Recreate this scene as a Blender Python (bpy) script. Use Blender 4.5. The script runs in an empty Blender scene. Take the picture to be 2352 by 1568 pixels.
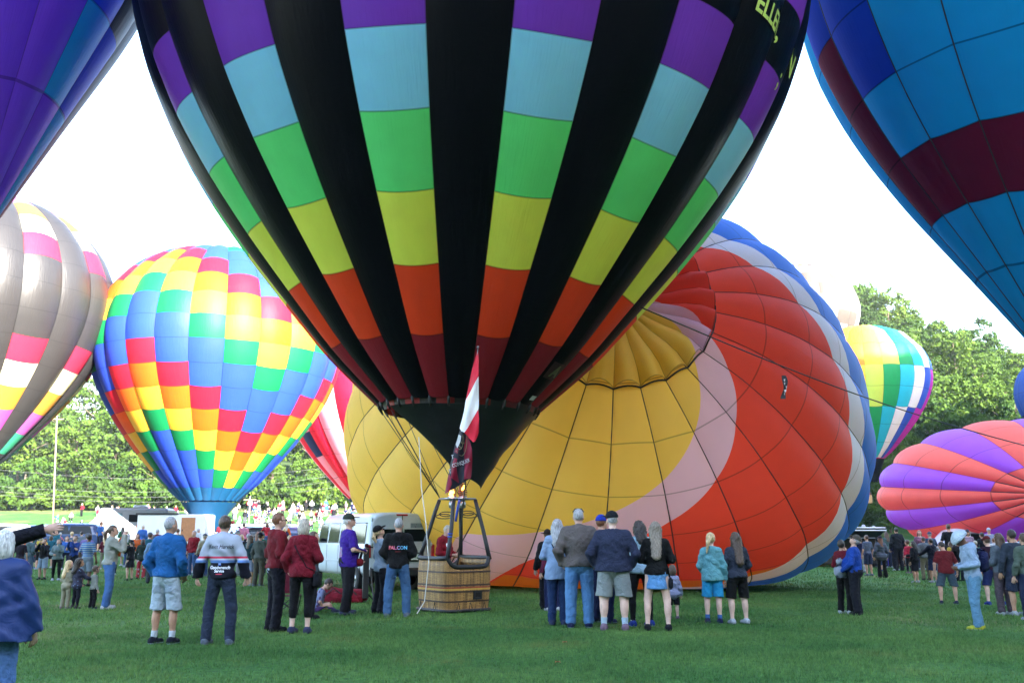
import bpy, math, random
import numpy as np
from mathutils import Vector, Matrix, Euler
from mathutils.bvhtree import BVHTree
R = math.radians
rng = np.random.default_rng(7)
random.seed(7)
SC = bpy.context.scene
COL = SC.collection

# ------------------------------------------------------------------ camera, sky, sun, exposure
EYE = 1.6
FPX, CX, CY, HOR = 2137.0, 1176.0, 784.0, 1222.0          # picture units: a 2352 x 1568 frame
PITCH = math.atan((HOR - CY) / FPX)
cam_d = bpy.data.cameras.new('camera'); cam = bpy.data.objects.new('camera', cam_d); COL.objects.link(cam)
cam_d.sensor_width = 36.0; cam_d.lens = 36.0 * FPX / 2352.0
cam_d.clip_start = 0.1; cam_d.clip_end = 3000
cam.location = (0, 0, EYE); cam.rotation_euler = (math.pi / 2 + PITCH, 0, 0)
SC.camera = cam
SUN_AZ, SUN_EL = 35.0, 23.0                               # degrees to the right of straight behind the camera
SUN_DIR = Vector((math.sin(R(SUN_AZ)) * math.cos(R(SUN_EL)), -math.cos(R(SUN_AZ)) * math.cos(R(SUN_EL)), math.sin(R(SUN_EL))))
world = bpy.data.worlds.new('World'); SC.world = world; world.use_nodes = True
wn = world.node_tree.nodes; wl = world.node_tree.links
sky = wn.new('ShaderNodeTexSky'); sky.sky_type = 'NISHITA'; sky.sun_disc = False
sky.sun_elevation = R(SUN_EL); sky.sun_rotation = R(180 - SUN_AZ)
sky.air_density = 1.0; sky.dust_density = 1.0; sky.ozone_density = 1.0
bg = wn['Background']; bg.inputs['Strength'].default_value = 0.15
wl.new(sky.outputs['Color'], bg.inputs['Color'])
sun_d = bpy.data.lights.new('sun', 'SUN'); sun = bpy.data.objects.new('sun', sun_d); COL.objects.link(sun)
sun_d.energy = 4.9; sun_d.angle = R(0.5); sun_d.color = (1.0, 0.93, 0.82)
sun.rotation_euler = SUN_DIR.to_track_quat('Z', 'Y').to_euler()
SC.view_settings.view_transform = 'Standard'; SC.view_settings.look = 'None'
SC.view_settings.exposure = 3.5; SC.view_settings.gamma = 1.0
try: SC.view_settings.use_curve_mapping = False
except Exception: pass
SC.cycles.use_denoising = True
SC.cycles.volume_bounces = 0; SC.cycles.max_bounces = 7; SC.cycles.transparent_max_bounces = 6
SC.cycles.diffuse_bounces = 4; SC.cycles.transmission_bounces = 4; SC.cycles.glossy_bounces = 3

# ------------------------------------------------------------------ helpers
def ray(x, y):
    a = (x - CX) / FPX; b = -(y - CY) / FPX
    c, s = math.cos(PITCH), math.sin(PITCH)
    return np.array([a, c - b * s, s + b * c])
def at(x, y, Y):
    d = ray(x, y); k = Y / d[1]
    return Vector((d[0] * k, Y, EYE + d[2] * k))
def sstep(a, b, x):
    t = np.clip((np.asarray(x, float) - a) / (b - a), 0, 1); return t * t * (3 - 2 * t)
def ground_z(x, y):
    x = np.asarray(x, float); y = np.asarray(y, float)
    z = -0.010 * np.clip(y - 13, 0, 25) - 0.018 * np.clip(x - 3.5, 0, 12) * sstep(11, 18, y) * (1 - sstep(40, 60, y))
    lf = 1 - sstep(4, 22, x)                               # grass bank and wood on the left
    bank = 4.4 * sstep(98, 150, y) + 0.30 * np.clip(y - 152, 0, 75)
    rt = 1 - lf                                            # steep wooded hill on the right
    top = 44 - 0.42 * np.clip(x - 66, -40, 70)
    hill = top * sstep(122, 196, y) * sstep(22, 60, x) + 1.0 * sstep(100, 120, y)
    return z + lf * (bank + .75 * sstep(42, 62, y)) + rt * hill
def on_ground(x, y, hint=20.0):
    d = ray(x, y); lo, hi = 2.0, 200.0
    for _ in range(60):
        m = 0.5 * (lo + hi); k = m / d[1]
        if EYE + d[2] * k > float(ground_z(d[0] * k, m)): lo = m
        else: hi = m
    k = lo / d[1]
    return Vector((d[0] * k, lo, float(ground_z(d[0] * k, lo))))

def tag(o, label=None, cat=None, group=None, kind=None):
    if label: o['label'] = label
    if cat: o['category'] = cat
    if group: o['group'] = group
    if kind: o['kind'] = kind
    return o
def empty(name, loc=(0, 0, 0), rz=0.0, label=None, cat=None, group=None):
    o = bpy.data.objects.new(name, None); COL.objects.link(o)
    o.empty_display_size = 0.2; o.location = loc; o.rotation_euler = (0, 0, rz)
    return tag(o, label, cat, group)
def link(name, me, parent=None, mats=None):
    o = bpy.data.objects.new(name, me); COL.objects.link(o)
    if parent is not None: o.parent = parent
    return o
def mesh(name, V, F, mats=(), idx=None, smooth=True):
    me = bpy.data.meshes.new(name)
    V = np.asarray(V, float)
    if isinstance(F, np.ndarray):
        n, k = F.shape
        me.vertices.add(len(V)); me.vertices.foreach_set('co', V.astype(np.float32).ravel())
        me.loops.add(n * k); me.loops.foreach_set('vertex_index', F.astype(np.int32).ravel())
        me.polygons.add(n); me.polygons.foreach_set('loop_start', np.arange(0, n * k, k, dtype=np.int32))
        me.polygons.foreach_set('loop_total', np.full(n, k, np.int32))
        me.update(calc_edges=True)
    else:
        me.from_pydata([tuple(v) for v in V], [], [tuple(f) for f in F])
    for m in mats: me.materials.append(m)
    if idx is not None: me.polygons.foreach_set('material_index', np.asarray(idx, np.int32))
    if smooth: me.polygons.foreach_set('use_smooth', np.ones(len(me.polygons), bool))
    me.update()
    return me
def obj(name, V, F, mat, parent=None, smooth=True, idx=None):
    mats = mat if isinstance(mat, (list, tuple)) else [mat]
    return link(name, mesh(name, V, F, mats, idx, smooth), parent)
def dup(root, loc, rz=None, label=None, group=None):
    r = root.copy(); COL.objects.link(r); r.location = loc
    if rz is not None: r.rotation_euler = (0, 0, rz)
    if label: r['label'] = label
    if group: r['group'] = group
    for ch in root.children:
        c = ch.copy(); COL.objects.link(c); c.parent = r
        for g in ch.children:
            d = g.copy(); COL.objects.link(d); d.parent = c
    return r

class MB:
    """collects boxes, tubes and lofts for ONE mesh part"""
    def __init__(s): s.V = []; s.F = []; s.I = []; s.cur = 0
    def add(s, V, F):
        n = len(s.V); s.V += [tuple(v) for v in V]; s.F += [tuple(int(i) + n for i in f) for f in F]; s.I += [s.cur] * len(F); return s
    def box(s, c, d, rz=0.0, bev=0.0, taper=1.0):
        cx, cy, cz = c; dx, dy, dz = (v / 2 for v in d); b = min(bev, dx * .9, dy * .9, dz * .9)
        if b > 0:
            rings = []
            for z, ins in ((-dz, b), (-dz + b, 0), (dz - b, 0), (dz, b)):
                ex, ey = dx - ins, dy - ins
                q = b * .7
                rings.append([(ex - q, -ey), (ex, -ey + q), (ex, ey - q), (ex - q, ey), (-ex + q, ey), (-ex, ey - q), (-ex, -ey + q), (-ex + q, -ey)])
            V = [(x, y, z) for r_, z in zip(rings, (-dz, -dz + b, dz - b, dz)) for x, y in r_]
            F = [(8 * k + i, 8 * k + (i + 1) % 8, 8 * k + 8 + (i + 1) % 8, 8 * k + 8 + i) for k in range(3) for i in range(8)]
            F += [tuple(range(7, -1, -1)), tuple(range(24, 32))]
        else:
            V = [(sx * dx, sy * dy, sz * dz) for sz in (-1, 1) for sy in (-1, 1) for sx in (-1, 1)]
            F = [(0, 2, 3, 1), (4, 5, 7, 6), (0, 1, 5, 4), (2, 6, 7, 3), (0, 4, 6, 2), (1, 3, 7, 5)]
        if taper != 1.0: V = [(x * (taper if z > 0 else 1), y * (taper if z > 0 else 1), z) for x, y, z in V]
        c_, s_ = math.cos(rz), math.sin(rz)
        return s.add([(cx + x * c_ - y * s_, cy + x * s_ + y * c_, cz + z) for x, y, z in V], F)
    def tube(s, pts, r, n=8, cap=True):
        P = [Vector(p) for p in pts]; rs = r if isinstance(r, (list, tuple)) else [r] * len(P)
        V = []; F = []; up = Vector((0, 0, 1))
        for i, p in enumerate(P):
            t = (P[min(i + 1, len(P) - 1)] - P[max(i - 1, 0)]).normalized()
            a = t.cross(up)
            if a.length < 1e-3: a = t.cross(Vector((0, 1, 0)))
            a.normalize(); b = t.cross(a)
            V += [p + a * rs[i] * math.cos(2 * math.pi * k / n) + b * rs[i] * math.sin(2 * math.pi * k / n) for k in range(n)]
        for i in range(len(P) - 1):
            F += [(n * i + k, n * i + (k + 1) % n, n * (i + 1) + (k + 1) % n, n * (i + 1) + k) for k in range(n)]
        if cap: F += [tuple(range(n - 1, -1, -1)), tuple(n * (len(P) - 1) + k for k in range(n))]
        return s.add(V, F)
    def lathe(s, prof, n=16, c=(0, 0, 0), axis='z'):
        V = []; F = []
        for r_, z in prof:
            for k in range(n):
                a = 2 * math.pi * k / n; x, y = r_ * math.cos(a), r_ * math.sin(a)
                V.append((c[0] + x, c[1] + y, c[2] + z) if axis == 'z' else (c[0] + z, c[1] + x, c[2] + y) if axis == 'x' else (c[0] + x, c[1] + z, c[2] + y))
        for i in range(len(prof) - 1):
            F += [(n * i + k, n * i + (k + 1) % n, n * (i + 1) + (k + 1) % n, n * (i + 1) + k) for k in range(n)]
        return s.add(V, F)
    def build(s, name, mat, parent=None, smooth=False):
        return obj(name, s.V, s.F, mat, parent, smooth, s.I)

# ------------------------------------------------------------------ materials
MATS = {}
def _new(name):
    m = bpy.data.materials.new(name); m.use_nodes = True
    return m, m.node_tree.nodes, m.node_tree.links, m.node_tree.nodes['Principled BSDF']
def plain(name, col, rough=0.6, metal=0.0, spec=0.4, var=0.12, scale=8.0, bump=0.0, bscale=60.0, stretch=(1, 1, 1), fold=0.0):
    key = ('plain', name)
    if key in MATS: return MATS[key]
    m, N, L, P = _new(name)
    P.inputs['Roughness'].default_value = rough; P.inputs['Metallic'].default_value = metal
    P.inputs['Specular IOR Level'].default_value = spec
    tc = N.new('ShaderNodeTexCoord'); mp = N.new('ShaderNodeMapping'); mp.inputs['Scale'].default_value = stretch
    L.new(tc.outputs['Object'], mp.inputs['Vector'])
    nz = N.new('ShaderNodeTexNoise'); nz.inputs['Scale'].default_value = scale; nz.inputs['Detail'].default_value = 4
    L.new(mp.outputs['Vector'], nz.inputs['Vector'])
    cr = N.new('ShaderNodeValToRGB')
    a = [max(0, c * (1 - var)) for c in col]; b = [min(1, c * (1 + var)) for c in col]
    cr.color_ramp.elements[0].position = .3; cr.color_ramp.elements[1].position = .7
    cr.color_ramp.elements[0].color = (*a, 1); cr.color_ramp.elements[1].color = (*b, 1)
    L.new(nz.outputs['Fac'], cr.inputs['Fac']); L.new(cr.outputs['Color'], P.inputs['Base Color'])
    if bump > 0:
        n2 = N.new('ShaderNodeTexNoise'); n2.inputs['Scale'].default_value = bscale; n2.inputs['Detail'].default_value = 3
        L.new(mp.outputs['Vector'], n2.inputs['Vector'])
        bp = N.new('ShaderNodeBump'); bp.inputs['Strength'].default_value = bump; bp.inputs['Distance'].default_value = .02
        L.new(n2.outputs['Fac'], bp.inputs['Height']); L.new(bp.outputs['Normal'], P.inputs['Normal'])
        if fold > 0:                                          # creases of worn cloth
            n3 = N.new('ShaderNodeTexNoise'); n3.inputs['Scale'].default_value = 7.5; n3.inputs['Detail'].default_value = 2; n3.inputs['Distortion'].default_value = 1.8
            L.new(mp.outputs['Vector'], n3.inputs['Vector'])
            b3 = N.new('ShaderNodeBump'); b3.inputs['Strength'].default_value = fold; b3.inputs['Distance'].default_value = .07
            L.new(n3.outputs['Fac'], b3.inputs['Height']); L.new(b3.outputs['Normal'], bp.inputs['Normal'])
    MATS[key] = m; return m
def nylon(name, col, trans=0.4, seam=0.45, rough=0.55, spec=0.22, crease=0.25):
    """balloon cloth: dull and partly see-through to light, doubled (darker) along the sewn edges of each panel"""
    key = ('nylon', name)
    if key in MATS: return MATS[key]
    m, N, L, P = _new(name)
    uv = N.new('ShaderNodeUVMap'); uv.uv_map = 'UVMap'
    sp = N.new('ShaderNodeSeparateXYZ'); L.new(uv.outputs['UV'], sp.inputs[0])
    def edge(out, w):
        a = N.new('ShaderNodeMath'); a.operation = 'SUBTRACT'; a.inputs[1].default_value = .5; L.new(out, a.inputs[0])
        b = N.new('ShaderNodeMath'); b.operation = 'ABSOLUTE'; L.new(a.outputs[0], b.inputs[0])
        c = N.new('ShaderNodeMath'); c.operation = 'GREATER_THAN'; c.inputs[1].default_value = .5 - w; L.new(b.outputs[0], c.inputs[0])
        return c.outputs[0]
    mx = N.new('ShaderNodeMath'); mx.operation = 'MAXIMUM'
    L.new(edge(sp.outputs['X'], .012), mx.inputs[0]); L.new(edge(sp.outputs['Y'], .012), mx.inputs[1])
    nz = N.new('ShaderNodeTexNoise'); nz.inputs['Scale'].default_value = 3.0; nz.inputs['Detail'].default_value = 3
    oi = N.new('ShaderNodeObjectInfo')
    ad = N.new('ShaderNodeVectorMath'); ad.operation = 'ADD'; L.new(uv.outputs['UV'], ad.inputs[0])
    ml = N.new('ShaderNodeMath'); ml.operation = 'MULTIPLY'; ml.inputs[1].default_value = 37.0; L.new(oi.outputs['Random'], ml.inputs[0])
    L.new(ml.outputs[0], ad.inputs[1]); L.new(ad.outputs[0], nz.inputs['Vector'])
    mixa = N.new('ShaderNodeMixRGB'); mixa.inputs[1].default_value = (*[c * .90 for c in col], 1); mixa.inputs[2].default_value = (*[min(1, c * 1.08) for c in col], 1)
    L.new(nz.outputs['Fac'], mixa.inputs[0])
    mixb = N.new('ShaderNodeMixRGB'); mixb.blend_type = 'MULTIPLY'; mixb.inputs[2].default_value = (1 - seam, 1 - seam, 1 - seam, 1)
    L.new(mx.outputs[0], mixb.inputs[0]); L.new(mixa.outputs[0], mixb.inputs[1])
    L.new(mixb.outputs[0], P.inputs['Base Color'])
    P.inputs['Roughness'].default_value = rough; P.inputs['Specular IOR Level'].default_value = spec
    mp = N.new('ShaderNodeMapping'); mp.inputs['Scale'].default_value = (26, 2.2, 1); L.new(ad.outputs[0], mp.inputs['Vector'])
    n2 = N.new('ShaderNodeTexNoise'); n2.inputs['Scale'].default_value = 1.0; n2.inputs['Detail'].default_value = 3; n2.inputs['Distortion'].default_value = .6
    L.new(mp.outputs[0], n2.inputs['Vector'])
    bp = N.new('ShaderNodeBump'); bp.inputs['Strength'].default_value = crease; bp.inputs['Distance'].default_value = .05
    L.new(n2.outputs['Fac'], bp.inputs['Height']); L.new(bp.outputs['Normal'], P.inputs['Normal'])
    tr = N.new('ShaderNodeBsdfTranslucent'); L.new(mixb.outputs[0], tr.inputs['Color']); L.new(bp.outputs['Normal'], tr.inputs['Normal'])
    ms = N.new('ShaderNodeMixShader'); ms.inputs[0].default_value = trans
    L.new(P.outputs[0], ms.inputs[1]); L.new(tr.outputs[0], ms.inputs[2])
    L.new(ms.outputs[0], N['Material Output'].inputs['Surface'])
    MATS[key] = m; return m
# ------------------------------------------------------------------ terrain
def grid_mesh(x0, x1, y0, y1, nx, ny, fn):
    xs = np.linspace(x0, x1, nx); ys = np.linspace(y0, y1, ny)
    X, Y = np.meshgrid(xs, ys); Z = fn(X, Y)
    V = np.stack([X.ravel(), Y.ravel(), Z.ravel()], 1)
    i = np.arange(nx * ny).reshape(ny, nx)
    F = np.stack([i[:-1, :-1].ravel(), i[:-1, 1:].ravel(), i[1:, 1:].ravel(), i[1:, :-1].ravel()], 1)
    return V, F
def ground_mat():
    m, N, L, P = _new('turf')
    tc = N.new('ShaderNodeTexCoord')
    def noise(s, d=5, rot=0):
        n = N.new('ShaderNodeTexNoise'); n.inputs['Scale'].default_value = s; n.inputs['Detail'].default_value = d
        L.new(tc.outputs['Object'], n.inputs['Vector']); return n.outputs['Fac']
    def ramp(f, stops):
        r = N.new('ShaderNodeValToRGB'); e = r.color_ramp.elements
        while len(e) < len(stops): e.new(.5)
        for k, (p, c) in enumerate(stops): e[k].position = p; e[k].color = (*c, 1)
        L.new(f, r.inputs['Fac']); return r.outputs['Color']
    base = ramp(noise(0.35, 6), [(.3, (.03, .095, .02)), (.5, (.043, .12, .026)), (.72, (.07, .145, .033))])
    fine = ramp(noise(9.0, 6), [(.3, (.45, .5, .5)), (.7, (1.3, 1.25, 1.2))])
    finer = ramp(noise(55.0, 4), [(.25, (.5, .5, .5)), (.75, (1.4, 1.4, 1.3))])
    a = N.new('ShaderNodeMixRGB'); a.blend_type = 'MULTIPLY'; a.inputs[0].default_value = 1; L.new(base, a.inputs[1]); L.new(fine, a.inputs[2])
    b = N.new('ShaderNodeMixRGB'); b.blend_type = 'MULTIPLY'; b.inputs[0].default_value = .8; L.new(a.outputs[0], b.inputs[1]); L.new(finer, b.inputs[2])
    # worn straw-coloured patches
    w = ramp(noise(0.16, 3), [(.56, (0, 0, 0)), (.70, (1, 1, 1))])
    c = N.new('ShaderNodeMixRGB'); L.new(w, c.inputs[0]); L.new(b.outputs[0], c.inputs[1]); c.inputs[2].default_value = (.12, .125, .04, 1)
    # bare tan earth along the foot of the wood on the left
    sp = N.new('ShaderNodeSeparateXYZ'); L.new(tc.outputs['Object'], sp.inputs[0])
    mr = N.new('ShaderNodeMapRange'); mr.interpolation_type = 'SMOOTHSTEP'; mr.inputs['From Min'].default_value = 139; mr.inputs['From Max'].default_value = 147; L.new(sp.outputs['Y'], mr.inputs['Value'])
    mr2 = N.new('ShaderNodeMapRange'); mr2.inputs['From Min'].default_value = 4; mr2.inputs['From Max'].default_value = -8; L.new(sp.outputs['X'], mr2.inputs['Value'])
    e1 = N.new('ShaderNodeMath'); e1.operation = 'MULTIPLY'; L.new(mr.outputs[0], e1.inputs[0]); L.new(mr2.outputs[0], e1.inputs[1])
    e2 = N.new('ShaderNodeMath'); e2.operation = 'MULTIPLY'; L.new(e1.outputs[0], e2.inputs[0]); L.new(ramp(noise(.5, 5), [(.35, (.1, .1, .1)), (.62, (.75, .75, .75))]), e2.inputs[1])
    c2 = N.new('ShaderNodeMixRGB'); L.new(e2.outputs[0], c2.inputs[0]); L.new(c.outputs[0], c2.inputs[1]); c2.inputs[2].default_value = (.20, .115, .055, 1)
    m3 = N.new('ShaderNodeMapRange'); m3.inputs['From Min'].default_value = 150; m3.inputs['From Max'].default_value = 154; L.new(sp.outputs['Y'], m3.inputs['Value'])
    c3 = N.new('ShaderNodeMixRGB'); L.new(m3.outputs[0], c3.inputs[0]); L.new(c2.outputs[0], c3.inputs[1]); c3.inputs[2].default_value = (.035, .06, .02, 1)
    L.new(c3.outputs[0], P.inputs['Base Color'])
    P.inputs['Roughness'].default_value = .9; P.inputs['Specular IOR Level'].default_value = .1
    bp = N.new('ShaderNodeBump'); bp.inputs['Strength'].default_value = .6; bp.inputs['Distance'].default_value = .04
    L.new(noise(30.0, 6), bp.inputs['Height']); L.new(bp.outputs['Normal'], P.inputs['Normal'])
    return m
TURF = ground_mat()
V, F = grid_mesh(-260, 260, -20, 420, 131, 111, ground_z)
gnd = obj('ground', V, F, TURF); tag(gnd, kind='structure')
# unseen ridge behind the camera, its crest shaped so the field lies in shade
def ridge_z(x, y):
    a = R(SUN_AZ); s = math.sin(a) * x - math.cos(a) * y; q = math.cos(a) * x + math.sin(a) * y
    top = 50 + 27 * sstep(44, 98, q) + 3 * (1 - sstep(-6, 8, q)) - 3 * sstep(15, 22, q) * (1 - sstep(40, 50, q)) + 1.5 * np.sin(q * .21) + 1.0 * np.sin(q * .53 + 1)
    return (top + 3) * sstep(24, 62, s) - 3.2 - 10 * sstep(75, 200, s)
a_ = R(SUN_AZ)
qs = np.linspace(-170, 260, 173); ss = np.concatenate([np.linspace(22, 66, 30), np.linspace(70, 200, 12)])
Q, S_ = np.meshgrid(qs, ss)
X = math.cos(a_) * Q + math.sin(a_) * S_; Y = math.sin(a_) * Q - math.cos(a_) * S_
V = np.stack([X.ravel(), Y.ravel(), ridge_z(X, Y).ravel()], 1)
i = np.arange(Q.size).reshape(Q.shape)
F = np.stack([i[:-1, :-1].ravel(), i[1:, :-1].ravel(), i[1:, 1:].ravel(), i[:-1, 1:].ravel()], 1)
WOODFLOOR = plain('woodland_slope', (.05, .075, .03), .95, spec=.1, var=.4, scale=.2)
tag(obj('hill', V, F, WOODFLOOR), kind='structure')

# thin morning air over the valley
HZ = MB(); HZ.box((20, 110, 40), (1100, 1000, 124)); hz = HZ.build('haze', None, None); hz.data.materials.clear()
hm_ = bpy.data.materials.new('haze'); hm_.use_nodes = True; hn = hm_.node_tree.nodes; hn.remove(hn['Principled BSDF'])
pv = hn.new('ShaderNodeVolumePrincipled'); pv.inputs['Color'].default_value = (.92, .95, 1, 1); pv.inputs['Density'].default_value = .00016; pv.inputs['Anisotropy'].default_value = .1
hm_.node_tree.links.new(pv.outputs[0], hn['Material Output'].inputs['Volume']); hz.data.materials.append(hm_); tag(hz, 'thin pale morning haze over the valley', 'haze', None, 'stuff')
# ------------------------------------------------------------------ hot air balloons
PRF = np.array([(-1.244, .226), (-1.111, .369), (-.969, .489), (-.830, .605), (-.686, .713), (-.540, .807), (-.369, .899), (-.179, .970), (0, 1),
                (.2, .978), (.4, .90), (.58, .765), (.70, .62), (.78, .46), (.83, .26), (.845, .03)])
def dense_profile(P, n=240):
    t = np.concatenate([[0], np.cumsum(np.hypot(np.diff(P[:, 0]), np.diff(P[:, 1])))])
    u = np.linspace(0, t[-1], n)
    z = np.interp(u, t, P[:, 0]); r = np.interp(u, t, P[:, 1])
    k = np.ones(11) / 11
    zs = np.convolve(np.pad(z, 5, 'edge'), k, 'valid'); rs = np.convolve(np.pad(r, 5, 'edge'), k, 'valid')
    zs[0], rs[0], zs[-1], rs[-1] = z[0], r[0], z[-1], r[-1]
    t = np.concatenate([[0], np.cumsum(np.hypot(np.diff(zs), np.diff(rs)))])
    return t, zs, rs
def patch(surf, a0, a1, t0, t1, nu, nv):
    """cloth panel between gore angles a0..a1 and profile lengths t0..t1; surf(a_mid, half, u, t) -> xyz"""
    u = np.linspace(0, 1, nu + 1); v = np.linspace(0, 1, nv + 1)
    U, Vv = np.meshgrid(u, v)
    def S(U, Vv): return surf(a0, a1, U, t0 + (t1 - t0) * Vv)
    P = S(U, Vv); e = 1e-3
    du = S(U + e, Vv) - S(U - e, Vv); dv = S(U, Vv + e) - S(U, Vv - e)
    Nn = np.cross(du, dv); Nn /= np.maximum(np.linalg.norm(Nn, axis=-1, keepdims=True), 1e-12)
    i = np.arange((nu + 1) * (nv + 1)).reshape(nv + 1, nu + 1)
    F = np.stack([i[:-1, :-1].ravel(), i[:-1, 1:].ravel(), i[1:, 1:].ravel(), i[1:, :-1].ravel()], 1)
    return P.reshape(-1, 3), F, np.stack([U.ravel(), Vv.ravel()], 1), Nn.reshape(-1, 3)
def cloth_mesh(name, parts, mat, uvmap='UVMap'):
    V = []; F = []; UV = []; NN = []; I = []; n = 0
    for k, (P, f, uv, nn) in enumerate(parts):
        V.append(P); F.append(f + n); UV.append(uv); NN.append(nn); n += len(P); I.append(np.full(len(f), k if isinstance(mat, list) and len(mat) == len(parts) else 0))
    V = np.concatenate(V); F = np.concatenate(F); UV = np.concatenate(UV); NN = np.concatenate(NN)
    me = mesh(name, V, F, mat if isinstance(mat, list) else [mat], np.concatenate(I))
    ul = me.uv_layers.new(name='UVMap')
    ul.data.foreach_set('uv', UV[F.ravel()].astype(np.float32).ravel())
    me.normals_split_custom_set_from_vertices([tuple(v) for v in NN])
    return me
class Balloon:
    def __init__(s, root, R0, gores, phase, bulge=.16, prof=PRF, tlim=None):
        s.root = root; s.R0 = R0; s.n = gores; s.ph = phase; s.d = 2 * math.pi / gores; s.bulge = bulge
        s.t, s.z, s.r = dense_profile(prof); s.z = s.z * R0; s.r = s.r * R0; s.t = s.t * R0
    def t_of_z(s, z): return float(np.interp(z, s.z, s.t))
    def surf(s, a0, a1, u, t):
        """gore angle 0 faces -Y (the camera), angles grow to the right; cloth bulges between the load tapes"""
        z = np.interp(t, s.t, s.z); r = np.interp(t, s.t, s.r)
        dz = np.gradient(s.z, s.t); dr = np.gradient(s.r, s.t)
        nz = -np.interp(t, s.t, dr); nr = np.interp(t, s.t, dz)
        a = a0 + (a1 - a0) * u; mid = .5 * (a0 + a1)
        chord = r * np.cos(.5 * (a1 - a0)) / np.maximum(np.cos(a - mid), .3)
        b = s.bulge * r * (a1 - a0) * (1 - (2 * u - 1) ** 2)
        rr = chord + b * nr; zz = z + b * nz
        return np.stack([rr * np.sin(a), -rr * np.cos(a), zz], -1)
    def ang(s, g): return s.ph + g * s.d
    def facing(s, g, lim=100):
        a = math.degrees(s.ph + (g + .5) * s.d + s.view) % 360; a = a if a <= 180 else a - 360
        return abs(a) < lim
    def build(s, rows, color, view=0.0, nu=6, nv=3, whole=None, tape=None, tape_r=.02, back_seg=14, lim=100):
        """rows: profile lengths; color(g, row) -> material; seen gores get one object per panel, the far side one object per gore"""
        s.view = view; cache = {}
        cols = [[color(g, k) for k in range(len(rows) - 1)] for g in range(s.n)]
        for g in range(s.n):
            if s.facing(g, lim) and not (whole and whole(g)):
                for k in range(len(rows) - 1):
                    if k not in cache:
                        cache[k] = cloth_mesh('panel', [patch(s.surf, -s.d / 2, s.d / 2, rows[k], rows[k + 1], nu, nv)], cols[g][k])
                    o = link('panel', cache[k], s.root); o.rotation_euler[2] = s.ph + (g + .5) * s.d
                    o.material_slots[0].link = 'OBJECT'; o.material_slots[0].material = cols[g][k]
            else:
                key = tuple(m.name for m in cols[g])
                if key not in cache:
                    cache[key] = cloth_mesh('gore', [patch(s.surf, -s.d / 2, s.d / 2, rows[k], rows[k + 1], 6, 3) for k in range(len(rows) - 1)], list(cols[g]))
                o = link('gore', cache[key], s.root); o.rotation_euler[2] = s.ph + (g + .5) * s.d
        if tape:
            tt = np.linspace(rows[0], rows[-1], 40)
            pts = s.surf(0, s.d, np.zeros(40), tt) * np.array([1, 1, 1])
            me = None
            for g in range(s.n):
                if not s.facing(g, 110) and not s.facing(g - 1, 110): continue
                if me is None:
                    mb = MB(); mb.tube([tuple(p) for p in pts], tape_r, 5, False); o = mb.build('load_tape', tape, s.root, True); me = o.data
                else: o = link('load_tape', me, s.root)
                o.rotation_euler[2] = s.ph + g * s.d
            s.tape_pts = pts
PRE = np.concatenate([[(-1.50, .05)], PRF[1:]])
def cyc(name, col, **k): return nylon(name, col, **k)
BLK = nylon('black_cloth', (.0012, .0015, .0032), trans=.05, seam=.2, rough=.45, spec=.08, crease=.2)
def balloon_root(loc, tilt, label, group=None):
    r = empty('hot_air_balloon', loc, 0, label, 'hot air balloon', group); r.rotation_euler = tilt; return r
DARK_TAPE = plain('load_tape_black', (.02, .02, .025), .7)
LETTER = plain('lime_lettering', (.42, .55, .10), .6)

# --- black balloon with rainbow columns, standing in the middle
MZ = EYE
root_main = balloon_root((-1.33 + .029 * 13.3, 21.64 + .03, MZ + 13.3), (0, R(1.6), 0),
                         'huge black balloon with rainbow checked columns standing over its wicker basket', None)
PRM = PRF.copy(); PRM[6:11, 1] = (.888, .948, .974, .955, .885)
B = Balloon(root_main, 8.4, 28, .047 - .5 * .2244, bulge=.12, prof=PRM)
zrow = [2.84, 3.97, 5.16, 6.33, 7.54, 8.76, 9.95, 11.25, 12.55, 14.0, 16.0, 18.0, 20.0]
rows = [B.t_of_z(z - 13.3) for z in zrow[:-1]] + [B.t[-1]]
MAINC = [nylon('maroon_cloth', (.22, .014, .028), .4), nylon('rust_cloth', (.72, .062, .014), .48), nylon('lime_cloth', (.66, .88, .12), .52),
         nylon('leaf_green_cloth', (.11, .80, .25), .52), nylon('pale_blue_cloth', (.20, .62, .98), .5), nylon('violet_cloth', (.15, .036, .52), .5)]
seqm = MAINC + [BLK, MAINC[5], MAINC[4], MAINC[3], MAINC[2], MAINC[1]]
B.build(rows, lambda g, k: BLK if g % 2 == 0 else seqm[k], nu=8, nv=4)
BM = B
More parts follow.
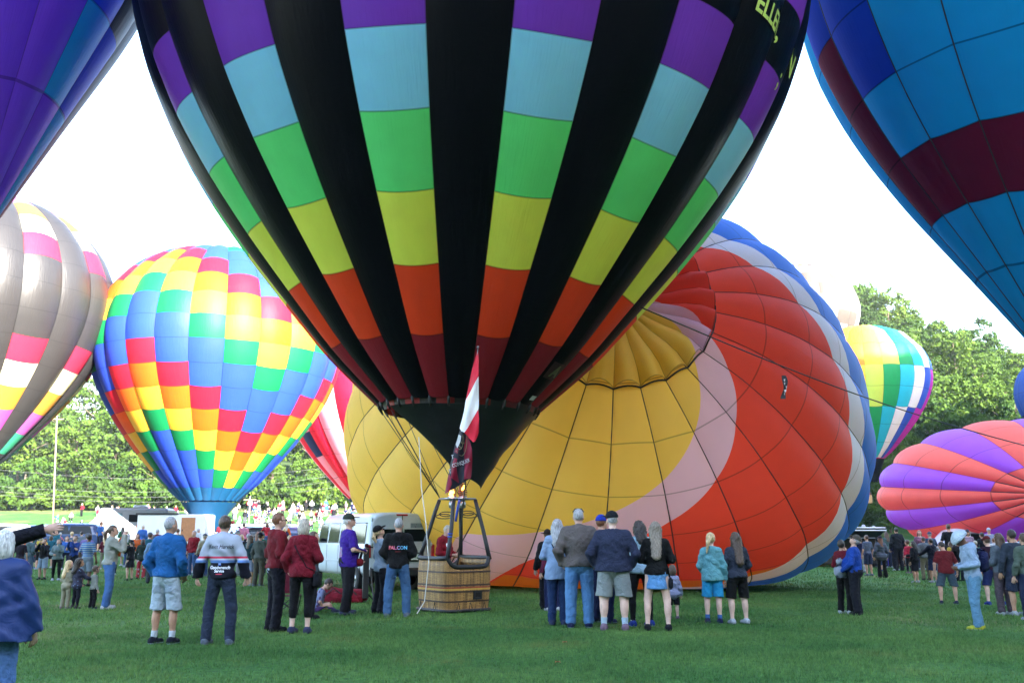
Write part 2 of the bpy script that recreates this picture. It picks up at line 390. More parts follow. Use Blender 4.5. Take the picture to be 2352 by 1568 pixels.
# --- lettering ring on the black balloon, above the violet row
def text_mesh(body, size, shear=0.0, bold=0.0, align='CENTER', spacing=1.0):
    cu = bpy.data.curves.new('lettering', 'FONT'); cu.body = body; cu.size = size; cu.align_x = align; cu.align_y = 'CENTER'
    cu.shear = shear; cu.offset = bold; cu.resolution_u = 3; cu.space_character = spacing
    o = bpy.data.objects.new('lettering', cu); COL.objects.link(o)
    bpy.context.view_layer.update()
    me = bpy.data.meshes.new_from_object(o.evaluated_get(bpy.context.evaluated_depsgraph_get()))
    bpy.data.objects.remove(o); bpy.data.curves.remove(cu)
    V = np.array([v.co[:] for v in me.vertices]).reshape(-1, 3); F = [tuple(p.vertices) for p in me.polygons]
    bpy.data.meshes.remove(me)
    return V, F
def ring_text(B, body, size, a_mid, z, mat, lift=.03):
    V, F = text_mesh(body, size, 0, .012)
    t = np.interp(z + V[:, 1], B.z, B.t)
    out = np.zeros_like(V)
    for i, (v, tt) in enumerate(zip(V, t)):
        r = np.interp(tt, B.t, B.r); a = a_mid + v[0] / r
        g = math.floor((a - B.ph) / B.d); a0 = B.ph + g * B.d; u = (a - a0) / B.d
        p = B.surf(np.array(a0), np.array(a0 + B.d), np.array(u), np.array(tt)); e = 1e-3
        du = B.surf(np.array(a0), np.array(a0 + B.d), np.array(u + e), np.array(tt)) - p
        dv = B.surf(np.array(a0), np.array(a0 + B.d), np.array(u), np.array(tt + .01)) - p
        n = np.cross(du, dv); n /= np.linalg.norm(n); out[i] = p + n * lift
    return obj('lettering', out, F, mat, B.root, False)
ring_text(BM, 'ELLEN,', .50, .047 + 4.13 * .2244, 10.55 - 13.3, LETTER)
ring_text(BM, 'N', .70, .047 + 5.55 * .2244, 10.7 - 13.3, LETTER)
ring_text(BM, ';', .6, .047 + 4.97 * .2244, 9.95 - 13.3, LETTER)
ring_text(BM, 'A', .30, .047 + 3.95 * .2244, 3.55 - 13.3, plain('patch_letter', (.10, .11, .05), .7))
PATCHRED = plain('patch_red', (.035, .006, .008), .7)
def ring_card(B, w, h, a_mid, z, mat, name):
    a0 = a_mid - w / 2 / np.interp(B.t_of_z(z), B.t, B.r); a1 = 2 * a_mid - a0
    t0 = B.t_of_z(z) - h / 2
    Pp = []; 
    for tt in (t0, t0 + h):
        for a in (a0, a_mid, a1):
            g = math.floor((a - B.ph) / B.d); b0 = B.ph + g * B.d
            p = B.surf(np.array(b0), np.array(b0 + B.d), np.array((a - b0) / B.d), np.array(tt)); n = np.array([math.sin(a), -math.cos(a), -.6]); n /= np.linalg.norm(n)
            Pp.append(p + n * .018)
    return obj(name, Pp, [(0, 1, 4, 3), (1, 2, 5, 4)], mat, B.root, False)
ring_card(BM, .42, .46, .047 + 3.95 * .2244, 3.55 - 13.3, PATCHRED, 'emblem_patch')
ring_card(BM, .16, .13, .047 + 4.0 * .2244, 3.0 - 13.3, plain('data_plate', (.55, .60, .62), .5), 'data_plate')

# --- blue, teal and dark red balloon, upper right
TEAL = nylon('teal_cloth', (.006, .25, .45), .42, seam=.6, spec=.04, rough=.8); ROYAL = nylon('royal_cloth', (.011, .036, .30), .4, seam=.6, spec=.04, rough=.8); DRED = nylon('dark_red_cloth', (.17, .006, .022), .4, seam=.6, spec=.03, rough=.8)
root = balloon_root((16.45, 23.0, MZ + 15.6), (R(3.2), R(6.8), 0), 'blue and teal balloon with dark red bands rising out of the picture at upper right')
B = Balloon(root, 8.2, 22, -1.614, bulge=.10, prof=PRE)
zr = [15.6 - 10.2, 6.3, 7.72, 9.18, 10.75, 12.5, 14.3, 16.1, 17.9, 19.6, 21.2]
rows = [0] + [B.t_of_z(z - 15.6) for z in zr[1:]] + [B.t[-1]]
def cb(g, k):
    tab = {2: {21: DRED, 0: DRED, 1: DRED, 2: DRED, 3: DRED}, 3: {21: DRED}, 4: {21: DRED, 0: ROYAL}, 5: {21: ROYAL, 0: ROYAL, 1: DRED}, 6: {0: DRED, 1: DRED, 2: DRED}, 7: {1: ROYAL, 2: DRED}}
    return tab.get(k, {}).get(g, TEAL)
B.build(rows, cb, view=math.atan2(16.4, 23), nu=8, nv=4, tape=DARK_TAPE, tape_r=.022)

# --- purple and teal balloon, upper left
PURP = nylon('purple_cloth', (.15, .045, .55), .42, seam=.5); TEAL2 = nylon('deep_teal_cloth', (.008, .33, .55), .42); BLUE2 = nylon('cobalt_cloth', (.012, .07, .52), .42); NAVY = nylon('navy_cloth', (.010, .018, .05), .2)
root = balloon_root((-16.3, 19.6, MZ + 17.9), (R(3.5), R(-17), 0), 'purple balloon with teal and blue blocks leaning into the picture at upper left')
B = Balloon(root, 8.2, 21, 1.773, bulge=.10, prof=PRE)
zr = [7.6, 8.68, 10.57, 12.59, 14.6, 16.6, 18.6, 20.6, 22.6]
rows = [0] + [B.t_of_z(z - 17.9) for z in zr[1:]] + [B.t[-1]]
def cp(g, k):
    c = (g + 1) % 21; c = c if c < 11 else c - 21               # 0 = outermost column in view, -1 next towards us
    j = k + c                                                   # diagonal steps
    if c > 1: return NAVY
    return PURP if j <= 0 else TEAL2 if j == 1 else BLUE2 if j == 2 else NAVY if j == 3 else PURP
B.build(rows, cp, view=math.atan2(-17.4, 19.6), nu=8, nv=4, lim=115)

# --- rainbow chequered balloon
CH = dict(b=nylon('check_blue', (.020, .060, .46), .3), l=nylon('check_blue', (.020, .060, .46), .3), g=nylon('check_green', (.005, .17, .055), .3), y=nylon('check_yellow', (.72, .42, .03), .3),
          o=nylon('check_orange', (.75, .10, .008), .3), r=nylon('check_red', (.50, .010, .03), .3), k=nylon('check_base', (.010, .09, .22), .3))
def balloon_at(px, py, Y, R0, gores, app_phase, label, group=None, bulge=.13, tilt=(0, 0, 0)):
    """px, py: picture point of the equator's centre; app_phase: seam angle seen from the camera, in degrees"""
    p = at(px, py, Y); r = balloon_root(p, tilt, label, group)
    b = Balloon(r, R0, gores, R(app_phase) - math.atan2(p.x, p.y), bulge); b.view0 = math.atan2(p.x, p.y); return b
def skirt(B, r0, z0, r1, z1, mat, n=24, gap=.12):
    mb = MB(); prof = [(r0 + (r1 - r0) * k / 5 - .05 * math.sin(math.pi * k / 5), z0 - gap + (z1 - z0 + gap) * k / 5) for k in range(6)]
    mb.lathe(prof, n); o = mb.build('skirt', mat, B.root, True); return o
WICK = plain('wicker_far', (.34, .20, .085), .8, var=.3, scale=12)
def far_basket(B, dx, dz, w=1.5, h=1.1, wires=None):
    mb = MB(); mb.box((dx, 0, dz + h / 2), (w, w * .8, h), 0, .06); o = mb.build('basket', WICK, B.root)
    m2 = MB(); m2.box((dx, 0, dz + h + .03), (w + .1, w * .8 + .1, .07), 0, .03); m2.build('rim', DARK_TAPE, o)
    m3 = MB()
    for sx in (-1, 1):
        for sy in (-1, 1): m3.tube([(dx + sx * w * .45, sy * w * .35, dz + h), (dx + sx * w * .3, sy * w * .25, dz + h + 1.0)], .03, 5)
    m3.build('upright', DARK_TAPE, o)
    m4 = MB()
    for k in range(10):
        a = k * math.pi / 5
        m4.tube([(wires[0] * math.sin(a), -wires[0] * math.cos(a), wires[1]), (dx + w * .3 * (1 if math.sin(a) > 0 else -1), -w * .25 * (1 if math.cos(a) > 0 else -1), dz + h + 1.0)], .012, 4)
    m4.build('flying_wires', DARK_TAPE, B.root)
B = balloon_at(503, 806, 62, 8.05, 24, -12.9, 'round sunlit balloon in a stepped rainbow chequer, behind the crowd')
row = [0, 1.15] + [1.15 + 1.455 * k for k in range(1, 40)]
row = [t for t in row if t < B.t[-1] - .5] + [B.t[-1]]
def cc(g, k):
    if k == 0: return CH['k']
    j = k - 1; zz = abs((g + 2) % 8 - 4) - 2
    q = j - zz
    return CH['b'] if q < 0 else CH['bgyorb'[q % 6]]
B.build(row, cc, view=B.view0, tape=None)
skirt(B, 1.78, B.z[0], .55, B.z[0] - 2.0, CH['k'])
far_basket(B, 0, -13.55, wires=(1.78, B.z[0]))

# --- grey balloon at the left edge
GREY = nylon('grey_cloth', (.032, .030, .031), .2, spec=.4, rough=.4); 
GC = dict(G=nylon('mint_cloth', (.04, .30, .17), .3), M=nylon('orchid_cloth', (.45, .09, .38), .3), Y=nylon('amber_cloth', (.60, .28, .04), .3), W=nylon('cream_cloth', (.85, .80, .48), .3), D=nylon('scarlet_cloth', (.48, .022, .055), .3), x=GREY)
B = balloon_at(-64, 705, 56, 8.1, 22, 16.5, 'grey balloon with columns of red, yellow, pink and green blocks at the left edge')
te = B.t_of_z(0) + .3
row = [te + 1.55 * k for k in range(-8, 9)]; pat = {0: 'x', 1: 'D', 2: 'W', 3: 'Y', 4: 'M', 5: 'G', -1: 'x', -2: 'x', -3: 'D', -4: 'W', -5: 'Y', -6: 'M', -7: 'G'}
ks = [k for k in range(-8, 9) if .3 < te + 1.55 * k < B.t[-1] - .5]
row = [0] + [te + 1.55 * k for k in ks] + [B.t[-1]]
B.build(row, lambda g, k: GC[pat.get(ks[0] - 1 + k, 'x')] if g % 2 == 0 else GREY, view=B.view0)

# --- pink and red striped balloon far behind
PK = [nylon('crimson_cloth', (.62, .012, .05), .35), nylon('pink_cloth', (.80, .42, .55), .35), nylon('indigo_cloth', (.015, .035, .13), .3)]
B = balloon_at(872, 890, 78, 8.0, 24, 3, 'pink and crimson striped balloon with navy base half hidden behind the yellow one', tilt=(0, R(-3), 0))
row = [0, 1.2] + [1.2 + 2.2 * k for k in range(1, 9)] + [B.t[-1]]
B.build(row, lambda g, k: PK[2] if k == 0 or (k == 3 and g % 8 == 3) else PK[g % 2], view=B.view0)
skirt(B, 1.75, B.z[0], .9, B.z[0] - 1.6, PK[2])

# --- white and brown chequered balloon in flight
WB = [nylon('white_cloth', (.33, .34, .35), .3), nylon('tan_cloth', (.085, .072, .062), .3), nylon('straw_cloth', (.30, .20, .06), .3)]
B = balloon_at(1834, 722, 138, 8.7, 20, 4, 'white balloon with tan checks in flight behind the blue edge of the lying balloon')
row = [2.0 * k for k in range(11) if 2.0 * k < B.t[-1] - .5] + [B.t[-1]]
B.build(row, lambda g, k: WB[0] if k % 3 == 0 or (g + k) % 3 == 0 else WB[1 + ((g + k) % 5 == 0)], view=B.view0)

# --- rainbow balloon lifting off on the right
RB = [nylon('rb_' + n, c, .35) for n, c in (('orange', (.85, .25, .02)), ('yellow', (.85, .60, .05)), ('chartreuse', (.50, .68, .10)), ('green', (.010, .30, .09)), ('cyan', (.02, .45, .62)), ('white', (.75, .78, .82)), ('blue', (.03, .09, .50)), ('magenta', (.45, .02, .38)))]
B = balloon_at(1983, 872, 120, 8.2, 24, 2, 'balloon in slanting rainbow stripes lifting off before the wooded hill')
zb = [B.z[0], -6.5, -2.2, 2.0, 5.0]
row = [B.t_of_z(zb[0]), B.t_of_z(-8.4), B.t_of_z(-6.3), B.t_of_z(-4.3), B.t_of_z(-1.9), B.t_of_z(.6), B.t_of_z(3.4), B.t[-1]]
off = [3, 3, 3, 2, 2, 1, 1]
B.build(row, lambda g, k: RB[max(0, min(7, (g if g < 12 else g - 24) + off[k]))], view=B.view0)
skirt(B, 1.85, B.z[0], .8, B.z[0] - 3.0, BLK)
far_basket(B, -1.0, -15.9, wires=(1.85, B.z[0])); LIFT = B
# --- navy balloon at the right edge
NV = [nylon('navy_rim_cloth', (.02, .07, .30), .3), NAVY]
B = balloon_at(2479, 905, 128, 7.9, 20, 0, 'blue and navy balloon at the right edge of the picture, over the trees')
row = [0, 3, 6, 9, 12, 15, B.t[-1]]
B.build(row, lambda g, k: NV[0] if k > 2 else NV[1], view=B.view0)

# ------------------------------------------------------------------ the two envelopes still lying on the grass
def swirl_mat():
    key = ('nylon', 'swirl')
    m = nylon('swirl', (1, 1, 1), .5, seam=.42, crease=.12)
    N, L = m.node_tree.nodes, m.node_tree.links
    uv = N.new('ShaderNodeUVMap'); uv.uv_map = 'Polar'; sp = N.new('ShaderNodeSeparateXYZ'); L.new(uv.outputs[0], sp.inputs[0])
    a = N.new('ShaderNodeMath'); a.operation = 'MULTIPLY_ADD'; a.inputs[1].default_value = 0.0; L.new(sp.outputs['Y'], a.inputs[0]); L.new(sp.outputs['X'], a.inputs[2])
    f = N.new('ShaderNodeMath'); f.operation = 'FRACT'; L.new(a.outputs[0], f.inputs[0])
    cr = N.new('ShaderNodeValToRGB'); cr.color_ramp.interpolation = 'CONSTANT'; e = cr.color_ramp.elements
    YE, RE, PI_, WH, BL = (.95, .67, .12), (.95, .085, .045), (.86, .58, .76), (.80, .83, .98), (.035, .20, .85)
    st = [(0, RE), (76, PI_), (97, YE), (225, RE), (255, BL), (342, WH)]
    while len(e) < len(st): e.new(.5)
    for k, (p, c) in enumerate(st): e[k].position = p / 360; e[k].color = (*c, 1)
    L.new(f.outputs[0], cr.inputs['Fac'])
    g1 = N.new('ShaderNodeMath'); g1.operation = 'GREATER_THAN'; g1.inputs[1].default_value = 71 / 90; L.new(sp.outputs['Y'], g1.inputs[0])
    g2 = N.new('ShaderNodeMath'); g2.operation = 'LESS_THAN'; g2.inputs[1].default_value = 76 / 360; L.new(f.outputs[0], g2.inputs[0])
    g3 = N.new('ShaderNodeMath'); g3.operation = 'MULTIPLY'; L.new(g1.outputs[0], g3.inputs[0]); L.new(g2.outputs[0], g3.inputs[1])
    mx = N.new('ShaderNodeMixRGB'); mx.inputs[2].default_value = (.85, .24, .02, 1); L.new(g3.outputs[0], mx.inputs[0]); L.new(cr.outputs[0], mx.inputs[1])
    nb = [n for n in N if n.type == 'MIX_RGB' and n.blend_type == 'MULTIPLY'][0]
    mm = N.new('ShaderNodeMixRGB'); mm.blend_type = 'MULTIPLY'; mm.inputs[0].default_value = 1
    src = nb.inputs[1].links[0].from_socket; L.new(src, mm.inputs[2]); L.new(mx.outputs[0], mm.inputs[1]); L.new(mm.outputs[0], nb.inputs[1])
    return m
class Lying(Balloon):
    def frame(s, C, axis, squash=1.0, h=.795, low=-2.9):
        ax = Vector(axis).normalized(); e1 = Vector((0, 0, 1)).cross(ax).normalized(); dn = ax.cross(e1)
        s.M = np.array([e1[:], (-dn)[:], ax[:]]); s.C = np.array(C, float); s.sq = squash; s.h = h; s.low = low
    def to_world(s, P):
        W = P @ s.M
        W[..., 2] *= s.sq
        W = W + s.C
        g = ground_z(W[..., 0], W[..., 1]) + .03
        d = W[..., 2] - g; top = s.C[2] - g; low = s.low
        t = np.clip((d - low) / (top - low), 0.0, 1)
        sd = np.where(d < top, top * t ** ((top - low) / top), d)                     # the underside sags and spreads on the turf
        k = np.clip(-d, 0, 4) * .10
        W[..., 2] = g + sd
        dirx = W[..., 0] - s.C[0]; diry = W[..., 1] - s.C[1]; L_ = np.maximum(np.hypot(dirx, diry), .1)
        W[..., 0] += dirx / L_ * k; W[..., 1] += diry / L_ * k
        return W - s.C
    def surf(s, a0, a1, u, t): return s.to_world(Balloon.surf(s, a0, a1, u, t))
    def polar(s, a0, a1, uv, t0, t1):
        a = a0 + (a1 - a0) * uv[:, 0]; t = t0 + (t1 - t0) * uv[:, 1]
        c = np.arctan2(np.interp(t, s.t, s.r) / s.R0, np.interp(t, s.t, s.z) / (s.h * s.R0))
        th = np.degrees(a) % 360; w = sstep(180, 212, th) * (1 - sstep(318, 345, th)); cd = np.degrees(c)
        phi = (th - 2.08 * (cd * (1 - w) + np.minimum(cd, 57) * w)) / 360
        if phi.max() - phi.min() > .6: phi = np.where(phi < phi.max() - .5, phi + 1, phi)
        return np.stack([phi, c / (math.pi / 2)], 1)
    def t_of_c(s, c):
        cs = np.degrees(np.arctan2(s.r / s.R0, s.z / (s.h * s.R0))); return float(np.interp(-c, -cs, s.t))
    def panel(s, name, g, t0, t1, mat, nu, nv, parent=None, out=None):
        a0, a1 = s.ang(g), s.ang(g + 1)
        P, F, uv, Nn = patch(out or s.surf, a0, a1, t0, t1, nu, nv)
        me = cloth_mesh(name, [(P, F, uv, Nn)], mat)
        pl = me.uv_layers.new(name='Polar'); pl.data.foreach_set('uv', s.polar(a0, a1, uv, t0, t1)[F.ravel()].astype(np.float32).ravel())
        return link(name, me, parent or s.root)
    def tapes(s, mat, t0, t1, r, n=30, name='load_tape', only=None):
        for g in range(s.n):
            if only and not only(g): continue
            P = s.surf(s.ang(g), s.ang(g + 1), np.zeros(n), np.linspace(t0, t1, n))
            mb = MB(); mb.tube([tuple(p) for p in P], r, 5, False); mb.build(name, mat, s.root, True)
SW = swirl_mat()
C = at(1385, 1001, 35.0)
root = balloon_root(C, (0, 0, 0), 'huge yellow, red and white swirl balloon lying on its side, crown towards us')
LY = Lying(root, 9.5, 24, R(4), bulge=.10); LY.frame(C, (-.03, -.905, .42), low=-3.3)
cs = [132, 118, 105, 93, 81, 70, 59, 48, 37.5, 27, 16.5]
ts = [LY.t_of_c(c) for c in cs]
for g in range(24):
    for k in range(len(ts) - 1):
        if cs[k + 1] < 100: LY.panel('panel', g, ts[k], ts[k + 1], SW, 6, 4)
    LY.panel('gore', g, LY.t[0], ts[2], SW, 5, 6); LY.panel('crown_gore', g, ts[-1], LY.t[-1], SW, 3, 4)
def vent_out(a0, a1, u, t):
    P = LY.surf(a0, a1, u, t); k = np.clip((LY.t[-1] - t) / (LY.t[-1] - LY.t_of_c(16)), 0, 1)
    puff = (.06 + .20 * np.sin(np.pi * np.clip(k, 0, 1) ** 4) + (.10 + .22 * k ** 6) * (1 - (2 * u - 1) ** 2) * k)
    return P + puff[..., None] * np.array([-.03, -.905, .42])
for g in range(24): LY.panel('vent_panel', g, LY.t_of_c(17.3), LY.t[-1], SW, 6, 6, out=vent_out)
for g in range(24):
    P_ = LY.surf(LY.ang(g), LY.ang(g + 1), np.linspace(0, 1, 7), np.full(7, LY.t_of_c(17.4))) + np.array([-.03, -.905, .42]) * (.05 + .08 * np.sin(np.pi * np.linspace(0, 1, 7)))[:, None]
    MB().tube([tuple(q) for q in P_], .03, 5, False).build('vent_edge', DARK_TAPE, root, True)
LY.tapes(DARK_TAPE, ts[1], LY.t[-1], .017)

CORAL = nylon('coral_cloth', (.92, .17, .12), .5); LILAC = nylon('lilac_cloth', (.38, .11, .72), .5)
C = at(2350, 1130, 60.0)
root = balloon_root(C, (0, 0, 0), 'coral and purple striped balloon half filled on the grass, behind the far van')
LC = Lying(root, 8.5, 18, R(-4), bulge=.15); LC.frame(C, (-.28, -.93, -.10), squash=.53, low=-1.3)
tv = LC.t_of_c(20); segs = [LC.t_of_c(c) for c in (125, 100, 78, 58, 38)] + [tv]
for g in range(18):
    for k in range(len(segs) - 1): LC.panel('panel', g, segs[k], segs[k + 1], CORAL if g % 2 else LILAC, 6, 4)
    LC.panel('gore', g, LC.t[0], segs[0], CORAL if g % 2 else LILAC, 4, 4)
    LC.panel('vent_panel', g, tv, LC.t[-1], CORAL, 4, 4)
LC.tapes(DARK_TAPE, tv, LC.t[-1], .035)
# ------------------------------------------------------------------ trees
def leaf_mat(name, col, tint):
    key = ('leaf', name)
    m, N, L, P = _new(name)
    tc = N.new('ShaderNodeTexCoord'); nz = N.new('ShaderNodeTexNoise'); nz.inputs['Scale'].default_value = .35; nz.inputs['Detail'].default_value = 3
    L.new(tc.outputs['Object'], nz.inputs['Vector'])
    n2 = N.new('ShaderNodeTexNoise'); n2.inputs['Scale'].default_value = 2.2; n2.inputs['Detail'].default_value = 2; L.new(tc.outputs['Object'], n2.inputs['Vector'])
    oi = N.new('ShaderNodeObjectInfo')
    cr = N.new('ShaderNodeValToRGB'); e = cr.color_ramp.elements; e[0].position = .3; e[1].position = .7
    e[0].color = (*[c * .7 for c in col], 1); e[1].color = (*[min(1, c * 1.3) for c in col], 1); L.new(nz.outputs['Fac'], cr.inputs['Fac'])
    mx = N.new('ShaderNodeMixRGB'); mx.inputs[2].default_value = (*tint, 1); L.new(cr.outputs[0], mx.inputs[1])
    ml = N.new('ShaderNodeMath'); ml.operation = 'MULTIPLY'; ml.inputs[1].default_value = .85; L.new(oi.outputs['Random'], ml.inputs[0]); L.new(ml.outputs[0], mx.inputs[0])
    hs = N.new('ShaderNodeHueSaturation'); L.new(mx.outputs[0], hs.inputs['Color'])
    mr = N.new('ShaderNodeMapRange'); mr.inputs['To Min'].default_value = .65; mr.inputs['To Max'].default_value = 1.4; L.new(n2.outputs['Fac'], mr.inputs['Value']); L.new(mr.outputs[0], hs.inputs['Value'])
    L.new(hs.outputs[0], P.inputs['Base Color']); P.inputs['Roughness'].default_value = .75; P.inputs['Specular IOR Level'].default_value = .1
    tr = N.new('ShaderNodeBsdfTranslucent'); L.new(hs.outputs[0], tr.inputs['Color'])
    ms = N.new('ShaderNodeMixShader'); ms.inputs[0].default_value = .3; L.new(P.outputs[0], ms.inputs[1]); L.new(tr.outputs[0], ms.inputs[2])
    L.new(ms.outputs[0], N['Material Output'].inputs['Surface']); return m
LEAF = [leaf_mat('oak_leaves', (.036, .078, .010), (.066, .108, .014)), leaf_mat('poplar_leaves', (.060, .102, .013), (.042, .085, .014)), leaf_mat('dark_leaves', (.024, .056, .010), (.040, .076, .013))]
BARK = plain('bark', (.12, .095, .07), .9, spec=.1, var=.35, scale=3)
def leaf_quads(C, Nrm, size, r):
    n = len(C)
    a = r.normal(size=(n, 3)); a -= (a * Nrm).sum(1, keepdims=True) * Nrm; a /= np.linalg.norm(a, axis=1, keepdims=True) + 1e-9
    b = np.cross(Nrm, a); s = size[:, None]
    el = r.uniform(.55, 1.0, (n, 1))
    V = np.stack([C - a * s - b * s * el * .5, C + a * s * .15 - b * s * el, C + a * s + b * s * el * .35, C - a * s * .2 + b * s * el], 1).reshape(-1, 3)
    return V, np.arange(4 * n).reshape(n, 4)
def crown_mesh(name, r, H, base, rad, nclump, per, leaf, mat, lean=0.0):
    cs = []
    hc = (H - base) / 2
    for k in range(nclump):
        d = r.normal(size=3); d /= np.linalg.norm(d); q = r.uniform(.35, 1.0) ** .6
        w = 1.0 if d[2] > -.3 else .75
        cs.append((d[0] * rad * q * w, d[1] * rad * q * w, base + hc + d[2] * hc * q * .92, rad * r.uniform(.20, .40)))
    V = []; Nn = []; S = []
    for x, y, z, c in cs:
        d = r.normal(size=(per, 3)); d /= np.linalg.norm(d, axis=1, keepdims=True); d[:, 2] = np.abs(d[:, 2]) * np.where(r.random(per) < .72, 1, -1)
        q = r.uniform(.55, 1.08, (per, 1))
        V.append(np.array([x, y, z]) + d * q * c * np.array([1.15, 1.15, .8]))
        nn = d + r.normal(size=(per, 3)) * .45; nn /= np.linalg.norm(nn, axis=1, keepdims=True); Nn.append(nn); S.append(r.uniform(.6, 1.25, per) * leaf)
    V, F = leaf_quads(np.concatenate(V), np.concatenate(Nn), np.concatenate(S), r)
    return mesh(name, V, F, [mat], None, False)
def trunk_mesh(r, H, base, rad):
    mb = MB(); x, y = r.uniform(-.3, .3, 2)
    mb.tube([(0, 0, -.6), (x * .3, y * .3, base * .5), (x, y, base + (H - base) * .45), (x * 1.4, y * 1.3, H * .86)], [H * .019, H * .015, H * .009, .04], 7, False)
    for k in range(6):
        z = base * .7 + (H * .75 - base * .7) * k / 6; a = r.uniform(0, 6.28); l = rad * r.uniform(.5, .85)
        mb.tube([(x * z / H, y * z / H, z), (l * .5 * math.cos(a), l * .5 * math.sin(a), z + l * .35), (l * math.cos(a), l * math.sin(a), z + l * .6)], [H * .008, H * .005, .03], 5, False)
    return mesh('trunk', mb.V, mb.F, [BARK])
VAR = []
rt_ = np.random.default_rng(11)
for k, (H, b, rad, n, lf, mi) in enumerate([(15, 2.2, 4.6, 46, .36, 0), (18, 3, 5.2, 52, .40, 0), (13, 1.2, 4.4, 42, .34, 1), (17, 2.5, 4.2, 44, .36, 1), (14, 1.6, 4.8, 46, .36, 2), (19, 4, 4.6, 48, .38, 2), (11, .8, 4.0, 36, .32, 0), (16, 2, 5.4, 54, .40, 1)]):
    VAR.append((crown_mesh('crown', rt_, H, b, rad, n, 46, lf, LEAF[mi]), trunk_mesh(rt_, H, b, rad), H))
KIND = ['deep green tree', 'tall green tree', 'low yellowish tree', 'slender yellowish tree', 'dark rounded tree', 'tall dark tree', 'short bushy tree', 'broad yellowish tree']
def sector(x, y):
    px = CX + FPX * x / y
    for lim, txt in ((60, 'at the far left edge'), (130, 'left of the tall thin pole'), (190, 'right of the tall thin pole'), (240, 'between the grey and rainbow balloons'), (330, 'behind the left flank of the rainbow balloon'), (420, 'behind the tip of the rainbow balloon, left'), (560, 'behind the tip of the rainbow balloon'), (640, 'just right of the rainbow balloon tip'), (720, 'left of the pink balloon'), (1000, 'behind the pink balloon'),
                     (1930, 'behind the white balloon'), (2010, 'above the rainbow balloon lifting off'), (2080, 'right above the rainbow balloon lifting off'), (2140, 'right of the rainbow balloon lifting off'), (2210, 'over the left half of the coral balloon'), (2280, 'over the middle of the coral balloon'), (3000, 'at the right edge over the coral balloon')):
        if px < lim: return txt
def tree(x, y, v, s, where, group, sink=.3):
    where = where + ', ' + sector(x, y)
    t = empty('tree', (x, y, float(ground_z(x, y)) - sink), random.uniform(0, 6.28), KIND[v] + ' ' + where, 'tree', group)
    t.scale = (s, s, s * random.uniform(.92, 1.12))
    link('crown', VAR[v][0], t); link('trunk', VAR[v][1], t)
# left wood, above the grass bank
for row, (y0, dx) in enumerate(((157, 6.4), (165, 6.8), (174, 7.0), (184, 7.4), (196, 8.4))):
    x = -98 - row * 6
    while x < -12 + row * 2:
        xx = x + random.uniform(-1.8, 1.8); yy = y0 + random.uniform(-2.6, 2.6)
        v = random.choice((0, 2, 3, 6, 7, 4, 0, 1) if row else (6, 2, 6, 4, 0, 2))
        if -60 < CX + FPX * xx / yy < 815: tree(xx, yy, v, random.uniform(.8, 1.12) * (.72 if row == 0 else 1.0), ('in the front row' if row == 0 else 'in the middle rows' if row < 3 else 'high in the back rows'), 'trees of the wood on the left')
        x += dx
# right hill
y = 121.0
while y < 204:
    x = 32 + (y - 121) * .12
    while x < 128:
        xx = x + random.uniform(-2.3, 2.3); yy = y + random.uniform(-2.4, 2.4); px = 1176 + 2137 * xx / yy
        if 1860 < px < 2400:
            v = random.choice((0, 1, 2, 3, 4, 5, 7, 7))
            tree(xx, yy, v, random.uniform(.42, .74), ('low' if yy < 136 else 'halfway up' if yy < 166 else 'high') + ' on the hill', 'trees on the wooded hill at the right')
        x += 5.0
    y += 4.9
# bushes at the foot of the left wood
BUSH = [crown_mesh('foliage', rt_, 2.6 + .5 * k, .1, 1.7 + .2 * k, 18, 40, .2, LEAF[k % 3]) for k in range(3)]
for k in range(46):
    x = -90 + 1.75 * k + random.uniform(-1, 1); y = 152.5 + random.uniform(-2.0, 2.2)
    if not -30 < CX + FPX * x / y < 812: continue
    b = empty('bush', (x, y, float(ground_z(x, y)) - .1), random.uniform(0, 6), 'green bush below the wood, ' + sector(x, y), 'bush', 'bushes at the foot of the wood'); link('foliage', BUSH[k % 3], b); b.scale = (1.3, 1.3, random.uniform(1.1, 1.9))
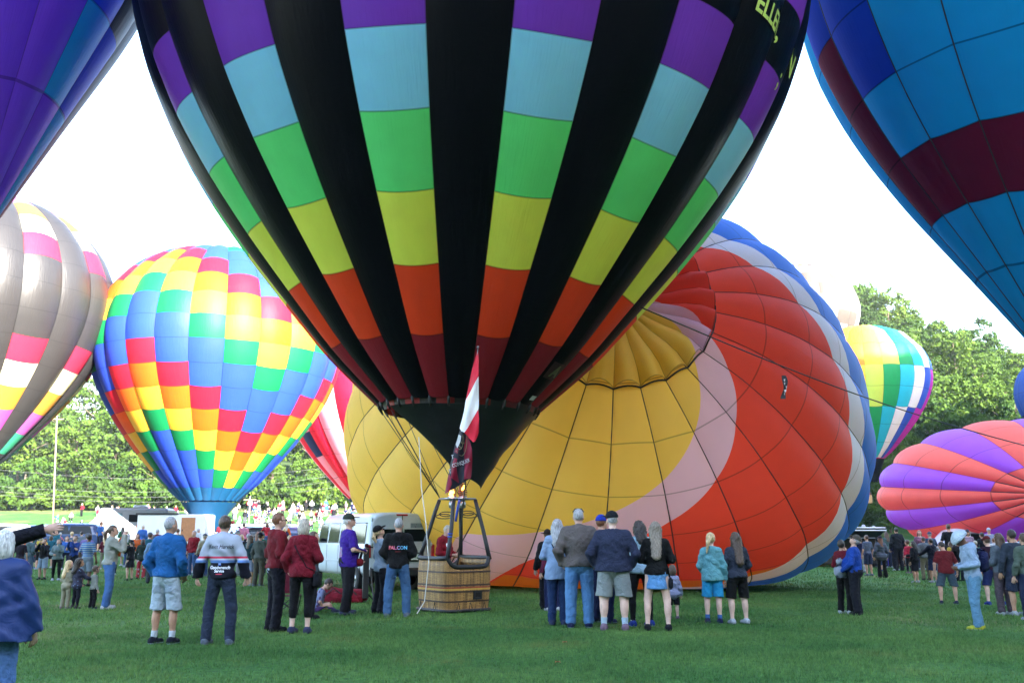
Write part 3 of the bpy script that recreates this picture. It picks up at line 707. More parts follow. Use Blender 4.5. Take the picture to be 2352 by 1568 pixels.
# ------------------------------------------------------------------ gear of the black balloon
bpy.context.view_layer.update()
MI = root_main.matrix_world.inverted()
def wb(mb, name, mat, parent=root_main, smooth=True):
    mb.V = [tuple(MI @ Vector(v)) for v in mb.V]; return mb.build(name, mat, parent, smooth)
PAD = plain('black_padding', (.012, .012, .014), .55, spec=.4, bump=.3, bscale=25)
STEEL = plain('frame_steel', (.30, .31, .33), .35, metal=.9)
ROPEW = plain('white_rope', (.55, .54, .50), .8)
def wicker_mat():
    m, N, L, P = _new('wicker_weave')
    uv = N.new('ShaderNodeUVMap'); uv.uv_map = 'UVMap'
    bt = N.new('ShaderNodeTexBrick'); bt.offset = .5; bt.inputs['Scale'].default_value = 1.0
    bt.inputs['Brick Width'].default_value = .05; bt.inputs['Row Height'].default_value = .017; bt.inputs['Mortar Size'].default_value = .0035; bt.inputs['Mortar Smooth'].default_value = .6
    bt.inputs['Color1'].default_value = (.50, .29, .085, 1); bt.inputs['Color2'].default_value = (.36, .19, .05, 1); bt.inputs['Mortar'].default_value = (.05, .028, .012, 1)
    L.new(uv.outputs[0], bt.inputs['Vector'])
    mp = N.new('ShaderNodeMapping'); mp.inputs['Scale'].default_value = (34, 1.2, 1); L.new(uv.outputs[0], mp.inputs[0])
    nz = N.new('ShaderNodeTexNoise'); nz.inputs['Scale'].default_value = 1; nz.inputs['Detail'].default_value = 4; L.new(mp.outputs[0], nz.inputs['Vector'])
    cr = N.new('ShaderNodeValToRGB'); cr.color_ramp.elements[0].position = .38; cr.color_ramp.elements[0].color = (.62, .58, .52, 1); cr.color_ramp.elements[1].position = .6; cr.color_ramp.elements[1].color = (1.25, 1.2, 1.1, 1)
    L.new(nz.outputs['Fac'], cr.inputs['Fac'])
    mx = N.new('ShaderNodeMixRGB'); mx.blend_type = 'MULTIPLY'; mx.inputs[0].default_value = 1; L.new(bt.outputs['Color'], mx.inputs[1]); L.new(cr.outputs[0], mx.inputs[2])
    L.new(mx.outputs[0], P.inputs['Base Color']); P.inputs['Roughness'].default_value = .55
    iv = N.new('ShaderNodeMath'); iv.operation = 'SUBTRACT'; iv.inputs[0].default_value = 1; L.new(bt.outputs['Fac'], iv.inputs[1])
    bp = N.new('ShaderNodeBump'); bp.inputs['Strength'].default_value = .8; bp.inputs['Distance'].default_value = .012; L.new(iv.outputs[0], bp.inputs['Height']); L.new(bp.outputs[0], P.inputs['Normal'])
    return m
WICKER = wicker_mat()
BC = Vector((-1.28, 21.15, float(ground_z(-1.28, 21.15)))); BYAW = R(38); BW = .61
def perim(s, k, n=48):
    """point k of a rounded square of half width s, yawed like the basket"""
    a = 2 * math.pi * k / n - math.pi / 4; c, d = math.cos(a), math.sin(a); e = .28
    x = s * math.copysign(abs(c) ** e, c); y = s * math.copysign(abs(d) ** e, d)
    return (BC.x + x * math.cos(BYAW) - y * math.sin(BYAW), BC.y + x * math.sin(BYAW) + y * math.cos(BYAW))
NP = 48
def rim_h(k):                                                # the wall dips between the corners on the side to the camera's right
    f = (k % NP) / NP; 
    q = abs(((f + .0) * 4) % 1 - .5) * 2
    side = int(f * 4 + .0) % 4
    return 1.15 - (.20 if side in (1, 3) else .02) * (1 - q ** 2.2)
V = []; F = []; UV = []
zs = [0, .04, .12, .3, .5, .7, .85, 1.0]
for j, zf in enumerate(zs + [1.0, .9]):
    inner = j >= len(zs); sz = BW * (.97 + .06 * math.sin(math.pi * min(zf, 1) * .8)) - (.05 if inner else 0)
    for k in range(NP):
        h = rim_h(k) - .02; z = .07 + (h - .07) * zf
        x, y = perim(sz, k, NP); V.append((x, y, BC.z + z)); UV.append((k / NP * 4.8, z))
for j in range(len(zs) + 1):
    for k in range(NP): F.append((NP * j + k, NP * j + (k + 1) % NP, NP * (j + 1) + (k + 1) % NP, NP * (j + 1) + k))
F.append(tuple(range(NP)))
me = mesh('basket', [tuple(MI @ Vector(v)) for v in V], F, [WICKER]); ul = me.uv_layers.new(name='UVMap')
for p in me.polygons:
    us = [UV[me.loops[l].vertex_index] for l in p.loop_indices]; wrap = max(u[0] for u in us) - min(u[0] for u in us) > 2
    for l, u in zip(p.loop_indices, us): ul.data[l].uv = (u[0] + (4.8 if wrap and u[0] < 2 else 0), u[1])
basket = link('basket', me, root_main)
mb = MB(); mb.tube([(*perim(BW * .985, k, NP), BC.z + rim_h(k)) for k in range(NP + 1)], .05, 8, False); wb(mb, 'padded_rim', PAD, basket)
BAND = plain('dark_band_cane', (.055, .028, .02), .6); BANDR = plain('red_band_cane', (.30, .06, .02), .6); BANDY = plain('yellow_band_cane', (.50, .30, .05), .6)
for z, hh, m in ((.85, .035, BAND), (.575, .035, BAND), (.525, .03, BANDR), (.49, .03, BANDY), (.44, .04, BAND), (.24, .03, BAND)):
    mb = MB(); n0 = NP
    for zz in (z - hh / 2, z + hh / 2):
        s_ = BW * (.97 + .06 * math.sin(math.pi * zz / 1.13 * .8)) + .006
        mb.V += [(*perim(s_, k, NP), BC.z + zz) for k in range(NP)]
    mb.F = [(k, (k + 1) % NP, NP + (k + 1) % NP, NP + k) for k in range(NP)]; mb.I = [0] * NP
    wb(mb, 'woven_band', m, basket)
mb = MB(); mb.tube([(*perim(BW * 1.02, k, NP), BC.z + .05) for k in range(NP + 1)], .035, 6, False); wb(mb, 'base_runner', PAD, basket)
def face_pt(side, u, z, out=.0):
    """side 0: the wall seen on the right, side 1: the wall on the left; u runs along it in metres"""
    a = BYAW + (0 if side == 0 else -math.pi / 2); n = Vector((math.sin(a), -math.cos(a), 0)); t = Vector((math.cos(a), math.sin(a), 0))
    s_ = BW * (.97 + .06 * math.sin(math.pi * z / 1.13 * .8))
    return BC + n * (s_ + out) + t * u + Vector((0, 0, z))
mb = MB()
c0 = [face_pt(0, u, z, .004) for u, z in ((.08, .27), (.30, .27), (.30, .46), (.08, .46))]; c1 = [face_pt(0, u, z, .03) for u, z in ((.08, .27), (.30, .27), (.30, .46), (.08, .46))]
ci = [face_pt(0, u, z, .03) for u, z in ((.125, .315), (.255, .315), (.255, .415), (.125, .415))]; cj = [face_pt(0, u, z, .002) for u, z in ((.125, .315), (.255, .315), (.255, .415), (.125, .415))]
mb.add(c0 + c1 + ci + cj, [(k, (k + 1) % 4, 4 + (k + 1) % 4, 4 + k) for k in range(4)] + [(4 + k, 4 + (k + 1) % 4, 8 + (k + 1) % 4, 8 + k) for k in range(4)] + [(8 + k, 8 + (k + 1) % 4, 12 + (k + 1) % 4, 12 + k) for k in range(4)])
wb(mb, 'step_hole_frame', PAD, basket, False)
mb = MB(); mb.add([face_pt(0, u, z, .0045) for u, z in ((.12, .31), (.26, .31), (.26, .42), (.12, .42))], [(0, 1, 2, 3)]); wb(mb, 'step_hole_sheet', plain('painted_hole_shade', (.012, .009, .007), .9), basket, False)  # flat dark sheet on the closed wall, painted as the hole's inner shade
for side, us in ((0, (-.30, .02, .38)), (1, (-.35, .2))):
    for u in us:
        mb = MB(); mb.tube([face_pt(side, u - .06, .03, .03), face_pt(side, u - .01, .22, .02), face_pt(side, u + .05, .03, .03)], .008, 5)
        mb.box(face_pt(side, u, .05, .04), (.13, .06, .05), BYAW if side == 0 else BYAW - math.pi / 2, .02)
        wb(mb, 'rope_handle', PAD, basket)
# uprights, burner frame, burner
FC = Vector((-1.235, 21.3, 0)); FS = .29
def corner(s_, i, c):
    sx, sy = ((-1, -1), (1, -1), (1, 1), (-1, 1))[i]; x, y = sx * s_, sy * s_
    return Vector((c.x + x * math.cos(BYAW) - y * math.sin(BYAW), c.y + x * math.sin(BYAW) + y * math.cos(BYAW), 0))
ZF = 2.34
frame = None
mb = MB(); cs = [corner(FS, i, FC) + Vector((0, 0, ZF)) for i in range(4)]
for i in range(4): mb.tube([cs[i], cs[(i + 1) % 4]], .022, 8)
mb.tube([(cs[0] + cs[1]) / 2, (cs[2] + cs[3]) / 2], .018, 6)
frame = wb(mb, 'burner_frame', STEEL)
for i in range(4):
    a = corner(BW * .92, i, BC) + Vector((0, 0, BC.z + 1.1)); b = cs[i]; m_ = a.lerp(b, .5) + Vector((.012, 0, 0))
    mb = MB(); mb.tube([a, a.lerp(b, .25) + Vector((.006, 0, 0)), m_, a.lerp(b, .8), b + Vector((0, 0, -.02))], [.05, .046, .044, .046, .042], 9); wb(mb, 'padded_upright', PAD, frame)
COPPER = plain('burner_coil', (.22, .13, .08), .3, metal=.9); BLUE = plain('blue_strap', (.02, .06, .34), .5)
for sx in (-1, 1):
    c = FC + Vector((sx * .12, 0, 0)); mb = MB(); pts = []
    for k in range(91):
        a = k * 2 * math.pi / 13; z = ZF + .07 + .30 * k / 90; r_ = .085 + .01 * math.sin(k * .07); pts.append((c.x + r_ * math.cos(a), c.y + r_ * math.sin(a), z))
    mb.tube(pts, .013, 5); coil = wb(mb, 'burner_coil', COPPER)
    mb = MB(); mb.lathe([(.055, ZF - .05), (.09, ZF), (.10, ZF + .05), (.05, ZF + .07)], 14, (c.x, c.y, 0)); mb.box((c.x, c.y, ZF - .13), (.12, .10, .16), BYAW, .02); wb(mb, 'burner_block', STEEL, coil)
FL, N_, L_, P_ = _new('burner_flame')
P_.inputs['Base Color'].default_value = (.9, .3, .05, 1); P_.inputs['Emission Color'].default_value = (1, .26, .03, 1); P_.inputs['Emission Strength'].default_value = 2.2
for k in range(11):
    z = ZF + .05 + .34 * (k / 16) ** 1.1; q = -.12 if k < 8 else .12
    mb = MB(); rr = random.uniform(.018, .034) * (1.3 - k / 20); x = FC.x + q * (1 if True else 1) + random.uniform(-.055, .055); y = FC.y - .08 + random.uniform(-.03, .02)
    mb.lathe([(.001, z - rr * 1.3), (rr * .8, z - rr * .6), (rr, z), (rr * .55, z + rr), (.001, z + rr * 2.2)], 7, (x, y, 0)); wb(mb, 'flame', FL, frame)
mb = MB()
for sgn in (-1, 1):
    for rz in range(2):
        cc_ = FC + Vector((sgn * (.24 + .05 * rz), -.12, 0)); pts = []
        for k in range(15):
            a = k / 14 * 2 * math.pi; pts.append((cc_.x + sgn * .15 * math.cos(a) * (1 + .2 * rz), cc_.y + .05 * math.sin(2 * a), ZF - .34 - .05 * rz + .05 * math.sin(a) + (.0 if sgn < 0 else .02)))
        mb.tube(pts, .011, 5, False)
wb(mb, 'fuel_hose', PAD, frame)
for i, zz in ((0, 1.62), (0, 1.56)):
    mb = MB(); a = corner(BW * .92, i, BC) + Vector((0, 0, BC.z + 1.1)); p = a.lerp(cs[i], (zz - 1.1) / (ZF - 1.1)); mb.tube([p - Vector((0, 0, .015)), p + Vector((0, 0, .015))], .056, 10); wb(mb, 'blue_strap', BLUE, frame)
mb = MB(); mb.tube([FC + Vector((.07, -.1, ZF + .03)), FC + Vector((.02, -.16, ZF - .2)), FC + Vector((-.02, -.2, ZF - .5))], .03, 6); wb(mb, 'blue_strap', BLUE, frame)
# mouth: tabs, flying wires, scoop
ZM = BM.z[0]; RM = float(np.interp(0, BM.t, BM.r))
def mouth(a, dz=0.0, dr=0.0):
    r_ = RM + dr; return root_main.matrix_world @ Vector((r_ * math.sin(a), -r_ * math.cos(a), ZM + dz))
for g in range(28):
    a = BM.ang(g); mb = MB(); mb.tube([mouth(a, .03), mouth(a, -.1, -.04), mouth(a, -.2, -.1)], [.028, .035, .022], 6); wb(mb, 'mouth_tab', PAD)
    if R(-52) < (a + math.pi) % (2 * math.pi) - math.pi < R(140): continue
    low = cs[int(((math.degrees(a) + 90 - 38) % 360) // 90) % 4] if False else min(cs, key=lambda c: (c - mouth(a)).length)
    mb = MB(); mb.tube([mouth(a, -.18, -.1), low + Vector((0, 0, .03))], .009, 5); wb(mb, 'flying_wire', PAD)
mb = MB(); nb = 56
for dz in (.06, -.05, -.16): mb.V += [mouth(2 * math.pi * k / nb, dz, -.10 + dz * .3) for k in range(nb)]
mb.F = [(nb * j + k, nb * j + (k + 1) % nb, nb * (j + 1) + (k + 1) % nb, nb * (j + 1) + k) for j in range(2) for k in range(nb)]; mb.I = [(0 if (k // 2) % 2 else 1) for j in range(2) for k in range(nb)]
wb(mb, 'mouth_band', [plain('nomex_red', (.26, .012, .014), .6), PAD])
V = []; F = []; nu_, nv_ = 40, 14
for j in range(nv_ + 1):
    for i in range(nu_ + 1):
        f = i / nu_; v = j / nv_; a = R(-54 + 166 * f); a2 = R(-25 + 135 * f)
        top = mouth(a, -.14, -.06); bot = Vector((FC.x + .42 * math.sin(a2) + .10, FC.y - .34 * math.cos(a2), 2.98 - .46 * f ** .8))
        p = top.lerp(bot, v); k = math.sin(math.pi * v)
        p += Vector((math.sin(a), -math.cos(a), 0)) * (-.10 * k + .012 * math.sin(17 * v + 9 * f) * k * f * 2)
        V.append(p); 
for j in range(nv_):
    for i in range(nu_): F.append((j * (nu_ + 1) + i, j * (nu_ + 1) + i + 1, (j + 1) * (nu_ + 1) + i + 1, (j + 1) * (nu_ + 1) + i))
mb = MB(); mb.V = V; mb.F = F; mb.I = [0] * len(F)
SCOOP = plain('scoop_cloth', (.006, .0065, .010), .45, spec=.4, bump=.5, bscale=1.6, stretch=(1, 1, 4), var=.3)
wb(mb, 'scoop', SCOOP)
# drop line on the left, crown line with a banner on the right
tag(MB().tube([at(962, 1003, 20.6), at(968, 1120, 20.5), at(978, 1200, 20.4), at(985, 1290, 20.2), at(975, 1380, 20.3), at(958, 1408, 19.6)], .011, 5).build('drop_line', ROPEW, None, True), 'thin white rope hanging from the black balloon beside its basket', 'rope')
p0, p1 = at(1470, 705, 20.0), at(2420, 1040, 26.0)
pts = [p0.lerp(p1, k / 24) - Vector((0, 0, .28 * math.sin(math.pi * k / 24))) for k in range(25)]
crown = MB().tube(pts, .016, 5).build('crown_line', PAD, None, True); tag(crown, 'long dark crown line stretching to the right in front of the swirl balloon', 'rope')
b0 = at(1800, 862, 22.2); V = []; F = []
for j in range(9):
    w = .05 + .012 * math.sin(j); z = b0.z - .57 * j / 8; dx = .03 * math.sin(j * .55) - .015 * j / 8
    V += [(b0.x + dx - w, b0.y + .02 * math.sin(j), z), (b0.x + dx + w, b0.y - .03 * math.sin(j * .8), z)]
F = [(2 * j, 2 * j + 1, 2 * j + 3, 2 * j + 2) for j in range(8)]
ban = obj('banner', V, F, plain('banner_black', (.012, .012, .02), .5), None); tag(ban, 'small black banner with white marks hanging from the dark crown line', 'banner')
mb = MB()
for j, (u0, u1) in enumerate(((.3, .7), (.15, .5), (.5, .85), (.2, .8), (.35, .6))):
    z = b0.z - .10 - .085 * j; x = b0.x + .02 * math.sin(j); mb.add([(x - .05 + .1 * u0, b0.y - .045, z), (x - .05 + .1 * u1, b0.y - .045, z + .01), (x - .05 + .1 * u1 - .01, b0.y - .045, z - .05), (x - .05 + .1 * u0 + .015, b0.y - .045, z - .06)], [(3, 2, 1, 0)])
mb.build('white_marks', plain('banner_white', (.5, .5, .52), .6), ban)

# flags on a pole that leans out of the basket
FY = 18.1
def fp(cx, cy, dy=0.0):
    p = at((1450 + .4464 * cx) / 1.7415, (1350 + .4464 * cy) / 1.7415, FY); p.y += dy
    return p
pole_top = fp(1034, 98, -.01); pole_bot = Vector((BC.x + .12, BC.y - .72, BC.z + 1.0))
flag = empty('flag', pole_bot, 0, 'red and white flag hanging above a black and red club flag reading CONQUER', 'flag')
def fobj(name, V, F, mat, parent=flag, smooth=True): return obj(name, [tuple(Vector(v) - pole_bot) for v in V], F, mat, parent, smooth)
mb = MB(); mb.tube([pole_bot, pole_bot.lerp(pole_top, .5) + Vector((0, 0, .04)), pole_top], [.016, .013, .010], 6); mb.box(pole_top + Vector((0, 0, .02)), (.04, .04, .06), 0, .01)
fobj('pole', mb.V, mb.F, plain('pole_grey', (.10, .10, .11), .4, metal=.5))
def strip(name, left, right, mat, n=10, nu=8, fold=.05, ph=0.0, dy=0.0, parent=flag):
    def samp(P, f):
        d = np.concatenate([[0], np.cumsum([math.hypot(P[i + 1][0] - P[i][0], P[i + 1][1] - P[i][1]) for i in range(len(P) - 1)])]); t = f * d[-1]
        return np.interp(t, d, [p[0] for p in P]), np.interp(t, d, [p[1] for p in P])
    V = []; F = []
    for j in range(n + 1):
        (lx, ly), (rx, ry) = samp(left, j / n), samp(right, j / n)
        for i in range(nu + 1):
            u = i / nu; x, y = lx + (rx - lx) * u, ly + (ry - ly) * u
            V.append(fp(x, y, dy + fold_y(x, y, fold, ph)))
    F = [(j * (nu + 1) + i, (j + 1) * (nu + 1) + i, (j + 1) * (nu + 1) + i + 1, j * (nu + 1) + i + 1) for j in range(n) for i in range(nu)]
    return fobj(name, V, F, mat, parent)
def fold_y(x, y, fold=.05, ph=0.0): return fold * math.sin((x + y * .25) * .055 + ph) + .03 * math.sin((x - y * .6) * .03)
FRED = nylon('flag_red', (.62, .02, .045), .25, seam=0); FWHT = nylon('flag_white', (.78, .78, .80), .25, seam=0)
def nouv(o):
    o.data.uv_layers.new(name='UVMap'); n = len(o.data.loops); uv = np.zeros((n, 2), np.float32)
    vi = np.zeros(n, np.int32); o.data.loops.foreach_get('vertex_index', vi); co = np.array([v.co[:] for v in o.data.vertices]); uv[:, 0] = .5 + .0 * vi; uv[:] = np.clip(.2 + .1 * (co[vi][:, [0, 2]]), .03, .97)
    o.data.uv_layers[0].data.foreach_set('uv', uv.ravel()); return o
nouv(strip('red_cloth', [(1028, 108), (985, 260), (955, 400), (935, 500), (925, 556)], [(1036, 108), (1040, 200), (1040, 280), (1041, 320), (1041, 350)], FRED))
nouv(strip('white_cloth', [(925, 556), (912, 640), (890, 730), (874, 790), (870, 820), (885, 838), (915, 852)], [(1041, 350), (1041, 420), (1041, 500), (1042, 560), (1040, 625), (1038, 635), (1037, 640)], FWHT))
nouv(strip('red_cloth', [(915, 852), (940, 880), (965, 910), (992, 938)], [(1037, 640), (1045, 730), (1042, 850), (1010, 930)], FRED))
FBLK = nylon('club_flag_black', (.010, .011, .018), .1, seam=0); FDRED = nylon('club_flag_red', (.20, .010, .03), .2, seam=0)
nouv(strip('club_cloth', [(872, 825), (850, 890), (822, 960), (790, 1110), (765, 1230), (735, 1400)], [(930, 862), (960, 905), (975, 960), (985, 1080), (978, 1200), (970, 1255)], FBLK, n=16, nu=10, dy=.06))
dd = .045
nouv(strip('red_stripe', [(930, 872), (905, 985), (915, 1130), (912, 1270)], [(948, 890), (982, 1000), (983, 1100), (970, 1255)], FDRED, dy=dd))
nouv(strip('red_stripe', [(822, 1075), (800, 1140), (792, 1230), (788, 1250)], [(850, 1085), (840, 1150), (850, 1230), (862, 1300)], FDRED, dy=dd))
nouv(strip('red_stripe', [(772, 1215), (757, 1290), (737, 1395)], [(790, 1250), (800, 1310), (780, 1375)], FDRED, dy=dd))
GOLD = plain('club_gold', (.20, .17, .09), .6); GREYL = plain('club_grey', (.33, .32, .33), .6)
def flag_line(pts, w, mat, name, dy=.03):
    V = []
    for i, (x, y) in enumerate(pts):
        a = pts[min(i + 1, len(pts) - 1)]; b = pts[max(i - 1, 0)]; tx, ty = a[0] - b[0], a[1] - b[1]; l = math.hypot(tx, ty); nx, ny = -ty / l * w, tx / l * w
        V += [fp(x + nx, y + ny, dy + fold_y(x, y)), fp(x - nx, y - ny, dy + fold_y(x, y))]
    fobj(name, V, [(2 * i, 2 * i + 1, 2 * i + 3, 2 * i + 2) for i in range(len(pts) - 1)], mat)
flag_line([(884 + 50 * math.cos(a), 905 + 150 * math.sin(a)) for a in np.linspace(-.25, 1.9, 14)], 2.2, GOLD, 'crest_ring')
flag_line([(872 + 30 * math.cos(a), 905 + 95 * math.sin(a)) for a in np.linspace(-.3, 1.9, 12)], 2.2, GOLD, 'crest_ring')
nouv(strip('crest_panel', [(860, 865), (850, 905), (832, 950)], [(885, 880), (880, 930), (848, 990)], GREYL, n=4, nu=3, dy=.035)); nouv(strip('crest_panel', [(832, 985), (822, 1020)], [(862, 985), (850, 1040)], FDRED, n=4, nu=3, dy=.035))
def flag_text(s, cx, cy, size, rot, mat):
    V, F = text_mesh(s, 1.0, 0, .02); c, d = math.cos(rot), math.sin(rot); W = []
    for v in V:
        x, y = v[0] * size * .80, -v[1] * size * 1.15; X, Y = cx + x * c - y * d, cy + x * d + y * c
        W.append(fp(X, Y, .028 + fold_y(X, Y)))
    fobj('lettering', W, F, mat, flag, False)
flag_text('CONQUER', 882, 1123, 42, R(-20), GREYL); flag_text('T', 781, 1195, 44, R(-14), GREYL); flag_text('T', 806, 1068, 44, R(-10), GREYL)
flag_text('F', 877, 980, 34, R(-45), GOLD); flag_text('C', 898, 942, 34, R(-70), GOLD); flag_text('Y', 845, 1020, 30, R(-30), GOLD)
# ------------------------------------------------------------------ people: bodies and clothes grown from distance fields
def surface_nets(f, lo, hi, h):
    lo = np.array(lo, float); hi = np.array(hi, float)
    n = np.maximum(np.ceil((hi - lo) / h).astype(int) + 1, 3)
    ax = [lo[i] + h * np.arange(n[i]) for i in range(3)]
    G = np.stack(np.meshgrid(*ax, indexing='ij'), -1)
    D = f(G.reshape(-1, 3)).reshape(n)
    D[0], D[-1] = np.maximum(D[0], h * .3), np.maximum(D[-1], h * .3)
    D[:, 0], D[:, -1] = np.maximum(D[:, 0], h * .3), np.maximum(D[:, -1], h * .3); D[:, :, 0], D[:, :, -1] = np.maximum(D[:, :, 0], h * .3), np.maximum(D[:, :, -1], h * .3)
    S = D < 0
    c = [S[i:n[0] - 1 + i, j:n[1] - 1 + j, k:n[2] - 1 + k] for i in (0, 1) for j in (0, 1) for k in (0, 1)]
    cnt = sum(x.astype(np.int8) for x in c); act = (cnt > 0) & (cnt < 8)
    idx = -np.ones(act.shape, np.int64); ai = np.argwhere(act); idx[act] = np.arange(len(ai))
    acc = np.zeros((len(ai), 3)); w = np.zeros(len(ai))
    offs = [(i, j, k) for i in (0, 1) for j in (0, 1) for k in (0, 1)]
    dv = {o: D[ai[:, 0] + o[0], ai[:, 1] + o[1], ai[:, 2] + o[2]] for o in offs}
    for a in offs:
        for d in range(3):
            if a[d]: continue
            b = list(a); b[d] = 1; b = tuple(b)
            da, db = dv[a], dv[b]; m = (da < 0) != (db < 0)
            t = np.where(m, da / np.where(m, da - db, 1), 0)
            p = np.tile(np.array(a, float), (len(ai), 1)); p[:, d] += t
            acc[m] += p[m]; w[m] += 1
    V = lo + h * (ai + acc / np.maximum(w, 1)[:, None])
    Fs = []
    for d in range(3):
        e = [1, 1, 1]; sl0 = [slice(1, n[i] - 1) for i in range(3)]; sl0[d] = slice(0, n[d] - 1); sl1 = list(sl0); sl1[d] = slice(1, n[d])
        A, B_ = S[tuple(sl0)], S[tuple(sl1)]
        for flip, m in ((False, A & ~B_), (True, ~A & B_)):
            q = np.argwhere(m)
            if not len(q): continue
            q = q + np.array([1 if i != d else 0 for i in range(3)])
            u, v = (d + 1) % 3, (d + 2) % 3
            def g(du, dv_):
                r_ = q.copy(); r_[:, u] -= du; r_[:, v] -= dv_; return idx[r_[:, 0], r_[:, 1], r_[:, 2]]
            f4 = np.stack([g(1, 1), g(0, 1), g(0, 0), g(1, 0)], 1)
            Fs.append(f4[:, ::-1] if flip else f4)
    F = np.concatenate(Fs) if Fs else np.zeros((0, 4), int)
    return V, F[(F >= 0).all(1)]
def seg(p, a, b, ra, rb, sq=None):
    a = np.asarray(a, float); b = np.asarray(b, float); ab = b - a
    t = np.clip(((p - a) @ ab) / max(ab @ ab, 1e-9), 0, 1); q = p - (a + t[:, None] * ab)
    if sq is not None: q = q / np.asarray(sq)
    return np.linalg.norm(q, axis=1) - (ra + (rb - ra) * t)
def ell(p, c, r):
    r = np.asarray(r, float); q = (p - np.asarray(c, float)) / r; k = np.linalg.norm(q, axis=1); k2 = np.linalg.norm(q / r, axis=1)
    return k * (k - 1) / np.maximum(k2, 1e-6)
def smin(a, b, k=.03):
    h = np.clip(.5 + .5 * (b - a) / k, 0, 1); return b + (a - b) * h - k * h * (1 - h)
def wr(p, f, s):                                            # cheap cloth folds
    x, y, z = p[:, 0] * f, p[:, 1] * f, p[:, 2] * f
    return (np.sin(x * 1.3 + 1.7 * np.sin(z * .8 + s) + s) * np.sin(z * 1.9 + 1.3 * np.sin(x * 1.1 + 2 * s) + y) + .6 * np.sin(2.3 * z + 1.9 * x + 3 * s + 1.5 * np.sin(y * 2 + z)))
# hands: palm, four unequal bent fingers, thumb; grown once, placed on each wrist
def hand_mesh(curl):
    def f(p):
        d = ell(p, (0, 0, -.045), (.040, .017, .050))
        for k, (x, l, r_) in enumerate(((-.030, .066, .0088), (-.010, .076, .0094), (.011, .071, .0091), (.030, .056, .0080))):
            a = np.array([x, 0, -.082]); b = a + np.array([x * .12, math.sin(curl) * l * .5, -math.cos(curl) * l * .5]); c = b + np.array([0, math.sin(curl * 2.2) * l * .5, -math.cos(curl * 2.2) * l * .5])
            d = np.minimum(smin(d, seg(p, a, b, r_ * 1.08, r_, None), .006), seg(p, b, c, r_, r_ * .8))
        a = np.array([-.034, .004, -.03]); b = np.array([-.060, .022, -.062]); c = np.array([-.058, .034, -.090])
        d = smin(d, np.minimum(seg(p, a, b, .013, .011), seg(p, b, c, .011, .009)), .008)
        return smin(d, seg(p, (0, 0, .03), (0, 0, -.03), .026, .028, (1, .75, 1)), .02)
    V, F = surface_nets(f, (-.085, -.035, -.185), (.06, .11, .045), .0068); return V, F
HANDS = {'relaxed': hand_mesh(.35), 'grip': hand_mesh(1.0), 'flat': hand_mesh(.08)}
def skin_mat(name, col): return plain('skin_' + name, col, .55, spec=.35, var=.10, scale=14)
SKIN = dict(fair=skin_mat('fair', (.46, .27, .20)), pale=skin_mat('pale', (.55, .36, .29)), tan=skin_mat('tan', (.36, .20, .13)), brown=skin_mat('brown', (.13, .065, .04)))
EYEM = plain('eye', (.03, .022, .02), .2); LIP = plain('lips', (.36, .12, .11), .5)
def cloth(name, col, rough=.85, bump=.25, bs=35, st=(1, 1, 1)): return plain('cloth_' + name, col, rough, spec=.2, var=.14, scale=6, bump=bump, bscale=bs, stretch=st, fold=.55)
def hairm(name, col): return plain('hair_' + name, col, .45, spec=.45, var=.55, scale=28, bump=.6, bscale=45, stretch=(3.2, 3.2, .28))
HAIR = dict(grey=hairm('grey', (.26, .26, .27)), white=hairm('white', (.52, .50, .47)), blonde=hairm('blonde', (.46, .33, .17)), ash=hairm('ash', (.32, .28, .22)), brown=hairm('brown', (.06, .034, .02)), dark=hairm('dark', (.022, .015, .012)), auburn=hairm('auburn', (.13, .05, .022)), streak=hairm('streak', (.17, .135, .10)))
POSE = {   # elbow, wrist (right arm; mirrored for the left), unit body 1.75 m facing +Y
    'side': ((.262, -.03, 1.12), (.285, .05, .87)), 'away': ((.30, -.04, 1.14), (.36, .02, .90)), 'pocket': ((.262, -.075, 1.14), (.235, .06, .95)), 'kangaroo': ((.262, -.05, 1.14), (.115, .155, 1.02)),
    'hold': ((.265, -.01, 1.14), (.10, .24, 1.10)), 'low': ((.26, .00, 1.13), (.12, .20, .96)), 'phone': ((.23, .20, 1.20), (.07, .30, 1.50)), 'camera': ((.25, .22, 1.25), (.06, .24, 1.55)),
    'behind': ((.29, -.12, 1.15), (.12, -.16, 1.0)), 'out': ((.24, .22, 1.18), (.18, .46, 1.12)), 'fwd': ((.23, .27, 1.40), (.20, .53, 1.42)), 'up': ((.26, .14, 1.52), (.16, .22, 1.74)), 'hip': ((.36, -.07, 1.17), (.185, .03, 1.05)), 'reach': ((.22, .29, 1.50), (.20, .55, 1.585)), 'cross': ((.27, .04, 1.16), (-.06, .21, 1.20)), 'down': ((.27, .0, 1.12), (.26, .12, .86))}
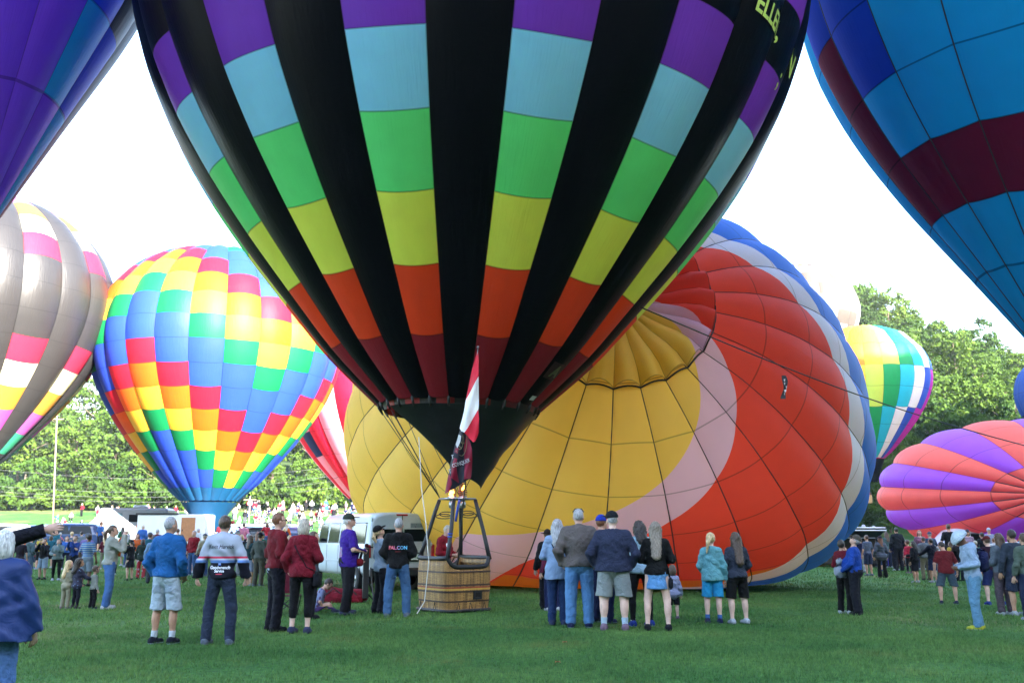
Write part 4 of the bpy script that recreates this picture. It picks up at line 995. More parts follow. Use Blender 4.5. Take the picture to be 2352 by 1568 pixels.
def build_person(name, H=1.75, w=1.0, sex='m', arms=('side', 'side'), top=None, bottom=None, shoes=None, hair=None, hat=None, skin='fair', head=(0, 0), stance=.125, step=(0, 0), lean=0.0, child=0.0, belly=0.0, socks=None, glasses=False, h=.0155, seed=0, specs=None, hands='relaxed', root=None, seat=False):
    """person > body, top, trousers, shoe, hair ...; faces +Y of its own root; sizes in the unit body, scaled by H / 1.75"""
    s = H / 1.75; root = root or empty('person', (0, 0, 0))
    r_ = np.random.default_rng(seed + 100)
    f = sex == 'f'; hs = 1 + .42 * child; leg = 1 - .13 * child
    zh = .90 * leg; zs = 1.425 - .10 * child; zn = zs + .035
    def Z(z): return np.where(z < .9, z * leg, zh + (z - .9) * (zs - zh) / (1.425 - .9)) if not np.isscalar(z) else (z * leg if z < .9 else zh + (z - .9) * (zs - zh) / (1.425 - .9))
    sw = (.175 if f else .195) * w ** .5 * (1 - .12 * child); hw = (.098 if f else .09) * w ** .5
    P3 = lambda q: np.array([q[0], q[1], Z(q[2])])
    L = {}
    for i, sd in enumerate((-1, 1)):
        hip = np.array([sd * hw, 0, zh]); st = step[i]
        kn = np.array([sd * (stance * .95), st * .5 + .02, Z(.49)]); an = np.array([sd * stance, st - .02, Z(.09)])
        if seat == 'ground': kn = np.array([sd * .15, .30, zh + .20]); an = np.array([sd * .15, .50, zh - .03])
        elif seat: kn = np.array([sd * .16, .42, zh + .06]); an = np.array([sd * .16, .46, zh - .38])
        e, wv = POSE[arms[i]]; sh = np.array([sd * (sw - .02), -.005, zs - .012])
        k_ = w ** .6
        el = np.array([sd * e[0] * (k_ if arms[i] not in ('phone', 'camera', 'up', 'fwd', 'reach') else 1) * (sw / .19) ** .6, e[1] + belly * .15, Z(e[2])]); wrp = np.array([sd * wv[0] * (k_ if wv[0] > .2 else 1), wv[1] + belly * (.5 if wv[1] > .1 else .1), Z(wv[2])])
        L[i] = (sd, hip, kn, an, sh, el, wrp)
    hc = np.array([0, .025, zn + .05 + .155 * hs]); nb = np.array([0, -.012, zs + .0])
    ty, tp = R(head[0]), R(head[1])                           # turn (left +), tilt (up +)
    HM = np.array((Matrix.Rotation(ty, 3, 'Z') @ Matrix.Rotation(tp, 3, 'X')))
    piv = nb + np.array([0, .005, .07])
    hd = lambda q: piv + HM @ (np.asarray(q) * np.array([1, 1, 1]) * hs)      # head-space offsets from the neck pivot, unit head
    LM = np.eye(3)
    if lean: LM = np.array(Matrix.Rotation(R(lean), 3, 'X'))
    def bend(V):                                              # lean the upper body forward about the hips
        if not lean: return V
        k = np.clip((V[:, 2] - zh) / .25, 0, 1)[:, None]; q = V - np.array([0, 0, zh]); return V + k * ((q @ LM.T) - q)
    def torso(p, o=0.0, f_=f):
        d = ell(p, (0, .0, Z(1.29)), np.array([(.150 if f_ else .172) * w, (.112 if f_ else .118) * w, .20]) + o)
        d = smin(d, ell(p, (0, .012 + belly * .5, Z(1.10)), np.array([(.128 if f_ else .150) * w, (.098 + belly * .8) * w, .17]) + o), .07)
        d = smin(d, ell(p, (0, -.008, Z(.945)), np.array([(.172 if f_ else .160) * w, (.122 if f_ else .112) * w, .135]) + o), .06)
        d = smin(d, seg(p, (-sw + .045, -.01, zs - .015), (sw - .045, -.01, zs - .015), .062 + o, .062 + o), .06)
        if f_ and not child: d = smin(d, np.minimum(ell(p, (-.07, .095 * w, Z(1.27)), np.array([.07, .055, .07]) + o), ell(p, (.07, .095 * w, Z(1.27)), np.array([.07, .055, .07]) + o)), .04)
        return smin(d, seg(p, nb + (0, -.02, .01), nb + (0, 0, .055), .062 + o * .6, .05 + o * .5), .05)
    wl = w ** .7
    def legs(p, o=0.0, rk=None, ra=None, k=.02):
        d = None
        for i in (0, 1):
            sd, hip, kn, an = L[i][:4]
            q = smin(seg(p, hip, kn, .088 * wl + o, (rk or .058 * wl) + o), seg(p, kn, an, (rk or .056 * wl) + o, (ra or .036) + o), .03)
            if ra is None: q = smin(q, ell(p, kn * .66 + an * .34 + (0, -.022, 0), np.array([.050, .052, .12]) * wl + o), .03)
            d = q if d is None else np.minimum(d, q)
        return d
    def arm(p, i, o=0.0, o2=None):
        sd, _, _, _, sh, el, wv = L[i]; o2 = o if o2 is None else o2
        return smin(seg(p, sh, el, .048 * wl + o, .040 * wl + o), seg(p, el, wv, .040 * wl + o, .027 + o2), .02)
    def headf(p):
        q = ((p - piv) @ HM) / hs
        d = ell(q, (0, .022, .165), (.076, .096, .108)); d = smin(d, ell(q, (0, .055, .105), (.056, .062, .066)), .045)
        d = smin(d, seg(q, (0, .112, .150), (0, .130, .118), .010, .015), .018); d = smin(d, ell(q, (0, .106, .075), (.026, .02, .016)), .02)
        d = np.minimum(d, np.minimum(ell(q, (-.078, .012, .135), (.012, .024, .034)), ell(q, (.078, .012, .135), (.012, .024, .034))))
        d = np.maximum(d, -np.minimum(ell(q, (-.032, .122, .155), (.018, .014, .010)), ell(q, (.032, .122, .155), (.018, .014, .010))))
        return d * hs
    def bodyf(p):
        d = smin(torso(p), legs(p, -.014 if bottom and bottom['kind'] in ('jeans', 'trousers', 'flare') else 0.0), .04)
        for i in (0, 1): d = smin(d, arm(p, i), .03)
        for i in (0, 1): d = smin(d, seg(p, L[i][3] + (0, -.03, -.03), L[i][3] + (0, .09, -.055), .034, .024), .03)
        d = smin(d, seg(p, nb, piv + HM @ np.array([0, .012, .085 * hs]), .052 * w ** .3, .052), .025)
        return smin(d, headf(p), .02)
    allp = np.array([q for i in (0, 1) for q in L[i][1:]] + [hd((0, 0, .30))])
    lo = allp.min(0) - .2 * max(1, w); hi = allp.max(0) + .2 * max(1, w); lo[2] = max(lo[2], -.06) if not seat else lo[2]; lo[1] = min(lo[1], -.25 * w); hi[1] = max(hi[1], .27 * w + belly); hi[2] = hd((0, 0, .30))[2] + .04
    V, F = surface_nets(bodyf, lo, hi, h); V = bend(V)
    cen = V[F].mean(1); q = (cen @ np.eye(3))
    if lean: k = np.clip((q[:, 2] - zh) / .25, 0, 1)[:, None]
    idx = np.zeros(len(F), int)
    if h < .02 and not lean:
        qq = ((cen - piv) @ HM) / hs
        idx[(np.hypot(np.abs(qq[:, 0]) - .032, qq[:, 2] - .155) < .013) & (qq[:, 1] > .08)] = 1
        idx[(np.abs(qq[:, 0]) < .024) & (np.abs(qq[:, 2] - .078) < .008) & (qq[:, 1] > .09)] = 2
    VV = [V]; FF = [F]; n = len(V)
    for i in (0, 1):
        if hands is None or arms[i] in ('kangaroo',) : continue
        hv, hf = HANDS[hands if arms[i] not in ('hold', 'phone', 'camera', 'out', 'cross') else 'grip']
        sd, el, wv = L[i][0], L[i][5], L[i][6]; zdir = (el - wv) / np.linalg.norm(el - wv); y = np.array([-sd * .8, .6, 0.0]); y -= y @ zdir * zdir; y /= np.linalg.norm(y); x = np.cross(y, zdir)
        hvv = hv * np.array([sd, 1, 1]) * (1.0 + .0 * child); W = wv + hvv @ np.stack([x, y, zdir]); W = bend(W)
        VV.append(W); FF.append((hf if sd > 0 else hf[:, ::-1]) + n); n += len(W); idx = np.concatenate([idx, np.zeros(len(hf), int)])
    V = np.concatenate(VV); F = np.concatenate(FF)
    obj('body', V * s, F, [SKIN[skin], EYEM, LIP], root, True, idx)
    def grow(nm, fn, mat, lo_, hi_, hh=None, par=root, split=None):
        V, F = surface_nets(fn, lo_, hi_, hh or h)
        if not len(F): return None
        idx = split(V[F].mean(1)) if split else None
        return obj(nm, bend(V) * s, F, mat, par, True, idx)
    # --- upper garment
    out = {}
    if top:
        o = {'tee': .012, 'shirt': .017, 'sweater': .020, 'hoodie': .026, 'jacket': .030, 'coat': .034}[top['kind']]; o *= top.get('loose', 1)
        hem = Z(top.get('hem', .90)); slv = top.get('sleeve', 1.0); wa = {'tee': .004, 'shirt': .005, 'sweater': .005, 'hoodie': .009, 'jacket': .011, 'coat': .010}[top['kind']]
        def topf(p):
            d = torso(p, o)
            if top.get('straight'): d = smin(d, seg(p * np.array([1, 1, 1]), (0, 0, Z(1.25)), (0, .005 + belly * .3, hem), .145 * w + o, top['straight'] * w + o, (1.0, .74, 1)), .06)
            flo = np.clip((Z(1.05) - p[:, 2]) / .3, 0, 1); d = d - flo * top.get('flare', .016)
            for i in (0, 1):
                sd, _, _, _, sh, el, wv = L[i]
                a = arm(p, i, o * .8 + .004, o * .8 + top.get('cuff', .010))
                end = sh + (el - sh) * slv * 2 if slv <= .5 else el + (wv - el) * ((slv - .5) * 2)
                dr = (el - sh) if slv <= .5 else (wv - el); dr = dr / np.linalg.norm(dr)
                near = np.linalg.norm(p - end, axis=1) < .16
                a = np.maximum(a, np.where(near | (slv <= .5), (p - end) @ dr, -1))
                d = smin(d, a, .035)
            d = d + wa * wr(p, 13 if top['kind'] in ('jacket', 'hoodie', 'coat') else 16, seed * 1.7 + 1) * np.clip((zs + .02 - p[:, 2]) / .1, .15, 1)
            d = np.maximum(d, hem - p[:, 2] + .006 * np.sin(p[:, 0] * 14 + seed))
            nk = zs + {'tee': .035, 'shirt': .055, 'sweater': .045, 'hoodie': .06, 'jacket': .075, 'coat': .07}[top['kind']]
            d = np.where((np.abs(p[:, 0]) < .17) & (p[:, 1] < .2), np.maximum(d, p[:, 2] - nk - .03 + .45 * np.clip(p[:, 1], -.06, .2)), d)
            d = np.maximum(d, -seg(p, nb + (0, -.004, .045), nb + (0, .045, .22), .060, .075))
            if top['kind'] == 'hoodie' and top.get('hood', True): d = smin(d, ell(p, (0, -.095 * w ** .5, zs + .012), (.115, .055, .085)), .03)
            if top['kind'] in ('jacket', 'shirt', 'coat'): d = smin(d, np.maximum(seg(p, nb + (0, -.012, .02), nb + (0, -.005, .075), .068, .064), -seg(p, nb + (0, .02, .0), nb + (0, .02, .2), .05, .05)), .012)
            return d
        out['top'] = grow('jacket' if top['kind'] in ('jacket', 'coat') else 'sweater' if top['kind'] in ('hoodie', 'sweater') else 'shirt', topf, top['mat'] if isinstance(top['mat'], list) else [top['mat']], (lo[0] - .03, lo[1] - .04, hem - .05), (hi[0] + .03, hi[1] + .05, max(zs + .17, L[0][6][2] + .1, L[1][6][2] + .1)), split=top.get('split'))
        if top.get('under'):                                  # a shirt tail showing under the hem
            grow('shirt_tail', lambda p: np.maximum(np.maximum(torso(p, o * .7), Z(top['under'][1]) - p[:, 2]), p[:, 2] - hem - .03), top['under'][0], (-.26 * w, -.26 * w, Z(top['under'][1]) - .04), (.26 * w, .27 * w + belly, hem + .06))
    if bottom:
        k = bottom['kind']; wz = Z(bottom.get('waist', 1.0))
        if k in ('skirt', 'dress'):
            hz = Z(bottom.get('hem', .55)); rr = bottom.get('flare', .2)
            def botf(p):
                d = smin(ell(p, (0, -.008, Z(.945)), np.array([.172, .122, .14]) * w + .014), seg(p, (0, -.005, Z(.93)), (0, 0, hz - .1), .158 * w, rr * w, (1, .76, 1)), .04) + .004 * wr(p, 14, seed) + .004 * np.sin(np.arctan2(p[:, 1], p[:, 0]) * 11)
                return np.maximum(np.maximum(d, hz - p[:, 2]), p[:, 2] - wz)
        else:
            o = {'jeans': .016, 'trousers': .018, 'leggings': .006, 'shorts': .020, 'capri': .008, 'flare': .010}[k] * bottom.get('loose', 1)
            hz = Z({'shorts': .50, 'capri': .24}.get(k, .055)) if 'hem' not in bottom else Z(bottom['hem'])
            rk, ra = {'jeans': (.063, .056), 'trousers': (.062, .058), 'leggings': (None, None), 'shorts': (.084, .088), 'capri': (None, None), 'flare': (.056, .092)}[k]
            def botf(p):
                d = smin(legs(p, o, rk and rk * wl, ra and ra * wl ** .5), ell(p, (0, -.008, Z(.945)), np.array([(.172 if f else .160) * w, (.122 if f else .112) * w + belly * .3, .14]) + o), .035)
                low = np.clip((Z(.5) - p[:, 2]) / .4, 0, 1)
                d = d + (.0012 if k in ('leggings', 'capri') else .003) * wr(p, 21, seed * 2.3) * (1 + .9 * low)
                return np.maximum(np.maximum(d, hz - p[:, 2] + .008 * np.sin(p[:, 0] * 20)), p[:, 2] - wz)
        out['bottom'] = grow({'skirt': 'skirt', 'dress': 'skirt', 'shorts': 'shorts'}.get(k, 'trousers'), botf, bottom['mat'] if isinstance(bottom['mat'], list) else [bottom['mat']], (min(-.30 * w, lo[0]), min(-.26 * w, lo[1]), hz - .05), (max(.30 * w, hi[0]), max(.28 * w + belly, hi[1]), wz + .05), split=bottom.get('split'))
    for i in (0, 1):
        sd, _, kn, an = L[i][:4]
        if socks: grow('sock', lambda p: np.maximum(np.maximum(seg(p, kn, an + (0, 0, -.05), .056 * wl + .004, .041), p[:, 2] - an[2] - socks[1]), an[2] - .07 - p[:, 2]), socks[0], an - .12, an + (.12, .14, .3), .011)
        if shoes:
            tw = sd * .10; c, d_ = math.cos(tw), math.sin(tw); fl = an[2] - .09 * leg
            def shf(p):
                x = p[:, 0] - an[0]; y = p[:, 1] - an[1]; q = np.stack([x * c + y * -d_ * -1, -x * d_ * -1 * -1 + y * c, p[:, 2] - fl], 1)
                d = seg(q, (0, -.035, .036), (0, .150, .028), .051, .046, (1.0, 1.0, 1.0)); d = smin(d, seg(q, (0, -.03, .06), (0, .015, .085 + shoes.get('high', 0)), .050, .046), .03)
                return np.maximum(d, .004 - q[:, 2])
            grow('shoe', shf, [shoes['mat'], shoes.get('sole', shoes['mat'])], (an[0] - .13, an[1] - .14, fl - .02), (an[0] + .13, an[1] + .26, fl + .14 + shoes.get('high', 0)), .012, split=lambda cc: (cc[:, 2] < fl + .026).astype(int))
    # --- hair, hats
    if hair:
        st, hm = hair['style'], HAIR[hair['mat']] if isinstance(hair['mat'], str) else hair['mat']
        def hairf(p):
            q = ((p - piv) @ HM) / hs
            d = ell(q, (0, .012, .178), (.083 + (.004 if st != 'buzz' else -.003), .100 + (.004 if st != 'buzz' else -.003), .106))
            face = np.maximum(.052 - q[:, 1] + np.clip(.17 - q[:, 2], -.2, .3) * -.45, q[:, 2] - .215)     # keep the face free
            d = np.maximum(d, -np.maximum(.05 - q[:, 1] - 0 * face, q[:, 2] - .222) if False else d * 0 - 9)
            cut = np.minimum(q[:, 1] - .050 + .35 * np.clip(q[:, 2] - .17, -.1, .06), .222 - q[:, 2]); d = np.maximum(d, cut)
            low = {'buzz': .085, 'short': .075, 'fringe': .07}.get(st)
            if low: d = np.maximum(d, low - q[:, 2] + .35 * np.clip(q[:, 1], -.02, .1))
            if st == 'bob': d = smin(d, np.maximum(np.maximum(ell(q, (0, -.012, .10), (.098, .094, .135)), q[:, 1] - .055), .01 - q[:, 2]), .02)
            if st in ('long', 'curly', 'verylong'):
                e = -.15 if st == 'long' else -.06 if st == 'curly' else -.30
                d = smin(d, np.maximum(seg(q, (0, -.030, .14), (0, -.098 if st != 'verylong' else -.150, e), .086, .080 if st != 'verylong' else .062, (1.15 if st == 'long' else 1.3, .62 if st == 'long' else .55 if st == 'verylong' else .85, 1)), q[:, 1] - .05), .03)
                d = smin(d, np.minimum(seg(q, (-.075, .0, .15), (-.092, -.02, e + .12), .030, .026), seg(q, (.075, .0, .15), (.092, -.02, e + .12), .030, .026)), .03)
            if st == 'pony': d = np.minimum(np.maximum(d, .07 - q[:, 2] + .3 * q[:, 1]), smin(seg(q, (0, -.085, .19), (hair.get('sx', 0), -.135, .10), .026, .038), seg(q, (hair.get('sx', 0), -.135, .10), (hair.get('sx', 0) * 1.6, -.12, -.10), .038, .014), .02))
            amp = {'curly': .014, 'buzz': .001, 'verylong': .008, 'long': .007}.get(st, .004)
            return (d + amp * np.sin(q[:, 0] * 95 + 6 * np.sin(q[:, 2] * 20)) * np.sin(q[:, 2] * (60 if st == 'curly' else 12) + q[:, 1] * 70)) * hs
        hb = hd((0, 0, .16)); grow('hair', hairf, [hm], hb - (.2 * hs, .26 * hs, (.62 if st == 'verylong' else .44) * hs), hb + (.2 * hs, .2 * hs, .18 * hs), min(h, .0125))
    if hat:
        turn = R(hat.get('turn', 0)); ct, sn = math.cos(turn), math.sin(turn)
        def hatf(p):
            q = ((p - piv) @ HM) / hs; q = np.stack([q[:, 0] * ct + q[:, 1] * sn, -q[:, 0] * sn + q[:, 1] * ct, q[:, 2]], 1)
            d = np.maximum(ell(q, (0, .012, .190), (.094, .110, .108)), .182 - q[:, 2] - .12 * (q[:, 1] - .0))
            if hat['kind'] == 'cap': b = np.maximum(np.maximum(ell(q, (0, .105, .198), (.080, .115, .022)), .05 - q[:, 1]), -ell(q, (0, .105, .185), (.09, .12, .022)))
            elif hat['kind'] == 'bucket': b = np.maximum(np.maximum(ell(q, (0, .012, .155), (.155, .165, .13)), .135 - q[:, 2]), -ell(q, (0, .012, .13), (.145, .155, .11)))
            else: b = ell(q, (0, .012, .195), (.165, .175, .012))
            return np.minimum(d, b) * hs
        hb = hd((0, 0, .19)); grow('hat' if hat['kind'] != 'cap' else 'cap', hatf, hat['mat'] if isinstance(hat['mat'], list) else [hat['mat']], hb - (.26 * hs, .27 * hs, .16 * hs), hb + (.26 * hs, .31 * hs, .17 * hs), .0105, split=hat.get('split') and (lambda cc: hat['split'](((cc - piv) @ HM) / hs)))
    if specs == 'face' or glasses:
        mb = MB()
        for sd in (-1, 1):
            mb.box(hd((sd * .032, .128, .157)) * s, (.05 * s, .012 * s, .03 * s), ty, .004); mb.tube([hd((sd * .055, .12, .160)) * s, hd((sd * .082, .02, .155)) * s], .004, 4)
        mb.build('glasses', plain('black_plastic', (.01, .01, .012), .25), root)
    out.update(root=root, s=s, hd=lambda q: Vector(hd(q) * s), wrist=[Vector(bend(np.array([L[i][6]]))[0] * s) for i in (0, 1)], Z=Z, zs=zs, elbow=[Vector(bend(np.array([L[i][5]]))[0] * s) for i in (0, 1)], sh=[Vector(bend(np.array([L[i][4]]))[0] * s) for i in (0, 1)])
    return out
def back_decal(P, item, body, size, z, mat, x0=0.0, shear=0.0, bold=0.01, front=False, parent=None, mats=None, spacing=1.0, sq=1.0):
    """lettering pressed onto the back (or front) of a garment"""
    V, F = text_mesh(body, size, shear, bold * size, spacing=spacing)
    return press(P, item, V * np.array([sq, 1, 1]), F, z, mat, x0, front, 'lettering', mats)
def press(P, item, V, F, z, mat, x0=0.0, front=False, name='print', mats=None, lift=.006):
    o = P[item]; me = o.data; bv = BVHTree.FromPolygons([v.co[:] for v in me.vertices], [tuple(p.vertices) for p in me.polygons]); sg = 1 if front else -1
    W = []
    for v in V:
        x = x0 + v[0] * (1 if sg < 0 else -1); hit = bv.ray_cast(Vector((x, sg * 2.0, z + v[1])), Vector((0, -sg, 0)))
        y = hit[0].y if hit[0] else sg * .1
        W.append((x, y + sg * lift, z + v[1]))
    idx = None
    if mats:
        lo, hi = V[:, 0].min(), V[:, 0].max(); idx = [min(len(mats) - 1, int((np.mean([V[i][0] for i in f]) - lo) / (hi - lo + 1e-6) * len(mats))) for f in F]
    return obj(name, W, [f if sg < 0 else f for f in F], mats or mat, o, False, idx)
def pockets(P, z, mat, dx=.085, w=.12, h=.13):
    for sx in (-1, 1):
        V, F = rect(w, h, 4, 4, (sx * dx, 0)); V[:, 1] += np.where(V[:, 1] < -h * .4, .02 * np.abs(V[:, 0] - sx * dx) / w * -1 + 0, 0); press(P, 'bottom', V, F, z, mat, name='pocket', lift=.010)
def rect(w, h, nx=10, ny=3, c=(0, 0)):
    V = np.array([(c[0] - w / 2 + w * i / nx, c[1] - h / 2 + h * j / ny, 0) for j in range(ny + 1) for i in range(nx + 1)])
    return V, [(j * (nx + 1) + i, j * (nx + 1) + i + 1, (j + 1) * (nx + 1) + i + 1, (j + 1) * (nx + 1) + i) for j in range(ny) for i in range(nx)]
# ------------------------------------------------------------------ the people on the field
def lin(c): return tuple((v / 255 / 12.92) if v <= 10 else (((v / 255) + .055) / 1.055) ** 2.4 for v in c)
def pc(r_, g, b): return tuple(min(.85, max(.003, v / k)) for v, k in zip(lin((r_, g, b)), (1.8, 1.75, 1.8)))
_cn = {}
def C_(r_, g, b, **k):
    key = (r_, g, b); return cloth('%d_%d_%d' % key, pc(*key), **k)
def denim(r_, g, b): return cloth('denim_%d_%d_%d' % (r_, g, b), pc(r_, g, b), bump=.35, bs=50, rough=.9)
def zbands(name, stops, freq=None):
    """cloth with dyed bands by height (object space, metres)"""
    m, N, L, P = _new('cloth_' + name); tc = N.new('ShaderNodeTexCoord'); sp = N.new('ShaderNodeSeparateXYZ'); L.new(tc.outputs['Object'], sp.inputs[0])
    ml = N.new('ShaderNodeMath'); ml.operation = 'MULTIPLY'; ml.inputs[1].default_value = freq or .5; L.new(sp.outputs['Z'], ml.inputs[0])
    src = ml.outputs[0]
    if freq: fr = N.new('ShaderNodeMath'); fr.operation = 'FRACT'; L.new(src, fr.inputs[0]); src = fr.outputs[0]
    cr = N.new('ShaderNodeValToRGB'); cr.color_ramp.interpolation = 'CONSTANT'; e = cr.color_ramp.elements
    while len(e) < len(stops): e.new(.5)
    for k, (z, c) in enumerate(stops): e[k].position = z * (1 if freq else .5); e[k].color = (*c, 1)
    L.new(src, cr.inputs['Fac']); L.new(cr.outputs[0], P.inputs['Base Color']); P.inputs['Roughness'].default_value = .75; P.inputs['Specular IOR Level'].default_value = .2
    return m
def spotted(name, base, dot, scale, thr=.62):
    m, N, L, P = _new('cloth_' + name); tc = N.new('ShaderNodeTexCoord'); vo = N.new('ShaderNodeTexVoronoi'); vo.inputs['Scale'].default_value = scale; L.new(tc.outputs['Object'], vo.inputs['Vector'])
    cr = N.new('ShaderNodeValToRGB'); cr.color_ramp.interpolation = 'CONSTANT'; e = cr.color_ramp.elements; e[0].color = (*dot, 1); e[1].position = thr; e[1].color = (*base, 1)
    L.new(vo.outputs['Distance'], cr.inputs['Fac']); L.new(cr.outputs[0], P.inputs['Base Color']); P.inputs['Roughness'].default_value = .8; return m
SH = {k: dict(mat=C_(*v), sole=C_(*(s_ if s_ else v))) for k, (v, s_) in dict(black=((20, 22, 30), None), white=((185, 190, 200), None), grey=((100, 110, 125), (150, 155, 165)), navy=((25, 32, 75), (150, 165, 190)), blue=((35, 60, 150), (150, 170, 210)), blk_w=((18, 22, 40), (170, 190, 210)), pink=((130, 105, 125), (150, 140, 150)), slate=((55, 60, 90), None)).items()}
def put(P, x, feet, face, label, group=None):
    r = P['root']; r.location = on_ground(x, feet); r.rotation_euler[2] = R(face); tag(r, label, 'person', group); return P
def hgt(x, feet, top):
    g = on_ground(x, feet); d = ray(x, top); return EYE + d[2] * (g.y / d[1]) - g.z
def person(x, feet, top_y, face, label, **k):
    k['H'] = hgt(x, feet, top_y) * k.pop('hk', 1.0); grp = k.pop('group', None); k.setdefault('h', .0155); k.setdefault('seed', int(x) % 17)
    return put(build_person('person', **k), x, feet, face, label, grp)
T = lambda kind, col, **k: dict(kind=kind, mat=C_(*col) if isinstance(col, tuple) else col, **k)
Bm = lambda kind, col, **k: dict(kind=kind, mat=(denim(*col) if kind == 'jeans' else C_(*col)) if isinstance(col, tuple) else col, **k)
def bag(P, name, label, strap, c, size, mat):
    """cross-body bag: a thing of its own worn by the person"""
    M_ = P['root'].matrix_basis.copy(); M_ = Matrix.LocRotScale(P['root'].location, P['root'].rotation_euler, None)
    loc = M_ @ Vector(c); b = empty(name, loc, P['root'].rotation_euler[2], label, 'bag')
    mb = MB(); mb.box((0, 0, 0), size, 0, min(size) * .45); mb.build('pouch', mat, b, True)
    mb = MB(); pts = [Vector(q) - Vector(c) for q in strap]; V = []
    for i, q in enumerate(pts):
        V += [q + Vector((-.016, 0, .01)), q + Vector((.016, 0, -.01))]
    mb.add(V, [(2 * i, 2 * i + 1, 2 * i + 3, 2 * i + 2) for i in range(len(pts) - 1)]); mb.tube(pts, .008, 4); mb.build('strap', mat, b, True)
def onback(P, item, x, z, lift=.012, front=False):
    o = P[item]; bv = BVHTree.FromPolygons([v.co[:] for v in o.data.vertices], [tuple(p.vertices) for p in o.data.polygons]); sg = 1 if front else -1
    h_ = bv.ray_cast(Vector((x, sg * 2, z)), Vector((0, -sg, 0))); return Vector((x, (h_[0].y if h_[0] else sg * .12) + sg * lift, z))
LETB, LETW, LETR = plain('ink_black', (.012, .012, .02), .6), plain('ink_white', (.75, .75, .80), .6), plain('ink_red', (.55, .03, .06), .6)

# front row, left half
P = person(-38, 1690, 1222, 8, 'grey-blonde person in a navy rain jacket cut off by the left edge', sex='f', w=1.12, arms=('side', 'side'), top=T('coat', plain('rain_jacket', pc(36, 62, 125), .55, spec=.3, var=.10, scale=3, bump=.12, bscale=30, fold=.16), hem=.80, straight=.235, loose=1.2, cuff=.035), bottom=Bm('jeans', (95, 130, 190)), shoes=SH['grey'], hair=dict(style='bob', mat='white'))
P = build_person('person', H=1.79, arms=('side', 'reach'), h=.0155, top=T('jacket', (18, 18, 30)), bottom=Bm('jeans', (40, 50, 80)), shoes=SH['black'], hair=dict(style='short', mat='dark'))
g = at(-42, 1232, 8.6); P['root'].location = (g.x, 8.6, float(ground_z(g.x, 8.6)) + .0); P['root'].rotation_euler[2] = R(-76); tag(P['root'], 'person beyond the left edge reaching into the picture with a black sleeve', 'person')
w_ = P['wrist'][1]; e_ = P['elbow'][1]; dd_ = (w_ - e_).normalized(); mb = MB()
for k in (0, .022): mb.tube([w_ - dd_ * (.03 + k), w_ - dd_ * (.022 + k)], .046, 12)
mb.build('cuff_stripe', LETW, P['root'])
P = person(372, 1479, 1190, -14, 'grey-haired person in a bright blue jacket, white shorts and dark trainers', w=1.0, arms=('pocket', 'pocket'), head=(-14, 4), stance=.13, step=(.0, .05), top=T('jacket', (26, 98, 165), hem=.93, loose=1.15, cuff=.012), bottom=Bm('shorts', (185, 200, 215), hem=.47), shoes=SH['blk_w'], socks=(C_(205, 210, 220), .10), hair=dict(style='buzz', mat='grey'), skin='tan', seed=3)
pockets(P, .80, C_(160, 175, 192), .09, .13, .11)
HV = zbands('race_jacket', [(0, pc(16, 18, 36)), (1.165, pc(16, 18, 36)), (1.17, pc(115, 155, 225)), (1.205, pc(205, 212, 225)), (1.23, pc(215, 60, 92)), (1.265, pc(190, 196, 214))])
P = person(500, 1480, 1187, 0, 'teenager in a white and black race-team jacket with lettering on the back', w=.95, arms=('away', 'away'), stance=.165, head=(-6, 3), top=T('jacket', HV, hem=.90, loose=1.2, cuff=.022), bottom=Bm('jeans', (46, 56, 78), loose=1.1), shoes=SH['grey'], hair=dict(style='short', mat='brown'), hands='grip', seed=5)
back_decal(P, 'top', 'Kevin Harvick', .092, 1.405, LETB, shear=.25, bold=.004, sq=.72)
back_decal(P, 'top', 'Goodwrench', .066, 1.105, LETW, bold=.022, sq=.82); back_decal(P, 'top', 'Service', .058, 1.055, LETW, bold=.022, sq=.85)
V, F = rect(.045, .045, 3, 3, (0, 0)); press(P, 'top', V, F, 1.155, plain('emblem_blue', (.03, .10, .42), .6), name='emblem'); back_decal(P, 'top', 'GM', .026, 1.158, LETW, bold=.02)
V, F = rect(.09, .012, 4, 1); press(P, 'top', V, F, 1.012, LETR, name='red_mark')
P = person(628, 1449, 1180, -58, 'tall person in a maroon hoodie with a white shirt tail and black trousers', w=1.08, arms=('kangaroo', 'kangaroo'), head=(0, 4), top=T('hoodie', (118, 10, 30), hem=.93, under=(C_(175, 190, 215), .86)), bottom=Bm('trousers', (15, 16, 30)), shoes=SH['black'], hair=dict(style='short', mat='auburn'), specs='face', seed=7)
P = person(688, 1454, 1193, -6, 'blonde person in a red hoodie and black cropped leggings with a shoulder bag', sex='f', w=1.08, arms=('pocket', 'hold'), top=T('hoodie', (128, 12, 38), hem=.86, hood=True), bottom=Bm('capri', (15, 14, 22)), shoes=SH['slate'], hair=dict(style='bob', mat='ash'), skin='pale', seed=8)
bag(P, 'shoulder_bag', 'black shoulder bag on the hip of the blonde person in red', [onback(P, 'top', -.10 + .03 * k, 1.42 - .05 * k) for k in range(8)] + [(.24, -.05, 1.0)], (.27, -.02, .86), (.10, .24, .26), C_(22, 22, 30))
P = person(713, 1420, 1222, -70, 'brown-haired person in grey half hidden behind the blonde person in red', sex='f', w=.9, h=.018, head=(0, 5), top=T('sweater', (70, 75, 85)), bottom=Bm('trousers', (25, 27, 35)), shoes=SH['black'], hair=dict(style='short', mat='brown'))
